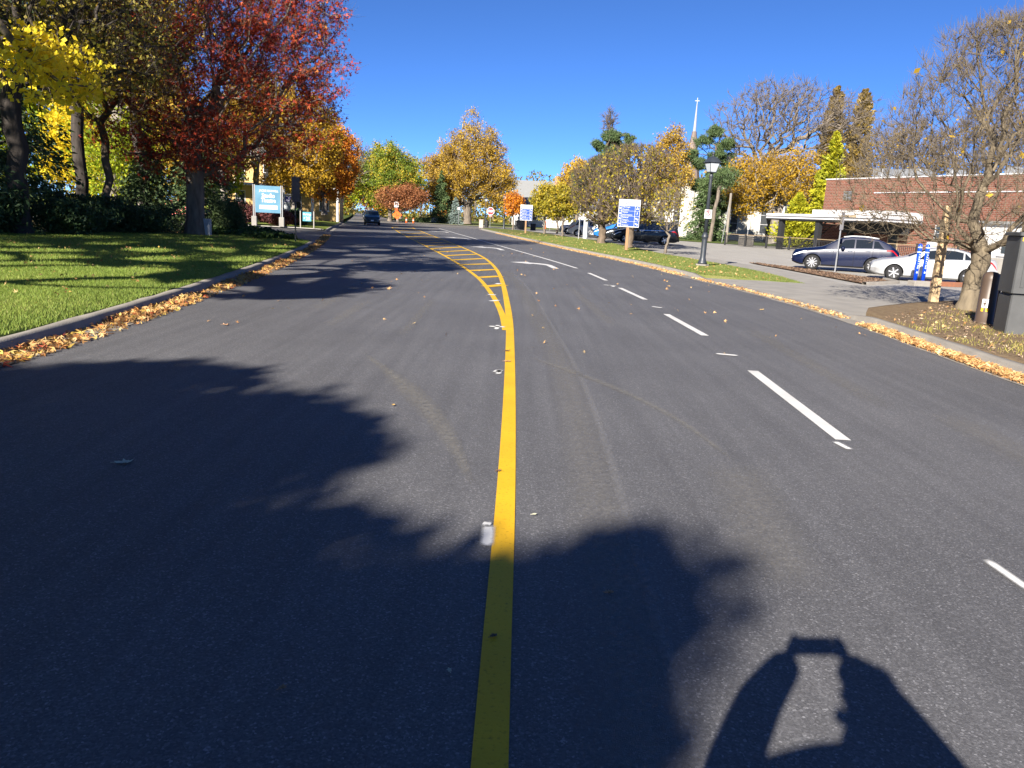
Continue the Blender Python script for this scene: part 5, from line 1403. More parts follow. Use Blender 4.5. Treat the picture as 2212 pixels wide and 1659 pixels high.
t = thing('construction_sign', 'orange diamond lane sign under a white keep right sign on one stand', 'construction sign', (-19.3, 122.6, 0.1), 0.2); t.scale = (0.66, 0.66, 0.66)
MB().tube([(0, 0.06, 0), (0, 0.06, 4.5)], 0.05, 6).build('post', 'galv', t); MB().box((0, 0.06, 0.05), (0.9, 0.9, 0.12)).build('base', 'sign_black', t)
dm = lambda r_: [(-r_, 0), (0, -r_), (r_, 0), (0, r_)]
MB().prism(dm(1.08), 0, 0.02, Matrix.Translation((0.05, 0.0, 1.62)) @ XZ).build('diamond', 'sign_orange', t)
MB().box((-0.12, -0.03, 1.62), (0.10, 0.01, 0.8)).build('lane_symbol', 'sign_black', t); MB().box((0.30, -0.03, 1.50), (0.34, 0.01, 0.10)).build('lane_symbol', 'sign_black', t); MB().box((0.24, -0.03, 1.50), (0.10, 0.01, 0.34)).build('lane_symbol', 'sign_black', t)
MB().bevbox((-0.15, 0.0, 4.0), (1.0, 0.02, 1.25), 0.005).build('keep_right_plate', 'sign_white', t)
MB().bevbox((-0.42, -0.02, 4.15), (0.22, 0.012, 0.24), 0.004).build('island_symbol', 'sign_black', t)
ar = MB(); ar.tube([(0.0, -0.02, 3.55), (0.0, -0.02, 3.8), (0.12, -0.02, 4.05), (0.12, -0.02, 4.25)], 0.045, 4); ar.prism([(-0.16, 0), (0.16, 0), (0, 0.25)], 0, 0.01, Matrix.Translation((0.12, -0.02, 4.23)) @ XZ); ar.build('arrow_symbol', 'sign_black', t)
hz = bpy.data.objects.new('hazard_board', None); link(hz, t)
MB().bevbox((-0.15, 0.0, 2.72), (0.6, 0.02, 0.72), 0.004).build('board', 'sign_orange', hz)
for k in range(3):
    MB().box((0, 0, 0), (0.70, 0.008, 0.08), Matrix.Translation((-0.15, -0.016, 2.5 + 0.22 * k)) @ Matrix.Rotation(R(35), 4, 'Y')).build('stripe', 'sign_black', hz)
t = thing('construction_sign', 'small pinkish orange diamond sign behind the large orange one', 'construction sign', (-18.9, 129, 0.1), 0.2); t.scale = (0.7, 0.7, 0.7)
MB().tube([(0, 0.05, 0), (0, 0.05, 3.2)], 0.04, 6).build('post', 'galv', t); MB().prism(dm(0.62), 0, 0.02, Matrix.Translation((0, 0, 3.0)) @ XZ).build('diamond', 'sign_pink', t)
def cone(label, x, y):
    t = thing('traffic_cone', label, 'traffic cone', (x, y, 0.02), 0, 'orange cones at the corner'); t.scale = (0.72, 0.72, 0.72)
    MB().bevbox((0, 0, 0.04), (0.5, 0.5, 0.08), 0.02).build('base', 'sign_black', t)
    MB().lathe([(0.20, 0.08), (0.18, 0.35), (0.16, 0.55), (0.13, 0.95), (0.07, 1.15)], 14).build('body', 'cone_orange', t, smooth=True)
    MB().lathe([(0.175, 0.60), (0.155, 0.80)], 14).build('band', 'sign_white', t)
cone('left one of the two orange cones by the corner', -17.3, 119.2); cone('right one of the two orange cones by the corner', -16.3, 119.6)
t = thing('wall_sign', 'low white lettered wall sign on the park corner', 'wall sign', (-14.9, 141.5, 0.12), -0.05); t.scale = (0.82, 0.82, 0.9)
MB().bevbox((0, 0, 0.5), (2.9, 0.35, 1.05), 0.02).build('wall', 'sign_white', t); MB().bevbox((0, 0, 1.05), (3.0, 0.42, 0.08), 0.01).build('coping', 'sign_white', t)
for k in range(9): MB().box((-0.95 + k * 0.235, -0.185, 0.55), (0.15, 0.02, 0.5)).build('letter', 'band_white', t)
def plate_post(name, label, loc, h, w=0.35, hh=0.5, rz=0.0, plate='sign_white', post='galv', r_=0.03, cat='street sign'):
    t = thing(name, label, cat, loc, rz)
    MB().tube([(0, 0.03, 0), (0, 0.03, h)], r_, 6).build('post', post, t); MB().bevbox((0, 0, h - hh / 2), (w, 0.012, hh), 0.004).build('plate', plate, t)
    return t
tt = plate_post('street_sign', 'thin post with a small no parking plate on the park corner', (-9.75, 123.4, 0.1), 2.75, 0.01, 0.01)
no_parking(tt, 2.55, y=-0.02, s=1.2)
plate_post('street_sign', 'white and green street name post beside the white wall sign', (-16.0, 139, 0.1), 2.6, 0.2, 1.1)
plate_post('street_sign', 'grey post with a plate leaning by the parking lot entrance', (14.75, 38.0 - 1.75, lotz(36)), 2.75, 0.30, 0.80, rz=R(38), plate='galv', r_=0.035)
t = thing('parking_meter', 'tall light grey parking pay station behind the thick tree', 'pay station', (5.55, 66.5, 0.18), -0.1)
MB().bevbox((0, 0, 0.85), (0.42, 0.5, 1.7), 0.02).build('body', 'sign_grey', t); MB().bevbox((-0.02, -0.257, 0.85), (0.36, 0.012, 1.62), 0.01).build('front_panel', 'galv', t); MB().lathe([(0.09, -0.27), (0.09, -0.262)], 14, c=(0, 0, 1.5), axis='y').build('badge', 'trim_black', t)
plate_post('street_sign', 'leaning steel sign post left of the pay station', (4.85, 64.3, 0.17), 2.9, 0.18, 0.6, rz=R(70), plate='galv')
plate_post('street_sign', 'pale post with a small sign behind the yellow street trees', (3.9, 104.2, 0.15), 2.3, 0.2, 0.35, plate='galv')
t = thing('planter_bin', 'grey square bin behind the far direction sign', 'bin', (-0.1, 101.5, 0.17)); MB().bevbox((0, 0, 0.55), (1.3, 0.9, 1.1), 0.03).build('box', 'cabinet', t); MB().box((0, 0, 1.14), (1.36, 0.96, 0.08)).build('lid', 'sign_black', t)
t = thing('planter_bin', 'small black bin just right of the far direction sign', 'bin', (1.7, 104.0, 0.17)); MB().bevbox((0, 0, 0.4), (0.7, 0.6, 0.8), 0.03).build('box', 'sign_black', t); MB().box((0, 0, 0.83), (0.74, 0.64, 0.06)).build('lid', 'sign_black', t)
t = thing('traffic_cone', 'single orange and white marker post on the lawn behind the far sign', 'traffic cone', (4.2, 133, 0.15)); MB().lathe([(0.16, 0), (0.15, 1.1), (0.12, 1.2)], 12).build('body', 'cone_orange', t); MB().lathe([(0.12, 1.2), (0.12, 1.5)], 10).build('top', 'sign_white', t)

# ---- bollards, timber post, pedestal and cabinet on the right
def bollard(label, loc):
    t = thing('bollard', label, 'bollard', loc, 0, 'blue parking bollards')
    prof = [(0.075, 0), (0.075, 1.30), (0.072, 1.36), (0.05, 1.40), (0.02, 1.415)]
    MB().lathe(prof, 16).build('post', 'bollard_blue', t, smooth=True)
    for z in (1.08, 1.26): MB().lathe([(0.0775, z), (0.0775, z + 0.035)], 16, caps=False).build('band', 'band_white', t)
    for k, ch in enumerate('PARKING'):
        text(ch, 0.085, 'band_white', t, (-0.01, -0.0775, 1.0 - 0.082 * k), rot=(R(90), R(90), 0), bold=0.001, depth=0.001)
    MB().prism([(-0.035, -0.03), (0.035, -0.03), (0, 0.05)], 0, 0.002, Matrix.Translation((-0.01, -0.0765, 0.34)) @ XZ).build('triangle_mark', 'band_white', t)
bollard('left one of the two bright blue bollards', (15.22, 29.85, 0.03)); bollard('right one of the two bright blue bollards', (15.62, 30.05, 0.03))
t = thing('steel_beam', 'low rusty steel beam lying in front of the silver sedan', 'beam', (16.6, 29.75, -0.1), R(12))
MB().bevbox((0.9, 0, 0.09), (4.0, 0.30, 0.17), 0.02).build('beam', 'rusty_steel', t); MB().bevbox((-1.45, 0, 0.08), (0.68, 0.42, 0.19), 0.02).build('concrete_block', 'concrete', t)
t = thing('timber_post', 'raw square timber post leaning beside the bare tree', 'post', (10.08, 18.75, 0.12), -0.1)
MB().add([(-.09, -.09, 0), (.09, -.09, 0), (.09, .09, 0), (-.09, .09, 0), (-.08, -.07, 2.3), (.08, -.07, 2.3), (.08, .09, 2.3), (-.08, .09, 2.3)], [(0, 3, 2, 1), (4, 5, 6, 7), (0, 1, 5, 4), (1, 2, 6, 5), (2, 3, 7, 6), (3, 0, 4, 7)]).build('timber', 'raw_timber', t, bevel=0.008)
t = thing('utility_pedestal', 'brown rounded utility pedestal with a warning sticker by the bare tree', 'utility pedestal', (8.74, 14.4, 0.11), R(-18))
MB().lathe([(0.175, 0), (0.175, 0.05), (0.152, 0.06), (0.148, 0.84), (0.135, 0.92), (0.095, 0.965), (0.03, 0.98)], 22).build('shell', 'pedestal', t, smooth=True)
MB().bevbox((0.06, 0.13, 0.48), (0.30, 0.16, 0.92), 0.02).build('back_cover', 'trim_black', t)
st = [(0.176 * math.sin(a), -0.176 * math.cos(a)) for a in np.linspace(-0.55, 0.0, 6)]
def curved(z0, z1, a0, a1, mat, nm, r_=0.1535):
    V = []; n = 6
    for a in np.linspace(a0, a1, n): V += [(r_ * math.sin(a), -r_ * math.cos(a), z0), (r_ * math.sin(a), -r_ * math.cos(a), z1)]
    MB().add(V, [(2 * i, 2 * i + 2, 2 * i + 3, 2 * i + 1) for i in range(n - 1)]).build(nm, mat, t)
curved(0.32, 0.48, -0.75, -0.05, 'sticker_white', 'warning_sticker'); curved(0.25, 0.31, -0.75, -0.5, 'sticker_yellow', 'number_sticker'); curved(0.25, 0.31, -0.25, 0.05, 'sticker_yellow', 'number_sticker')
curved(0.35, 0.45, -0.48, -0.36, 'pedestal', 'figure_mark', 0.155); curved(0.38, 0.41, -0.6, -0.24, 'pedestal', 'figure_mark', 0.155)
t = thing('utility_cabinet', 'large dark grey utility cabinet at the right edge of the picture', 'utility cabinet', (8.88, 13.05, 0.09), R(-14))
MB().bevbox((0, 0, 0.36), (1.22, 0.62, 0.66), 0.02).build('base', 'cabinet', t); MB().box((0, 0, 0.70), (1.16, 0.56, 0.05)).build('gap', 'trim_black', t)
MB().bevbox((0, 0, 1.19), (1.26, 0.68, 0.94), 0.02).build('upper_box', 'cabinet', t)
MB().bevbox((0, 0, 1.685), (1.32, 0.74, 0.06), 0.015).build('lid', 'cabinet', t)
for k in range(9):
    MB().bevbox((-0.50 + k * 0.125, -0.343, 1.17), (0.055, 0.014, 0.70), 0.005).build('rib', 'cabinet', t)
MB().box((-0.53, -0.343, 1.60), (0.16, 0.008, 0.06)).build('number_sticker', 'sticker_yellow', t)
MB().tube([(0.10, -0.36, 1.12), (0.10, -0.36, 1.28)], 0.012, 6).build('handle', 'galv', t)

t = thing('lot_sign', 'dark board reading ONLY on a post behind the black minivan', 'parking sign', (11.1, 70.3, 0.15), -0.1)
MB().tube([(0, 0.04, 0), (0, 0.04, 2.7)], 0.04, 6).build('post', 'rusty_steel', t); MB().bevbox((0, 0, 2.3), (0.8, 0.03, 0.95), 0.006).build('panel', 'sign_back', t); text('ONLY', 0.30, 'sign_white', t, (0, -0.02, 2.08), bold=0.006, maxw=0.7)
for z in (2.38, 2.55): MB().box((0, -0.018, z), (0.5, 0.004, 0.07)).build('lettering', 'sign_white', t)
# ------------------------------------------------------------------ buildings
brickm('brick_red', (0.19, 0.066, 0.04), (0.12, 0.042, 0.028), (0.22, 0.17, 0.14), bw=0.34, bh=0.13)
brickm('brick_chimney', (0.36, 0.12, 0.07), (0.28, 0.09, 0.05), (0.3, 0.25, 0.2))
pm('stucco_white', (0.52, 0.50, 0.44), (0.46, 0.44, 0.39), scale=0.8, rough=0.9, bump=0.15, bscale=30, spec=0.2); sidingm('siding_white', (0.55, 0.55, 0.54)); sidingm('siding_yellow', (0.50, 0.34, 0.13))
pm('shingle_grey', (0.22, 0.225, 0.225), (0.16, 0.165, 0.165), scale=7, rough=0.95, bump=0.4, bscale=20, spec=0.15); plain('fascia_white', (0.55, 0.55, 0.56), rough=0.55); plain('dark_metal', (0.02, 0.021, 0.023), rough=0.55)
glassm('window_glass', (0.035, 0.045, 0.055), 0.06); pm('spire_copper', (0.20, 0.155, 0.135), (0.15, 0.115, 0.10), scale=4, rough=0.6, metal=0.2); plain('steel_bright', (0.30, 0.31, 0.32), rough=0.5)
plain('hvac', (0.26, 0.27, 0.28), rough=0.5, metal=0.3); plain('trim_brown', (0.35, 0.27, 0.17), rough=0.7); plain('rail_tan', (0.24, 0.18, 0.11), rough=0.6); plain('window_dark', (0.02, 0.025, 0.03), rough=0.3)

def window(parent, x, z, w, h, y, mat='window_glass', frame='fascia_white', sill=True, mull=0, rot=0.0, d=0.05):
    """window on a wall whose outside faces -y at local y"""
    wn_ = bpy.data.objects.new('window', None); link(wn_, parent); wn_.location = (x, y, z)
    MB().box((0, 0.02, 0), (w, 0.02, h)).build('pane', mat, wn_)
    f = MB()
    for a, b, c, e in ((-w / 2, 0, 0.07, h + 0.14), (w / 2, 0, 0.07, h + 0.14)): f.box((a, -0.02, b), (c, d, e))
    for b in (-h / 2, h / 2): f.box((0, -0.021, b), (w, d, 0.07))
    for k in range(mull): f.box((0, -0.012, -h / 2 + h * (k + 1) / (mull + 1)), (w, 0.03, 0.04))
    f.build('frame', frame, wn_)
    if sill: MB().box((0, -0.05, -h / 2 - 0.08), (w + 0.24, 0.14, 0.07)).build('sill', frame, wn_)
    return wn_

# local frame of the brick building: +x along the facade (towards us and right), -y outward to the lot
E_ = Vector((0.42, -0.91, 0)); ang = math.atan2(E_.y, E_.x)
bz = lotz(70)
br = thing('brick_building', 'low red brick building with a white edged canopy beyond the parked cars', 'building', (27.0, 71.0, bz), ang)
# in this frame outward is (-.91,-.42) = local -y?  local y = rot(+90) of E_ = (.91,.42): so outward is -y
def bb(x0, x1, y0, y1, z0, z1): return ((x0 + x1) / 2, (y0 + y1) / 2, (z0 + z1) / 2), (x1 - x0, y1 - y0, z1 - z0)
MB().box(*bb(0, 46, 0.0, 14, 0, 6.2)).build('wall', 'brick_red', br)
MB().box(*bb(-0.06, 46.06, -0.06, 14.06, 6.2, 6.29)).build('parapet', 'fascia_white', br)
MB().box(*bb(6.2, 46, -0.9, -0.004, 0, 4.95)).build('front_wall', 'brick_red', br)
MB().box(*bb(6.14, 46.06, -0.96, -0.004, 4.95, 5.03)).build('front_parapet', 'fascia_white', br)
MB().box(*bb(4.9, 5.05, -0.12, -0.004, 0, 6.2)).build('downpipe', 'brick_red', br)
cn = bpy.data.objects.new('canopy', None); link(cn, br)
MB().box(*bb(-1.0, 11.0, -5.5, -0.92, 2.62, 3.02)).build('fascia', 'fascia_white', cn); MB().box(*bb(-1.1, 11.1, -5.6, -0.93, 2.80, 2.84)).build('fascia_line', 'hvac', cn)
MB().box(*bb(4.0, 11.0, -5.2, -0.93, 3.024, 3.40)).build('upper_fascia', 'fascia_white', cn); MB().box(*bb(-0.9, 10.9, -5.4, -0.95, 2.50, 2.618)).build('soffit', 'dark_metal', cn)
MB().box(*bb(4.3, 10.7, -1.9, -1.8, 1.7, 2.5)).build('dark_screen', 'dark_metal', cn)
for x, y in ((0.5, -5.0), (4.7, -5.0), (4.7, -1.4)): MB().box(*bb(x - 0.2, x + 0.2, y - 0.2, y + 0.2, 0, 2.5)).build('post', 'dark_metal', cn)
MB().box((8.2, -5.63, 2.93), (1.5, 0.01, 0.16)).build('fascia_notice', 'trim_brown', cn)
stw = bpy.data.objects.new('stair', None); link(stw, br)
for k in range(11): MB().box((0.4 + 0.28 * k, -2.2, 0.25 + 0.22 * k), (0.28, 1.0, 0.04)).build('step', 'dark_metal', stw)
for y in (-2.7, -1.7): MB().tube([(0.3, y, 0.2), (3.4, y, 2.6)], 0.06, 4).build('stringer', 'dark_metal', stw); MB().tube([(0.3, y, 1.1), (3.4, y, 3.5)], 0.03, 4).build('handrail', 'dark_metal', stw)
vn = bpy.data.objects.new('vent', None); link(vn, br); vn.location = (2.6, -0.02, 4.85)
MB().box((0, 0, 0), (0.9, 0.06, 0.75)).build('vent_frame', 'dark_metal', vn)
for k in range(6): MB().box((0, -0.045, -0.30 + 0.12 * k), (0.84, 0.04, 0.06)).build('louvre', 'hvac', vn)
dr = bpy.data.objects.new('door', None); link(dr, br); dr.location = (8.6, -0.93, 1.0)
MB().box((0, 0, 0), (1.0, 0.06, 2.0)).build('frame', 'trim_brown', dr); MB().box((0, -0.04, 0), (0.8, 0.04, 1.85)).build('leaf', 'window_dark', dr)
w1 = window(br, 12.6, 1.95, 0.75, 1.1, -0.93, mull=1); MB().bevbox((12.45, -1.15, 1.05), (0.85, 0.5, 0.55), 0.02).build('air_conditioner', 'fascia_white', br)
for x in (18, 23, 28): window(br, x, 2.0, 1.2, 1.3, -0.93, mull=1)
for (x, w, h, nm) in ((3.4, 1.0, 0.9, 'rooftop_unit'), (6.3, 2.6, 0.75, 'rooftop_unit'), (10.2, 0.6, 0.6, 'rooftop_unit'), (15, 0.8, 0.6, 'rooftop_unit')):
    MB().bevbox((x, 3.0, 6.34 + h / 2), (w, 1.6, h), 0.03).build(nm, 'hvac', br)
# paling fence round the building, every bar a part
def paling_fence(label, P0, P1, z, h=1.05, step=0.16, posts=4, board=None):
    d = Vector((P1[0] - P0[0], P1[1] - P0[1], 0)); Ln = d.length; a = math.atan2(d.y, d.x)
    t = thing('railing', label, 'railing', (P0[0], P0[1], z), a)
    MB().box((Ln / 2, 0, h), (Ln, 0.05, 0.06)).build('top_rail', 'rail_tan', t); MB().box((Ln / 2, 0, h * 0.86), (Ln, 0.04, 0.04)).build('rail', 'dark_metal', t); MB().box((Ln / 2, 0, 0.12), (Ln, 0.04, 0.04)).build('rail', 'dark_metal', t)
    bm_ = None; n = int(Ln / step)
    for k in range(n):
        if bm_ is None: bm_ = MB().box((0, 0, h * 0.49), (0.028, 0.028, h * 0.74)).build('bar', 'dark_metal', t, loc=(step * (k + 0.5), 0, 0)).data
        else: obj('bar', bm_, t, (step * (k + 0.5), 0, 0))
    pmh = None
    for k in range(posts + 1):
        x = Ln * k / posts
        if pmh is None: pmh = MB().bevbox((0, 0, h * 0.56), (0.13, 0.13, h * 1.12), 0.01).build('post', 'dark_metal', t, loc=(x, 0, 0)).data
        else: obj('post', pmh, t, (x, 0, 0))
    return t
def fpt(u, v): return (27 + 0.42 * u - 0.91 * v, 71 - 0.91 * u - 0.42 * v)
paling_fence('tan topped iron railing left of the white canopy', fpt(-5.8, 5.75), fpt(5.2, 5.75), bz)
paling_fence('iron railing running behind the navy and silver cars', fpt(5.4, 5.75), fpt(24, 5.75), bz, posts=6)
sb = MB().bevbox((0, 0, 0.52), (2.0, 0.10, 0.95), 0.01).build('notice_board', 'concrete', None, loc=(*fpt(-3.3, 5.45), bz), rot=(0, 0, ang)); tag(sb, 'pale grey board standing just behind the left railing', 'board')
t = thing('concrete_barrier', 'white concrete block wall behind the silver sedan and the bare tree', 'barrier', (24.2, 38.5, lotz(38)), ang)
MB().bevbox((0, 0, 0.5), (5.0, 0.4, 1.0), 0.03).build('block', 'concrete_light', t); MB().bevbox((0, 0, 0.04), (5.1, 0.6, 0.08), 0.02).build('footing', 'concrete', t)
t = thing('white_shed', 'white clapboard shed wall at the far right behind the cabinet', 'shed', (33.0, 46.5, lotz(46)), ang)
MB().box((0, 0, 1.4), (9, 5, 2.8)).build('wall', 'siding_white', t); MB().box((0, 0, 2.88), (9.6, 5.6, 0.16)).build('roof', 'shingle_grey', t); window(t, -2.5, 1.6, 1.0, 1.2, -2.52, mull=1)
t = thing('utility_pole', 'pale wooden utility pole leaning before the white hall', 'pole', (22.6, 86, 0.15))
MB().lathe([(0.16, 0), (0.13, 5.2), (0.12, 5.3)], 10).build('shaft', 'bark_pale', t); MB().tube([(-0.45, 0, 0), (-0.05, 0, 4.9)], 0.035, 5).build('conduit', 'galv', t)
plate_post('street_sign', 'white and black sign plate on a thin post behind the railing', (24.6, 85.0, 0.15), 2.3, 0.28, 0.75, rz=0.3)

# white hall with tall windows behind the trees
t = thing('white_hall', 'cream white stucco hall with tall dark windows half hidden by trees', 'building', (25.5, 112, 0.15), R(-18))
MB().box((0, 6, 3.9), (26, 12, 7.8)).build('wall', 'stucco_white', t); MB().box((0, 6, 7.9), (26.4, 12.4, 0.25)).build('roof', 'shingle_grey', t)
for x in (-11.5, -7.5, -3.4, 0.6, 4.6, 8.6, 11.6): window(t, x, 3.6, 1.0, 5.0, -0.02, mat='window_dark', mull=3, sill=False)
for x in (-9.5, -1.4, 6.6): MB().box((x, -0.25, 3.85), (0.5, 0.46, 7.7)).build('pilaster', 'stucco_white', t)
t = thing('low_hall', 'white low building with small windows behind the parked row', 'building', (11.5, 150, 0.15), R(-8))
MB().box((0, 4, 1.9), (24, 8, 3.8)).build('wall', 'siding_white', t); MB().add([(-12.4, -0.6, 3.8), (12.4, -0.6, 3.8), (12.4, 8.6, 3.8), (-12.4, 8.6, 3.8), (-12.4, 4, 5.6), (12.4, 4, 5.6)], [(0, 1, 5, 4), (2, 3, 4, 5), (0, 4, 3), (1, 2, 5), (0, 3, 2, 1)]).build('roof', 'shingle_grey', t)
for x in (-9, -5, -1, 3, 7, 10): window(t, x, 2.0, 1.1, 1.4, -0.02, mat='window_dark', mull=1)
# church
t = thing('church', 'church with a tall slender spire and cross rising above the pine', 'church', (31.4, 150, 0.15), R(-10))
MB().box((0, 0, 5), (3.8, 3.8, 10)).build('tower', 'stucco_white', t); MB().box((6, 9, 4), (11, 18, 8)).build('nave', 'stucco_white', t)
MB().add([(0.2, -0.4, 8), (11.8, -0.4, 8), (11.8, 18.4, 8), (0.2, 18.4, 8), (6, -0.4, 13), (6, 18.4, 13)], [(0, 1, 4), (2, 3, 5), (1, 2, 5, 4), (3, 0, 4, 5), (0, 3, 2, 1)]).build('roof', 'shingle_grey', t)
MB().lathe([(1.9, 10.0), (1.5, 12.0), (0.45, 18.6), (0.42, 18.9)], 8).build('spire', 'spire_copper', t); MB().lathe([(0.30, 18.9), (0.10, 23.6), (0.05, 23.9)], 8).build('needle', 'steel_bright', t)
cr = MB(); cr.box((0, 0, 24.2), (0.12, 0.12, 1.3)); cr.box((0, 0, 24.3), (0.8, 0.15, 0.15)); cr.build('cross', 'steel_bright', t)
window(t, 0, 6.5, 0.9, 2.2, -1.92, mat='window_dark', mull=2)
# white house with steep grey roof
t = thing('white_house', 'white clapboard house with a steep grey roof and brick chimney', 'house', (4.2, 176, 0.15), R(-6))
hx0, hx1, hy0, hy1, ze, zr = -6.2, 5.0, 0, 9, 5.6, 10.0
MB().box(*bb(hx0, hx1, hy0, hy1, 0, ze)).build('wall', 'siding_white', t)
MB().add([(hx0, hy0, ze), (hx0, hy1, ze), (hx0, 4.5, zr - 0.15), (hx1, hy0, ze), (hx1, hy1, ze), (hx1, 4.5, zr - 0.15)], [(0, 2, 1), (3, 4, 5)]).build('gable', 'siding_white', t)
MB().add([(hx0 - .4, -0.5, ze - .1), (hx1 + .4, -0.5, ze - .1), (hx1 + .4, 4.5, zr), (hx0 - .4, 4.5, zr), (hx0 - .4, 9.5, ze - .1), (hx1 + .4, 9.5, ze - .1)], [(0, 1, 2, 3), (3, 2, 5, 4)]).build('roof', 'shingle_grey', t)
MB().tube([(hx0 - .42, -0.52, ze - .12), (hx0 - .42, 4.5, zr + .02)], 0.13, 4).build('bargeboard', 'fascia_white', t)
MB().box((3.2, 3.6, 10.0), (1.0, 0.9, 2.2)).build('chimney', 'brick_chimney', t)
gb = bpy.data.objects.new('gable_dormer', None); link(gb, t); gb.location = (4.1, -1.6, 0)
MB().add([(-2.2, 0, 0), (2.2, 0, 0), (2.2, 0, 6.2), (0, 0, 9.0), (-2.2, 0, 6.2), (-2.2, 4, 0), (2.2, 4, 0), (2.2, 4, 6.2), (0, 4, 9.0), (-2.2, 4, 6.2)], [(0, 1, 2, 3, 4), (0, 4, 9, 5), (1, 6, 7, 2), (5, 9, 8, 7, 6)]).build('dormer_wall', 'siding_white', gb)
MB().add([(-2.6, -0.4, 5.85), (0, -0.4, 9.25), (0, 4.5, 9.25), (-2.6, 4.5, 5.85), (2.6, -0.4, 5.85), (2.6, 4.5, 5.85)], [(0, 1, 2, 3), (1, 4, 5, 2)]).build('dormer_roof', 'shingle_grey', gb)
MB().tube([(-2.6, -0.42, 5.85), (0, -0.42, 9.25), (2.6, -0.42, 5.85)], 0.15, 4).build('bargeboard', 'fascia_white', gb); MB().lathe([(0.45, -0.06), (0.45, -0.02)], 16, c=(0, 0, 7.3), axis='y').build('round_window', 'window_dark', gb)
for x in (-4.5, -2.2, 0.2): window(t, x, 3.6, 1.0, 1.5, -0.02, mat='window_dark', mull=1); window(t, x, 1.2, 1.0, 1.5, -0.02, mat='window_dark', mull=1)
# yellow house behind the banner
t = thing('yellow_house', 'yellow clapboard house with white porch columns behind the banner', 'house', (-25.6, 88, 0.8), R(10))
MB().box(*bb(-7, 5.2, 0, 9, -0.6, 6.0)).build('wall', 'siding_yellow', t)
MB().add([(-7.4, -0.5, 6), (5.6, -0.5, 6), (5.6, 4.5, 8.8), (-7.4, 4.5, 8.8), (-7.4, 9.5, 6), (5.6, 9.5, 6)], [(0, 1, 2, 3), (3, 2, 5, 4)]).build('roof', 'shingle_grey', t)
for x in (-5.5, -2.5, 0.5, 3.5): window(t, x, 4.3, 1.0, 1.6, -0.02, mat='window_dark', mull=1); window(t, x, 1.4, 1.0, 1.7, -0.02, mat='window_dark', mull=1)
MB().box(*bb(-7, 5.4, -2.3, -0.02, 2.85, 3.1)).build('porch_roof', 'fascia_white', t)
for x in (-6.6, -3.6, -0.6, 2.4, 5.1): MB().lathe([(0.15, -0.6), (0.13, 2.85)], 10, c=(x, -2.1, 0)).build('column', 'fascia_white', t)
t = thing('picket_fence', 'white picket fence before the yellow house', 'fence', (-23.5, 74.5, 0.62), R(8))
pk = None
for k in range(26):
    if pk is None: pk = MB().add([(-.04, 0, 0), (.04, 0, 0), (.04, 0, .8), (0, 0, .9), (-.04, 0, .8), (-.04, .02, 0), (.04, .02, 0), (.04, .02, .8), (0, .02, .9), (-.04, .02, .8)], [(0, 1, 2, 3, 4), (9, 8, 7, 6, 5), (0, 5, 6, 1), (1, 6, 7, 2), (2, 7, 8, 3), (3, 8, 9, 4), (4, 9, 5, 0)]).build('picket', 'fascia_white', t, loc=(0.14 * k - 1.8, 0, 0)).data
    else: obj('picket', pk, t, (0.14 * k - 1.8, 0, 0))
for z in (0.2, 0.62): MB().box((-0.05, 0.045, z), (3.8, 0.04, 0.07)).build('rail', 'fascia_white', t)
t = thing('red_lattice', 'small red lattice panel far among the left trees', 'fence panel', (-27.5, 62, 0.5), 0.1)
for k in range(9): MB().box((-1 + 0.25 * k, 0, 0.6), (0.06, 0.04, 1.2)).build('slat', 'sign_pink', t)
for k in range(5): MB().box((0, 0.03, 0.1 + 0.25 * k), (2.1, 0.04, 0.06)).build('slat', 'sign_pink', t)
# ------------------------------------------------------------------ trees and shrubs
SX, SY = 0.798, 1.793      # how far a shadow runs per metre of height
def ground_shadow(P, loc): return P[:, 0] + loc[0] + SX * (P[:, 2] + loc[2]), P[:, 1] + loc[1] + SY * (P[:, 2] + loc[2])

# -- trees standing behind the viewer: their shade lies over the foreground
def road_shade(loc):
    def keep(P, rs=None):
        gx, gy = ground_shadow(P, loc)
        if rs is not None: gx = gx + rs.normal(0, 0.10, len(gx)); gy = gy + rs.normal(0, 0.24, len(gy))
        ymax = np.interp(gx, [-30, -6, -4.8, -3.5, -2.5, -1.9, -1.2, -0.92, -0.8, -0.6, 0, 0.4, 0.8, 1.2, 1.3], [7.0, 7.0, 6.9, 7.6, 7.3, 6.7, 6.0, 5.3, 4.3, 3.65, 3.45, 3.6, 4.0, 3.6, -50])
        notch = (np.abs(gy - 4.25 - 0.1 * gx) < 0.28) & (gx > -1.9) & (gx < -0.6) | (np.abs(gy - 6.55 - 0.12 * (gx + 3)) < 0.14) & (gx > -3.1)
        return (gy < ymax) & ~notch & ((gx < 0.60) | ((gy > 3.05) & (gx < 1.25)))
    return keep
for nm, lab, loc, ells, sd in [
    ('shade_tree', 'leafy tree behind the viewer shading the middle of the road', (-7.5, -10.0, 0.1), [(0, 0, 7.2, 4.6, 4.6, 3.4)], 101),
    ('shade_tree', 'leafy tree behind the viewer shading the left lane', (-12.8, -6.5, 0.1), [(0.5, 0, 7.2, 5.0, 5.0, 3.4)], 102),
    ('shade_tree', 'leafy tree farther behind the viewer shading the bottom of the picture', (-7.0, -15.5, 0.1), [(0.5, 0, 8.2, 4.8, 4.8, 3.6)], 103)]:
    tree(nm, lab, loc, ells, 700, 0.28, 2.6, leaf='leaf_yellowgreen', nleaf=26000, lsize=0.19, spread=0.22, seed=sd, keep=road_shade(loc), leafkeep=road_shade(loc), group='trees behind the viewer', w=0.35, step=0.6)
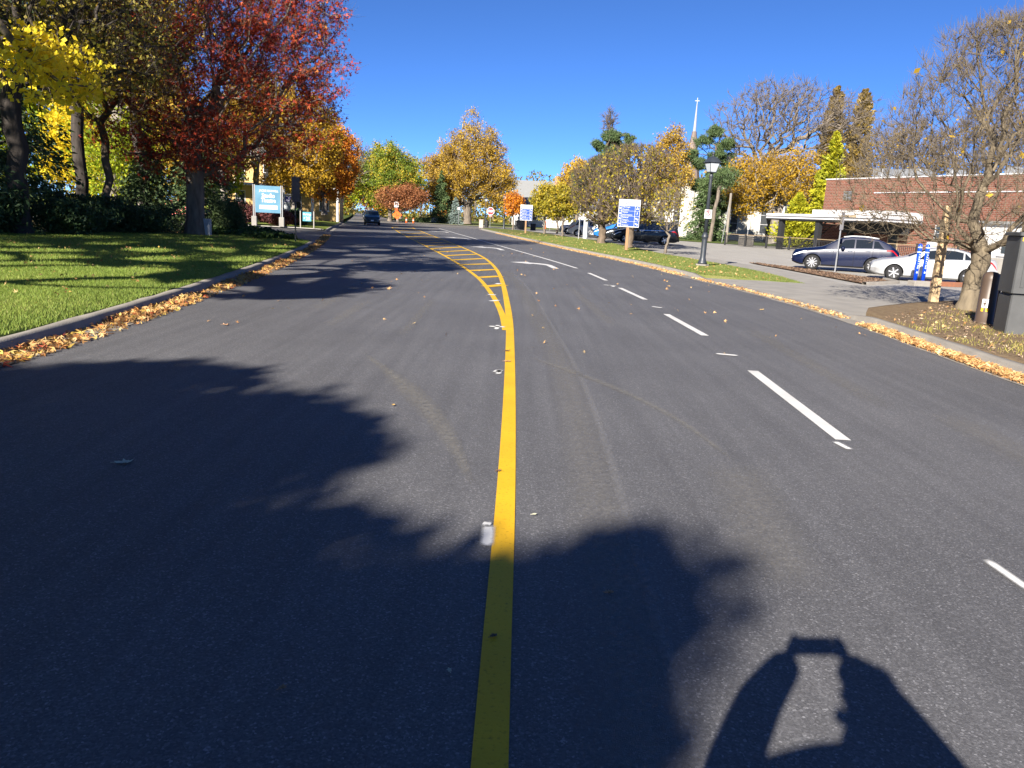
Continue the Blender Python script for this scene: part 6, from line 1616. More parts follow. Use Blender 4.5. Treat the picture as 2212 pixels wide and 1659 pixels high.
for nm, lab, loc, ells, sd, n in [
    ('shade_tree', 'tall dense tree left of the view shading the dark wood edge', (-25.0, 7.5, 0.1), [(0, 0, 10, 6.5, 6.5, 6.0)], 104, 15000),
    ('shade_tree', 'tall tree far left of the view shading the cedars', (-34.0, 12.0, 0.1), [(0, 0, 10, 7.0, 7.0, 6.5)], 105, 13000)]:
    tree(nm, lab, loc, ells, 500, 0.34, 3.2, leaf='leaf_olive', nleaf=n, lsize=0.25, spread=0.4, seed=sd, group='trees left of the view', w=0.35, step=0.9)

# -- yellow leaved tree hanging into the top left corner
def lawn_sun(loc):
    """keeps the strip of lawn and road this tree leaves in the sun clear"""
    def keep(P, rs=None):
        gx, gy = ground_shadow(P, loc)
        edge = np.interp(gx, [-14, -9, -7.5, -6.0, -4.9, -3.0, -2.6, -0.5, 0.3, 1.5, 3], [18.5, 17.0, 16.0, 13.8, 12.9, 14.4, 17.2, 20.8, 24.5, 28.5, 30])
        holes = np.sin(gx * 1.9 + 0.6 * np.sin(gy * 0.8)) * np.sin(gy * 1.35 + 1.1 * np.sin(gx * 0.7)) > 0.30
        return (gy > edge) & (gx < 3.2) & ~(holes & (gx < -4.5))
    return keep
loc = (-13.4, 8.2, 0.14)
tree('linden_tree', 'bright yellow leaved tree hanging into the top left corner', loc, [(-3.4, -1.0, 8.4, 3.6, 4.0, 3.2), (5.3, 5.2, 3.4, 0.9, 1.2, 0.6, 6), (5.4, 5.0, 5.6, 1.7, 1.6, 0.9, 13), (3.8, 5.8, 6.9, 2.2, 2.0, 1.0)], 1100, 0.3, 2.4, bark='bark_tan', leaf='leaf_yellow', nleaf=34000, lsize=0.098,
     spread=0.16, twigs=2500, twig_len=0.5, seed=110, keep=lawn_sun(loc), leafkeep=lawn_sun(loc), w=0.4, aspect=0.85, shell=0.4)
loc = (-13.2, 1.6, 0.14)
tree('linden_tree', 'leafy tree left of the viewer shading the road ahead', loc, [(0, 0, 6.9, 4.2, 4.2, 2.2)], 500, 0.26, 2.4, bark='bark_tan', leaf='leaf_yellowgreen', nleaf=20000, lsize=0.17, spread=0.2, seed=109, keep=lawn_sun(loc), leafkeep=lawn_sun(loc), w=0.4)
loc = (-16.3, 13.6, 0.16)
tree('linden_tree', 'green and yellow leaved tree behind the bright yellow one', loc, [(0, 0, 9, 4.6, 4.6, 4.2), (3.5, 2.5, 8.0, 2.5, 2.5, 2.2)], 600, 0.3, 2.8, bark='bark_tan', leaf='leaf_yellowgreen', nleaf=30000, lsize=0.14, spread=0.2, seed=111, w=0.4, aspect=0.85, keep=lawn_sun(loc), leafkeep=lawn_sun(loc))
# -- wood edge
tree('wood_tree', 'thick dark trunked tree with thin olive leaves at the wood edge', (-16.6, 26.0, 0.2), [(1.0, 0, 9.0, 5.0, 4.0, 4.2), (3.2, -0.5, 6.2, 2.6, 2.4, 1.8)], 800, 0.30, 4.2, bark='bark_dark', leaf='leaf_olive', nleaf=12000, lsize=0.115, spread=0.22, twigs=5500, twig_len=0.8, twig_r=0.007, seed=112, w=0.35, sag=0.05)
tree('wood_tree', 'grey branched tree with sparse yellow leaves left of the red maple', (-16.4, 31.2, 0.2), [(0.6, -1, 8.6, 3.8, 3.0, 4.2), (1.2, -1.6, 5.4, 2.6, 2.2, 1.6)], 800, 0.15, 4.2, bark='bark_brown', leaf='leaf_gold', nleaf=7500, lsize=0.115, spread=0.2, twigs=5000, twig_len=0.8, twig_r=0.008, seed=113, w=0.3, sag=0.08)
tree('wood_tree', 'slim straight dark trunk rising right of the thick trunk', (-20.1, 36.0, 0.2), [(0, 0, 10, 3.6, 3.6, 4.0)], 350, 0.26, 6.0, bark='bark_dark', leaf='leaf_olive', nleaf=9000, lsize=0.15, spread=0.3, seed=114, group='wood trees')
tree('wood_tree', 'dark forked trunk standing just left of the red maple', (-18.1, 38.0, 0.2), [(0, 0, 9.5, 3.4, 3.4, 4.0)], 350, 0.24, 5.5, bark='bark_dark', leaf='leaf_amber', nleaf=9000, lsize=0.15, spread=0.3, seed=115, group='wood trees', lean=(-0.3, 0))
tree('wood_tree', 'sunlit pale thick trunk deep in the wood', (-26.9, 52.0, 0.6), [(0, 0, 11, 4.2, 4.2, 4.5)], 350, 0.50, 5.5, bark='bark_pale', leaf='leaf_yellow', nleaf=9000, lsize=0.18, spread=0.35, seed=116, group='wood trees')
tree('wood_tree', 'thin sunlit trunk beside the pale thick one', (-25.7, 53.0, 0.6), [(0, 0, 10, 2.6, 2.6, 3.5)], 200, 0.18, 5.5, bark='bark_pale', leaf='leaf_yellowgreen', nleaf=5000, lsize=0.18, spread=0.35, seed=117, group='wood trees')
conifer('cedar_tree', 'dark cedar at the far left edge with drooping boughs', (-18.2, 25.8, 0.2), 12, 2.4, leaf='needle_dark', n=14000, size=0.24, base=0.03, seed=120, R0=0.24, droop=0.5, gaps=0.25, prof=lambda u: 0.35 + 0.65 * (1 - u) ** 0.6, lump=0.3)
conifer('cedar_tree', 'dark cedar behind the thick dark trunk', (-19.4, 30.5, 0.2), 12, 2.2, leaf='needle_dark', n=11000, size=0.26, base=0.03, seed=121, R0=0.22, droop=0.5, gaps=0.3, prof=lambda u: 0.35 + 0.65 * (1 - u) ** 0.6, lump=0.3)
conifer('cedar_tree', 'green cedar with feathery branches right behind the maple trunk', (-16.6, 40.5, 0.2), 6.5, 2.4, leaf='needle_green', n=12000, size=0.24, base=0.04, seed=122, R0=0.12, droop=0.45, gaps=0.2)
conifer('cedar_tree', 'low green cedar between the dark forked trunk and the maple', (-17.0, 35.8, 0.2), 4.2, 2.0, leaf='needle_green', n=9000, size=0.2, base=0.02, seed=123, R0=0.09, droop=0.5, gaps=0.2)
for i, (lab, x, y, rx, rz_, n) in enumerate([('dark rounded evergreen shrub under the cedar at the far left', -17.4, 25.2, 1.7, 1.0, 9000), ('dark evergreen shrub left of the thick dark trunk', -15.7, 27.2, 1.3, 0.8, 7000), ('dark sloping evergreen shrub right of the thick dark trunk', -16.3, 29.3, 1.7, 0.95, 9000), ('dark evergreen shrub in the middle of the wood edge', -15.2, 31.2, 1.35, 0.75, 8000), ('low green evergreen shrub behind the wood edge', -18.0, 33.0, 1.5, 0.8, 7000)]):
    shrub('evergreen_shrub', lab, (x, y, 0.15), rx, rx * 0.9, rz_, 'needle_dark', n=n, size=0.13, seed=130 + i, group='dark shrubs at the wood edge', aspect=0.45)
shrub('evergreen_shrub', 'dark weeping shrub just right of the maple trunk', (-14.3, 38.2, 0.15), 1.0, 1.0, 1.1, 'needle_green', n=6000, size=0.15, seed=137, aspect=0.3)
tree('backdrop_tree', 'glowing yellow tree far back between the dark trunks', (-32.0, 58, 0.4), [(0, 0, 4.8, 3.0, 3.0, 4.2)], 260, 0.2, 1.6, leaf='leaf_yellow', nleaf=11000, lsize=0.22, spread=0.35, seed=140, group='sunlit trees behind the wood edge')
tree('backdrop_tree', 'bright yellow green sapling between the dark trunks', (-22.5, 44.0, 0.3), [(0, 0, 3.6, 2.6, 2.2, 2.8)], 220, 0.1, 1.0, leaf='leaf_yellowgreen', nleaf=7000, lsize=0.16, spread=0.3, seed=145, group='sunlit trees behind the wood edge')
tree('backdrop_tree', 'golden yellow tree far back left of the red maple', (-29.0, 63, 0.4), [(0, 0, 4.8, 3.6, 3.2, 4.0)], 260, 0.2, 1.6, leaf='leaf_gold', nleaf=12000, lsize=0.22, spread=0.35, seed=141, group='sunlit trees behind the wood edge')
tree('backdrop_tree', 'yellow green tree seen under the red maple crown', (-26.4, 67, 0.5), [(0, 0, 4.0, 3.2, 3.0, 3.2)], 240, 0.18, 1.5, leaf='leaf_yellowgreen', nleaf=11000, lsize=0.22, spread=0.35, seed=142, group='sunlit trees behind the wood edge')
tree('backdrop_tree', 'tall yellow green tree deep behind the cedars', (-38.0, 60, 0.4), [(0, 0, 7, 4.5, 4, 6.0)], 300, 0.25, 2.0, leaf='leaf_yellowgreen', nleaf=14000, lsize=0.26, spread=0.4, seed=143, group='sunlit trees behind the wood edge')
tree('backdrop_tree', 'tall golden tree deep behind the wood', (-33.0, 70, 0.4), [(0, 0, 9.5, 4.5, 4, 5.0)], 300, 0.25, 3.0, leaf='leaf_gold', nleaf=12000, lsize=0.26, spread=0.4, seed=144, group='sunlit trees behind the wood edge')
# -- red maple and its neighbours
tree('maple_tree', 'big red maple with a thick grey trunk on the left lawn', (-13.7, 33.0, 0.18), [(1.6, 0, 7.6, 4.6, 4.4, 4.8), (4.3, -0.3, 6.2, 2.6, 2.5, 2.9), (0.6, -0.6, 3.7, 3.6, 3.0, 1.5), (-1.5, -0.5, 4.6, 2.6, 2.4, 1.8), (3.2, 0, 10, 3.4, 3.4, 3.0)], 1500, 0.36, 2.3, bark='bark_grey', leaf='leaf_red', nleaf=36000, lsize=0.145,
     spread=0.20, twigs=6000, twig_len=0.75, twig_r=0.007, seed=150, w=0.32, maple=True, sag=0.03, trunk_h=5.0)
tree('maple_tree', 'amber leaved maple between the red maple and the orange one', (-17.9, 62.0, 0.5), [(0.6, 0, 6.4, 3.1, 3.2, 3.9), (0.0, 0, 3.6, 3.0, 2.8, 1.5)], 500, 0.24, 2.2, bark='bark_pale', leaf='leaf_amber', nleaf=26000, lsize=0.145, spread=0.25, seed=151, w=0.35)
tree('maple_tree', 'bright orange maple on the grassy island', (-19.7, 79.0, 0.95), [(0.4, 0, 5.4, 3.1, 3.1, 3.9), (0.6, 0, 2.9, 2.7, 2.6, 1.5)], 450, 0.28, 1.9, bark='bark_pale', leaf='leaf_orange', nleaf=32000, lsize=0.155, spread=0.28, seed=152, w=0.35)
tree('maple_tree', 'tall half bare tree with amber leaves behind the maples', (-23.5, 70.0, 0.8), [(0, 0, 8.5, 3.4, 3.4, 4.0)], 350, 0.26, 3.0, bark='bark_pale', leaf='leaf_amber', nleaf=9000, lsize=0.2, spread=0.3, twigs=1500, twig_len=0.9, twig_r=0.012, seed=153, w=0.35)
shrub('plum_shrub', 'dark plum coloured shrub left of the theatre banner', (-20.6, 57.9, 0.14), 1.5, 1.0, 1.05, 'leaf_plum', n=6000, size=0.13, seed=160)
shrub('plum_shrub', 'plum coloured shrub behind the theatre banner', (-18.0, 58.6, 0.14), 1.7, 0.8, 0.75, 'leaf_plum', n=6000, size=0.13, seed=161)
shrub('plum_shrub', 'low dark shrub right of the theatre banner', (-16.9, 59.4, 0.2), 1.0, 0.8, 0.75, 'needle_dark', n=4500, size=0.12, seed=162)
tree('maple_tree', 'sunlit pale slender trunk left of the theatre banner', (-21.6, 57.0, 0.14), [(0, 0, 6.5, 2.2, 2.2, 2.6)], 200, 0.20, 3.6, bark='bark_pale', leaf='leaf_amber', nleaf=6000, lsize=0.17, spread=0.25, seed=163)
# ivy bed by the driveway
rs = np.random.default_rng(170)
n = 14000
q = rs.uniform(0, 1, (n, 2))
A0 = np.array([(-11.4, 33.2), (-9.9, 34.9), (-13.7, 41.5), (-17.0, 46.5), (-16.5, 38.0)])
tri = rs.integers(0, 3, n); ti = np.array([(0, 1, 2), (0, 2, 4), (2, 3, 4)])[tri]
f = q.sum(1) > 1; q[f] = 1 - q[f]
C = A0[ti[:, 0]] + (A0[ti[:, 1]] - A0[ti[:, 0]]) * q[:, :1] + (A0[ti[:, 2]] - A0[ti[:, 0]]) * q[:, 1:]
hz_ = 0.22 + 0.10 * np.sin(C[:, 0] * 2.1) * np.sin(C[:, 1] * 1.7)
Vv, Ff = leafcloud(rs, np.c_[C, 0.1 + hz_ * rs.uniform(0.2, 1.25, n)], 0.13, 0.8)
tag(obj('ground_cover', np_mesh('ground_cover', Vv, Ff, 'leaf_ivy', fv=rs.uniform(0, 1, n))), 'dark green ivy bed between the lawn and the driveway', 'ground cover', kind='stuff')

# -- far street trees
tree('street_tree', 'green and gold tree over the far end of the street', (-21.3, 128, 0.12), [(0, 0, 7.0, 5.4, 5.0, 5.2), (-1.5, 0, 9.5, 3, 3, 2.8)], 450, 0.35, 2.0, leaf='leaf_greengold', nleaf=34000, lsize=0.22, spread=0.42, seed=180, bark='bark_grey', vscale=0.75)
tree('street_tree', 'low rust brown tree before the green and gold one', (-19.4, 124.5, 0.12), [(0.4, 0, 3.9, 4.2, 3.4, 2.0)], 260, 0.2, 1.4, leaf='leaf_rust', nleaf=15000, lsize=0.19, spread=0.40, seed=181)
tree('street_tree', 'large golden silver maple with a thin top behind the corner', (-9.4, 138, 0.12), [(-0.3, 0, 9.0, 7.0, 6.5, 5.0), (0.8, 0, 14.0, 4.4, 4.2, 3.4), (0.6, 0, 18.2, 1.5, 1.5, 2.2), (5.5, 0, 8.2, 3.4, 3.4, 3.2), (5.0, 0, 5.0, 3.4, 3.4, 2.4), (-5.8, 0, 9.4, 2.8, 3, 2.4), (-5.0, 0, 5.4, 3.4, 3.4, 2.4), (3.8, 0, 12.6, 2.6, 2.6, 1.8), (-3.6, 0, 13.0, 2.4, 2.4, 1.7)], 1100, 0.75, 3.2, leaf='leaf_goldbrown', nleaf=58000, lsize=0.215, spread=0.42, twigs=3500, twig_len=1.1, twig_r=0.02, seed=182, bark='bark_grey', w=0.3, rmin=0.02, vscale=0.6, leafkeep=lambda C, r2: r2.uniform(0, 1, len(C)) < np.interp(C[:, 2] + 1.5 * np.sin(C[:, 0] * 1.1), [11, 15, 18, 21], [1, 0.75, 0.4, 0.25]))
tree('street_tree', 'second trunk of the golden maples, left of the big one', (-12.6, 141, 0.12), [(-0.8, 0, 8, 3.2, 3, 4.5)], 260, 0.6, 3.4, leaf='leaf_goldbrown', nleaf=9000, lsize=0.30, spread=0.4, seed=183, bark='bark_grey')
tree('street_tree', 'orange red small maple under the golden crown', (-14.0, 152, 0.12), [(0, 0, 4.2, 2.8, 2.6, 3.0)], 200, 0.18, 1.4, leaf='leaf_orange', nleaf=8000, lsize=0.26, spread=0.35, seed=184)
conifer('spruce_tree', 'grey green spruce on the park corner', (-13.6, 133, 0.12), 8.6, 2.2, leaf='needle_green', n=9000, size=0.34, base=0.03, seed=185, gaps=0.1)
conifer('spruce_tree', 'small blue spruce beside the golden maple trunks', (-10.9, 131, 0.12), 4.3, 1.5, leaf='needle_blue', n=6000, size=0.26, base=0.03, seed=186, gaps=0.1)
shrub('grass_clump', 'tawny ornamental grass clump in front of the wall sign', (-12.3, 136.5, 0.12), 1.4, 1.0, 0.95, 'needle_gold', n=4000, size=0.30, seed=187, aspect=0.15, cat='ornamental grass')
shrub('low_shrub', 'low green hedge shrub right of the orange cones', (-15.8, 127, 0.12), 1.4, 1.0, 0.55, 'needle_green', n=3000, size=0.16, seed=188)
tree('street_tree', 'bare pale tree behind the orange maple', (-29.2, 126, 0.12), [(1.5, 0, 8, 3.6, 3.2, 4.6)], 420, 0.36, 3.5, bark='bark_pale', leaf='leaf_yellowgreen', nleaf=1500, lsize=0.25, spread=0.5, twigs=3000, twig_len=1.2, twig_r=0.02, seed=189, w=0.3, rmin=0.02, lean=(0.6, 0))
tree('street_tree', 'tall yellow green tree over the far left pavement', (-29.0, 150, 0.12), [(0, 0, 6.5, 4.0, 4.0, 4.4)], 300, 0.3, 2.0, leaf='leaf_yellowgreen', nleaf=11000, lsize=0.34, spread=0.45, seed=190)
tree('street_tree', 'orange tree at the far end of the street', (-35.0, 190, 0.12), [(0, 0, 5.5, 4.6, 4.0, 3.6)], 240, 0.3, 2.0, leaf='leaf_orange', nleaf=8000, lsize=0.36, spread=0.5, seed=191)
tree('street_tree', 'yellow tree closing the far left of the street', (-47.5, 205, 0.12), [(0, 0, 5.0, 4.6, 4.0, 4.6)], 200, 0.3, 1.6, leaf='leaf_amber', nleaf=8000, lsize=0.4, spread=0.5, seed=194)
tree('street_tree', 'olive tree behind the far grey cars', (-40.5, 236, 0.12), [(0, 0, 5.2, 5.0, 4.0, 5.0)], 200, 0.3, 1.6, leaf='leaf_olive', nleaf=8000, lsize=0.45, spread=0.5, seed=195)
tree('street_tree', 'green tree right of the far street', (-26.0, 170, 0.12), [(0, 0, 7.0, 5.5, 4.5, 5.0)], 300, 0.35, 2.0, leaf='leaf_greengold', nleaf=12000, lsize=0.36, spread=0.5, seed=192, vscale=0.8)
tree('street_tree', 'thick bare trunk stump by the yellow hydrant', (-31.8, 125.5, 0.12), [(0, 0, 7, 2.6, 2.6, 2.5)], 120, 0.42, 4.2, bark='bark_pale', leaf='leaf_olive', nleaf=3000, lsize=0.3, spread=0.4, twigs=500, twig_len=1.0, twig_r=0.02, seed=193)
# -- right side row
for i, (lab, x, y, rx, z0, z1, lf, n, sd) in enumerate([
    ('small orange leaved street tree left of the far direction sign', -0.9, 97.5, 1.2, 1.7, 4.6, 'leaf_orange', 3500, 200), ('small yellow green street tree right of the far direction sign', 2.5, 81.5, 1.5, 1.5, 5.0, 'leaf_olivegold', 6500, 201),
    ('yellow green street tree by the end of the parked row', 3.9, 72.6, 1.7, 1.4, 4.8, 'leaf_olivegold', 6000, 202), ('gold leaved street tree just behind the end of the parked row', 4.2, 89.0, 1.8, 1.6, 5.2, 'leaf_gold', 6000, 203)]):
    tree('street_tree', lab, (x, y, 0.17), [(0, 0, (z0 + z1) / 2, rx, rx, (z1 - z0) / 2)], 260, 0.11, z0, leaf=lf, nleaf=n, lsize=0.19, spread=0.22, twigs=500, twig_len=0.4, twig_r=0.01, seed=sd, group='young street trees on the grass strip', bark='bark_grey', p=0.45)
def vase(label, x, y, z, H, rad, fork, sd, R0, nl, leaf='leaf_olivegold', np_=900, tw=9000, tl=0.5, tr=0.008, bark='bark_brown', ls=0.16, name='vase_tree', lean=(0, 0), rmin=0.012, w=0.5, spread=0.15, p=0.5, kink=0.10, dome=False, sag=0.0):
    rs = np.random.default_rng(sd)
    P = []
    while len(P) < np_:
        q = rs.uniform(-1, 1, 3)
        u = (q[2] + 1) / 2
        zz = fork + 0.15 + u * (H - fork - 0.15)
        rmax = rad * (float(np.interp(u, [0, 0.12, 0.3, 0.55, 0.8, 0.93, 1], [0.55, 0.95, 1.0, 0.85, 0.6, 0.38, 0.12])) if dome else min(1.0, 0.30 + 1.55 * u ** 0.75) * math.sqrt(max(0.0, 1 - max(0, (u - 0.55) / 0.47) ** 2)))
        rmax *= 1 + 0.16 * math.sin(3 * math.atan2(q[1], q[0]) + 4 * u) + 0.1 * math.sin(5 * math.atan2(q[1], q[0]) - 7 * u)
        if math.hypot(q[0], q[1]) < 1 and rs.uniform() < 0.35 + 0.65 * math.hypot(q[0], q[1]): P.append((q[0] * rmax, q[1] * rmax, zz))
    return tree(name, label, (x, y, z), None, 0, R0, fork, bark=bark, leaf=leaf, nleaf=nl, lsize=ls, spread=spread, twigs=tw, twig_len=tl, twig_r=tr, seed=sd, pts=np.array(P), w=w, step=0.3, kink=kink, sag=sag, twig_up=0.5, rmin=rmin, lean=lean, p=p)
vase('thick trunked brown twiggy tree with few gold leaves behind the pay station', 5.95, 57.0, 0.13, 5.9, 2.8, 1.35, 210, 0.28, 1300, np_=1000, tw=6000, tl=0.42, tr=0.011, p=0.46, w=0.4)
vase('brown twiggy tree with gold leaves right behind the large direction sign', 7.15, 51.0, 0.13, 6.3, 2.8, 1.35, 211, 0.24, 2200, np_=1000, tw=5500, tl=0.42, tr=0.011, p=0.46, w=0.4)
vase('young thin street tree with orange leaves before the minivan', 8.35, 44.6, 0.12, 3.5, 1.15, 1.15, 212, 0.075, 420, np_=160, tw=900, tl=0.35, tr=0.007, ls=0.13, bark='bark_grey', name='young_tree', spread=0.2)
vase('large bare tan tree beside the utility cabinet at the right edge', 9.9, 17.05, 0.12, 5.95, 3.0, 1.25, 213, 0.195, 60, leaf='leaf_gold', np_=2600, tw=15000, tl=0.30, tr=0.0042, ls=0.13, name='bare_tree', rmin=0.0062, w=0.36, sag=0.06, p=0.60, kink=0.07, bark='bark_tan', dome=True, lean=(0.15, 0))
tree('small_tree', 'gold leaved tree behind the brown twiggy ones', (16.4, 92, 0.2), [(0, 0, 7.0, 3.0, 3.0, 4.0), (0.6, 0, 11, 1.6, 1.6, 2.0)], 420, 0.3, 2.2, leaf='leaf_goldbrown', nleaf=18000, lsize=0.18, spread=0.34, twigs=1500, twig_len=0.8, twig_r=0.015, seed=220)
tree('small_tree', 'orange gold tree left of the dark pine', (9.2, 130, 0.2), [(0, 0, 7.0, 3.6, 3.4, 4.5)], 320, 0.3, 2.2, leaf='leaf_gold', nleaf=10000, lsize=0.28, spread=0.35, seed=221)
# pines
def pine(label, x, y, ells, sd, n, lean=(0, 0), R0=0.3, fork=4, H=12, leaf='needle_green', ls=0.42, spread=0.2):
    return tree('pine_tree', label, (x, y, 0.2), ells, 420, R0, fork, bark='bark_brown', leaf=leaf, nleaf=n, lsize=ls, spread=spread, seed=sd, trunk_h=H, lean=lean, aspect=0.16, w=0.25, shell=0.35)
pine('dark green pine with a dead bare top behind the twiggy trees', 10.6, 105, [(x_, y_, z_, r1, r1, r1 * 0.6) for x_, y_, z_, r1 in ((-2.9, 0.3, 6.3, 1.1), (-1.6, -0.8, 7.7, 1.2), (0.1, 0.9, 7.0, 1.3), (1.7, -0.5, 8.2, 1.2), (-0.9, 0.2, 9.2, 1.15), (0.7, -1.0, 10.2, 1.2), (2.4, 0.4, 10.4, 1.05), (-1.0, -0.4, 11.2, 1.0), (0.7, 0.3, 12.4, 1.25), (2.6, -0.3, 12.3, 1.0), (3.3, 0.5, 11.4, 0.8), (-3.4, 0, 7.4, 0.8), (1.5, 0.8, 11.6, 1.0), (0.2, -0.5, 8.6, 1.1))], 230, 34000, H=13, spread=0.2)
tree('dead_tree', 'bare spiky dead conifer top sticking out above the pine', (11.2, 108, 0.2), [(0, 0, 14.6, 1.1, 1.1, 1.9)], 120, 0.2, 8, bark='bark_grey', twigs=900, twig_len=0.6, twig_r=0.018, seed=231, trunk_h=15.5, twig_up=0.0, rmin=0.02)
pine('open dark pine behind the lamp post', 22.2, 97, [(x_, y_, z_, r1, r1, r1 * 0.6) for x_, y_, z_, r1 in ((0.6, 0, 12.8, 1.0), (-0.5, 0.5, 11.6, 1.1), (1.7, -0.4, 11.4, 1.1), (-2.1, 0, 9.9, 1.0), (-1.0, -0.6, 9.0, 1.0), (2.5, 0.5, 9.6, 1.2), (0.9, -0.8, 9.9, 1.0), (3.4, -0.2, 8.0, 1.1), (1.6, 0.6, 7.4, 1.2), (-0.6, 0, 6.6, 1.2), (0.9, -0.5, 5.4, 1.1), (3.2, 0.3, 5.6, 1.2), (4.2, 0, 4.4, 1.1), (2.0, -0.3, 4.0, 1.1))], 232, 34000, H=12.5, lean=(1.2, 0))
conifer('spruce_tree', 'dark spruce in front of the white hall behind the lamp post', (21.6, 92, 0.2), 8.4, 3.0, leaf='needle_green', n=15000, size=0.3, base=0.05, seed=233, R0=0.2)
tree('pine_trunk_tree', 'leaning pale trunk in front of the dark spruce', (21.3, 88, 0.18), [(0.9, 0, 7.0, 1.6, 1.5, 1.2)], 120, 0.20, 5, bark='bark_grey', leaf='needle_green', nleaf=4000, lsize=0.4, spread=0.3, seed=234, lean=(0.6, 0), trunk_h=7, aspect=0.16)
# big bare honey locust, orange understory, arborvitae, cypresses
tree('locust_tree', 'huge bare spreading tree above the orange leaves', (31.8, 100, 0.2), [(0, 0, 15.0, 9.6, 6, 4.4), (-6.0, 0, 11.5, 4.5, 4, 3.0), (7.5, 0, 15.5, 4.2, 4, 3.6), (0, 0, 18, 6, 4, 2.0)], 1300, 0.62, 4.5, bark='bark_grey', twigs=5500, twig_len=0.95, twig_r=0.024, seed=240, w=0.30, rmin=0.03, sag=-0.04, twig_up=0.1, kink=0.2, step=0.7)
tree('locust_tree', 'orange gold leaved tree beneath the huge bare one', (30.0, 93, 0.2), [(-1.6, 0, 7.0, 5.0, 4, 3.4), (-3.6, 0, 5.2, 3.0, 3, 2.2), (1.4, 0, 8.5, 3.0, 3, 2.6)], 520, 0.55, 2.8, bark='bark_pale', leaf='leaf_amber', nleaf=24000, lsize=0.20, spread=0.42, twigs=2500, twig_len=1.0, twig_r=0.02, seed=241, w=0.3, rmin=0.02, vscale=0.7)
conifer('arborvitae', 'tall golden green cone shaped arborvitae beside the brick wall', (31.2, 81, 0.2), 11.4, 2.3, leaf='needle_gold', n=26000, size=0.34, base=0.02, seed=242, droop=-0.3, up=0.2, aspect=0.55, gaps=0.0, prof=lambda u: (1 - u) ** 0.75 * (0.7 + 0.3 * min(1, u * 4)), tiers=40, lump=0.12)
conifer('arborvitae', 'low golden green arborvitae under the canopy edge', (27.6, 79, 0.2), 5.2, 2.3, leaf='needle_gold', n=14000, size=0.30, base=0.0, seed=243, droop=-0.3, up=0.2, aspect=0.55, gaps=0.0, tiers=30, lump=0.15)
for lab, x, y, H, r_, sd in [('tall brown gold cypress above the brick building, left of the pair', 44.0, 116, 21.8, 2.7, 244), ('tall brown gold cypress above the brick building, right of the pair', 49.2, 119, 22.2, 2.9, 245)]:
    conifer('cypress_tree', lab, (x, y, 0.2), H, r_, leaf='needle_brown', n=16000, size=0.55, base=0.05, seed=sd, droop=-0.5, up=0.4, aspect=0.4, gaps=0.05, prof=lambda u: (1 - u) ** 0.55, tiers=40, group='pair of tall cypresses')
for lab, x, y, ells, sd in [('bare brown tree over the middle of the brick roof', 42.5, 92, [(1.0, 0, 10, 5.2, 4, 4.6)], 246), ('bare grey tree over the right end of the brick roof', 50.5, 86, [(0, 0, 11.5, 6.5, 4, 5.2)], 247), ('bare brown tree far right behind the large bare tree', 60, 84, [(0, 0, 11, 6.0, 4, 5.2)], 248)]:
    tree('bare_tree', lab, (x, y, 0.2), ells, 520, 0.35, 3.5, bark='bark_grey', leaf='leaf_amber', nleaf=1200, lsize=0.24, spread=0.5, twigs=5000, twig_len=1.2, twig_r=0.02, seed=sd, w=0.3, rmin=0.024, group='bare trees behind the brick building')

# -- far woods that read as one mass
def woods(name, label, spots, n, size, mat, seed):
    rs = np.random.default_rng(seed)
    ells = [(x, y, 0.52 * h, r_, r_ * 0.7, 0.52 * h) for x, y, h, r_ in spots] + [(x, y, 1.2, r_ * 1.1, r_ * 0.7, 1.8) for x, y, h, r_ in spots]
    C = ell_pts(rs, n, ells, 0.33); C = C[C[:, 2] > 0]; n = len(C)
    V, F = leafcloud(rs, C, size, 0.75)
    v = np.clip(0.5 + 0.25 * np.sin(C[:, 0] * 0.35) * np.sin(C[:, 2] * 0.7 + C[:, 0] * 0.2) + rs.normal(0, 0.22, n), 0, 1)
    o = tag(obj(name, np_mesh(name, V, F, mat, fv=v)), label, 'woods', kind='stuff')
    mb = MB()
    for x, y, h, r_ in spots: mb.tube([(x, y, 0), (x + rs.normal(0, .4), y, 0.5 * h)], [0.35, 0.2], 5)
    tag(mb.build('tree_trunks', 'bark_grey'), 'trunks of ' + label, 'woods', kind='stuff')
rs = np.random.default_rng(250)
sp = [(-60 + 5.2 * k + rs.normal(0, 1.5), 205 + rs.uniform(-14, 30) + (24 if -52 < -60 + 5.2 * k < -28 else 0), rs.uniform(9, 14), rs.uniform(3.5, 5)) for k in range(40)]
woods('far_woods', 'far mixed autumn wood closing the street and park', sp, 26000, 0.62, 'leaf_olive', 251)
sp = [(-53, 226, 11, 5), (-50.5, 213, 8, 3.2), (-57, 240, 12, 5), (-66, 300, 16, 7)] + [(-30 + 7 * k + rs.normal(0, 2), 255 + rs.uniform(-10, 20), rs.uniform(15, 19), rs.uniform(4, 6)) for k in range(26)]
woods('far_woods', 'far brownish wood on the skyline to the right', sp, 15000, 0.8, 'needle_brown', 252)
sp = [(-52 - 6 * k + rs.normal(0, 2), 52 + rs.uniform(-8, 30), rs.uniform(10, 14), rs.uniform(3.5, 4.5)) for k in range(10)] + [(-44, 40, 12, 4), (-40, 48, 12, 4), (-36, 46, 9, 3), (-48, 28, 12, 4.5)]
woods('far_woods', 'green wood filling the left background', sp, 16000, 0.4, 'leaf_olive', 253)
sp = [(38 + 9 * k + rs.normal(0, 2), 150 + rs.uniform(-10, 20), rs.uniform(11, 15), rs.uniform(5, 6)) for k in range(8)] + [(60 + 9 * k, 110 + rs.uniform(-6, 6), 13, 5) for k in range(5)]
woods('far_woods', 'brown and gold wood behind the brick building', sp, 18000, 0.5, 'leaf_amber', 254)
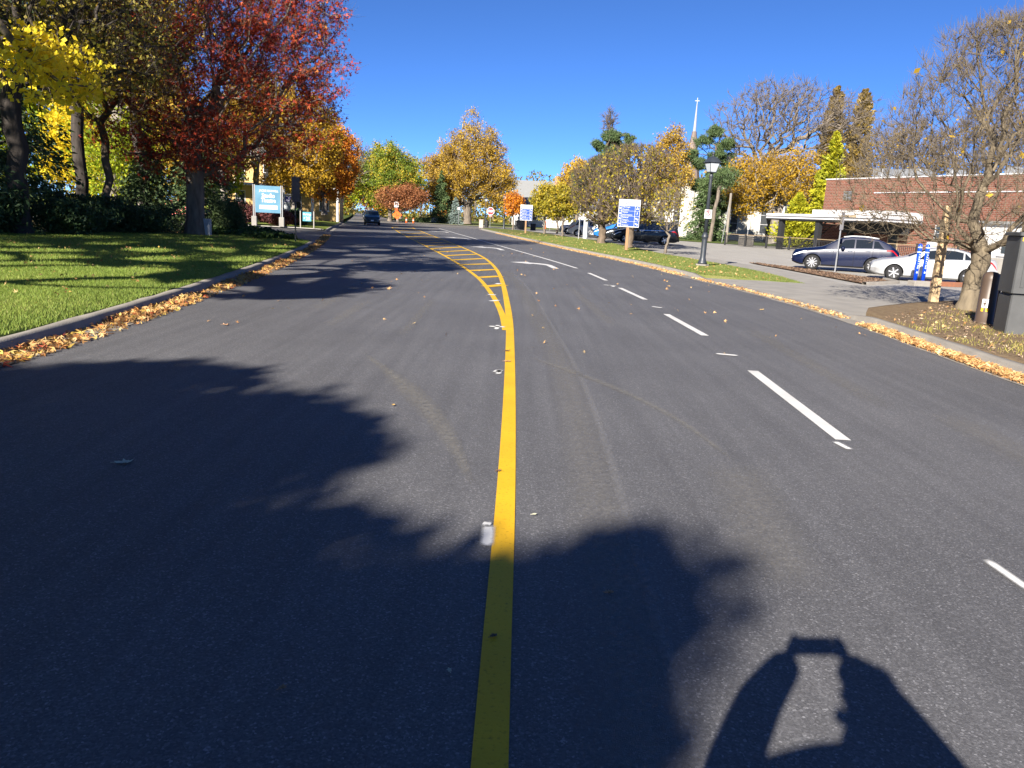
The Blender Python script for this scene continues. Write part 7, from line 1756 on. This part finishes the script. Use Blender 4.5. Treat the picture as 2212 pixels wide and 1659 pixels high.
sp = [(-42, 104, 8, 3.4), (-36, 112, 9, 3.5), (-46, 118, 10, 4), (-52, 106, 9, 4), (-58, 116, 10, 4), (-40, 140, 10, 4), (-48, 160, 10, 4), (-43, 178, 10, 4)]
woods('far_woods', 'gold green trees behind the yellow house', sp, 12000, 0.42, 'leaf_greengold', 255)
# ------------------------------------------------------------------ the photographer (seen as a shadow)
pm('cloth_jacket', (0.05, 0.055, 0.065), (0.035, 0.04, 0.05), scale=20, rough=0.9); pm('cloth_jeans', (0.04, 0.055, 0.10), (0.03, 0.04, 0.08), scale=20, rough=0.9); plain('skin', (0.55, 0.36, 0.27), rough=0.5); pm('hair_brown', (0.05, 0.03, 0.02), scale=30, rough=0.6)
def skin_body(name, verts, edges, radii, parent, mat, sub=2):
    me = bpy.data.meshes.new(name); me.from_pydata(verts, edges, [])
    o = obj(name, me, parent)
    o.modifiers.new('s', 'SKIN')
    sv = me.skin_vertices[0].data
    for i, r_ in enumerate(radii):
        rr = r_ if isinstance(r_, tuple) else (r_, r_)
        sv[i].radius = rr; sv[i].use_root = (i == 0)
    ss = o.modifiers.new('u', 'SUBSURF'); ss.levels = sub; ss.render_levels = sub
    bpy.context.view_layer.update()
    m2 = bpy.data.meshes.new_from_object(o.evaluated_get(bpy.context.evaluated_depsgraph_get()))
    o.modifiers.clear(); o.data = m2; m2.name = name
    m2.materials.clear()
    for x in mat: m2.materials.append(MATS[x])
    m2.polygons.foreach_set("use_smooth", [True] * len(m2.polygons))
    return o
pt = thing('person', 'person in a dark jacket holding up a phone, seen as a shadow on the asphalt', 'person', (0.03, -0.53, 0.0), 0.0)
px = 0.0
hL, hR = (-0.145, 0.475, 1.585), (0.03, 0.475, 1.60)     # wrists, person-local (camera sits at local (-0.06, 0.52, 1.6))
V = [(0, 0, 0.95), (0, 0.0, 1.12), (0, 0.01, 1.30), (0, -0.01, 1.43), (-0.01, 0.0, 1.47), (-0.01, 0.03, 1.57), (-0.01, 0.03, 1.67),
     (-0.20, -0.01, 1.41), (-0.40, 0.14, 1.26), (-0.26, 0.36, 1.43), (-0.122, 0.468, 1.545),
     (0.20, -0.01, 1.41), (0.33, 0.14, 1.27), (0.20, 0.36, 1.43), (0.062, 0.468, 1.545),
     (-0.10, 0, 0.88), (-0.115, 0.02, 0.50), (-0.12, -0.02, 0.10), (-0.13, 0.10, 0.035),
     (0.10, 0, 0.88), (0.115, 0.02, 0.50), (0.12, -0.02, 0.10), (0.13, 0.10, 0.035)]
Ed = [(0, 1), (1, 2), (2, 3), (3, 4), (4, 5), (5, 6), (3, 7), (7, 8), (8, 9), (9, 10), (3, 11), (11, 12), (12, 13), (13, 14), (0, 15), (15, 16), (16, 17), (17, 18), (0, 19), (19, 20), (20, 21), (21, 22)]
Rr = [(0.17, 0.13), (0.165, 0.12), (0.19, 0.13), (0.16, 0.11), 0.06, (0.085, 0.10), (0.08, 0.095), 0.105, 0.095, 0.085, 0.062, 0.105, 0.095, 0.085, 0.062, 0.10, 0.07, 0.05, 0.045, 0.10, 0.07, 0.05, 0.045]
bd = skin_body('body', V, Ed, Rr, pt, ['skin', 'cloth_jacket', 'cloth_jeans', 'hair_brown'])
for p in bd.data.polygons:
    c = p.center
    p.material_index = 2 if c.z < 0.95 else 1 if c.z < 1.46 and not (c.y > 0.40) else 0
for s, w_ in ((-1, (-0.122, 0.468, 1.545)), (1, (0.062, 0.468, 1.545))):
    cx = -0.03; k = 1 if s > 0 else -1
    ex = cx + k * 0.082
    hv = [w_, (ex + k * 0.02, 0.475, 1.565)]; he = [(0, 1)]; hr = [0.044, 0.038]
    for j, (zz, ln) in enumerate(((1.606, 0.9), (1.588, 1.0), (1.568, 0.95), (1.550, 0.8))):
        i = len(hv); hv += [(ex + k * 0.012, 0.488, zz), (ex + k * 0.006, 0.500, zz + 0.004), (ex - k * 0.012 * ln, 0.501, zz + 0.004)]
        he += [(1, i), (i, i + 1), (i + 1, i + 2)]; hr += [0.013, 0.011, 0.010]
    i = len(hv); hv += [(ex + k * 0.018, 0.468, 1.595), (ex - k * 0.005, 0.470, 1.612), (ex - k * 0.02, 0.474, 1.606)]; he += [(1, i), (i, i + 1), (i + 1, i + 2)]; hr += [0.012, 0.010, 0.009]
    skin_body('hand', hv, he, hr, pt, ['skin'], 2)
rs = np.random.default_rng(77)
d = rs.normal(size=(1600, 3)); d /= np.linalg.norm(d, axis=1)[:, None]; d = d[(d[:, 2] > -0.1) | (d[:, 1] < -0.2)]
C = np.array([-0.01, 0.02, 1.635]) + d * np.array([0.088, 0.103, 0.115])
Vh, Fh = leafcloud(rs, C, 0.05, 0.5); obj('hair', np_mesh('hair', Vh, Fh, 'hair_brown'), pt)
fc = MB()
for s in (-1, 1): fc.lathe([(0.004, -0.012), (0.014, 0.0), (0.004, 0.012)], 8, c=(s * 0.034 - 0.03, 0.125, 1.605), axis='y'); fc.lathe([(0.008, -0.02), (0.03, 0), (0.008, 0.02)], 8, c=(s * 0.092 - 0.03, 0.02, 1.59), axis='x')
fc.tube([(-0.03, 0.125, 1.605), (-0.03, 0.152, 1.572)], [0.008, 0.014], 6); fc.box((-0.03, 0.126, 1.538), (0.05, 0.012, 0.01))
fc.build('face', 'skin', pt)
ph = thing('phone', 'phone held up in both hands, seen only in the shadow', 'phone', (0.0, -0.012, 1.6), 0.0)
ph.rotation_euler = (-PITCH, -ROLL, 0)
MB().bevbox((0, -0.0045, -0.035), (0.147, 0.008, 0.0715), 0.002).build('case', 'trim_black', ph); MB().box((0, -0.0095, -0.035), (0.14, 0.001, 0.066)).build('screen', 'car_glass', ph)
# single leaves lying on the asphalt nearby
def fallen(label, x, y, s, rz, c, seed):
    r2 = np.random.default_rng(seed)
    out = []; n = 22
    for k in range(n):
        a = 2 * math.pi * k / n
        r_ = s * (0.55 + 0.45 * abs(math.cos(a * 2.5))) * (0.75 if k % 2 else 1.0) * r2.uniform(0.9, 1.1)
        out.append((r_ * math.cos(a), 0.7 * r_ * math.sin(a), 0.008 + r2.uniform(0, 0.35) * s * (0.3 if k % 3 else 1)))
    t = thing('fallen_leaf', label, 'leaf', (x, y, 0.004), rz, 'single leaves on the asphalt')
    MB().add([(0, 0, 0.004)] + out, [(0, k + 1, (k + 1) % n + 1) for k in range(n)]).build('blade', c, t)
    MB().tube([(0, 0, 0.006), (-s * 1.3, 0.1 * s, 0.01)], 0.0015, 3).build('stalk', c, t)
plain('leaf_pale', (0.46, 0.45, 0.33), rough=0.7); plain('leaf_brown', (0.30, 0.17, 0.09), rough=0.7); plain('leaf_ochre', (0.55, 0.36, 0.12), rough=0.7); plain('leaf_dark', (0.14, 0.085, 0.05), rough=0.7)
fallen('large pale lobed leaf lying in the shade on the left lane', -2.36, 4.5, 0.060, 0.3, 'leaf_pale', 1)
fallen('dark brown leaf lying on the yellow line near the bottom', -0.02, 2.72, 0.022, 0.8, 'leaf_dark', 2)
fallen('small pale seed leaf just left of the yellow line near the bottom', -0.17, 2.47, 0.016, 2.0, 'leaf_pale', 3)
fallen('curled tan leaf in the shade right of the yellow line', 0.48, 3.13, 0.026, 0.2, 'leaf_brown', 4)
fallen('dead leaf stuck at the left edge of the yellow line', -0.06, 4.72, 0.028, 1.0, 'leaf_dark', 5)
fallen('small ochre leaf lying on the sunlit left lane', -0.99, 6.3, 0.026, 1.6, 'leaf_ochre', 6)
fallen('orange brown leaf out on the left lane near the gutter', -3.87, 10.2, 0.055, 0.1, 'leaf_brown', 7)
fallen('yellow leaf by the edge of the right lane', 5.1, 16.0, 0.06, 0.7, 'leaf_ochre', 8)
fallen('pinkish bit of leaf just right of the yellow line', 0.16, 4.0, 0.018, 0.5, 'leaf_pale', 9)
fallen('thin dry stalk lying low on the left lane', -0.72, 2.32, 0.02, 0.9, 'leaf_brown', 10)
fallen('brown leaf lying on the yellow line beyond the spray marks', -0.06, 8.6, 0.05, 0.2, 'leaf_brown', 11)
fallen('second brown leaf on the yellow line, a step farther', -0.08, 9.3, 0.05, 0.5, 'leaf_dark', 12)
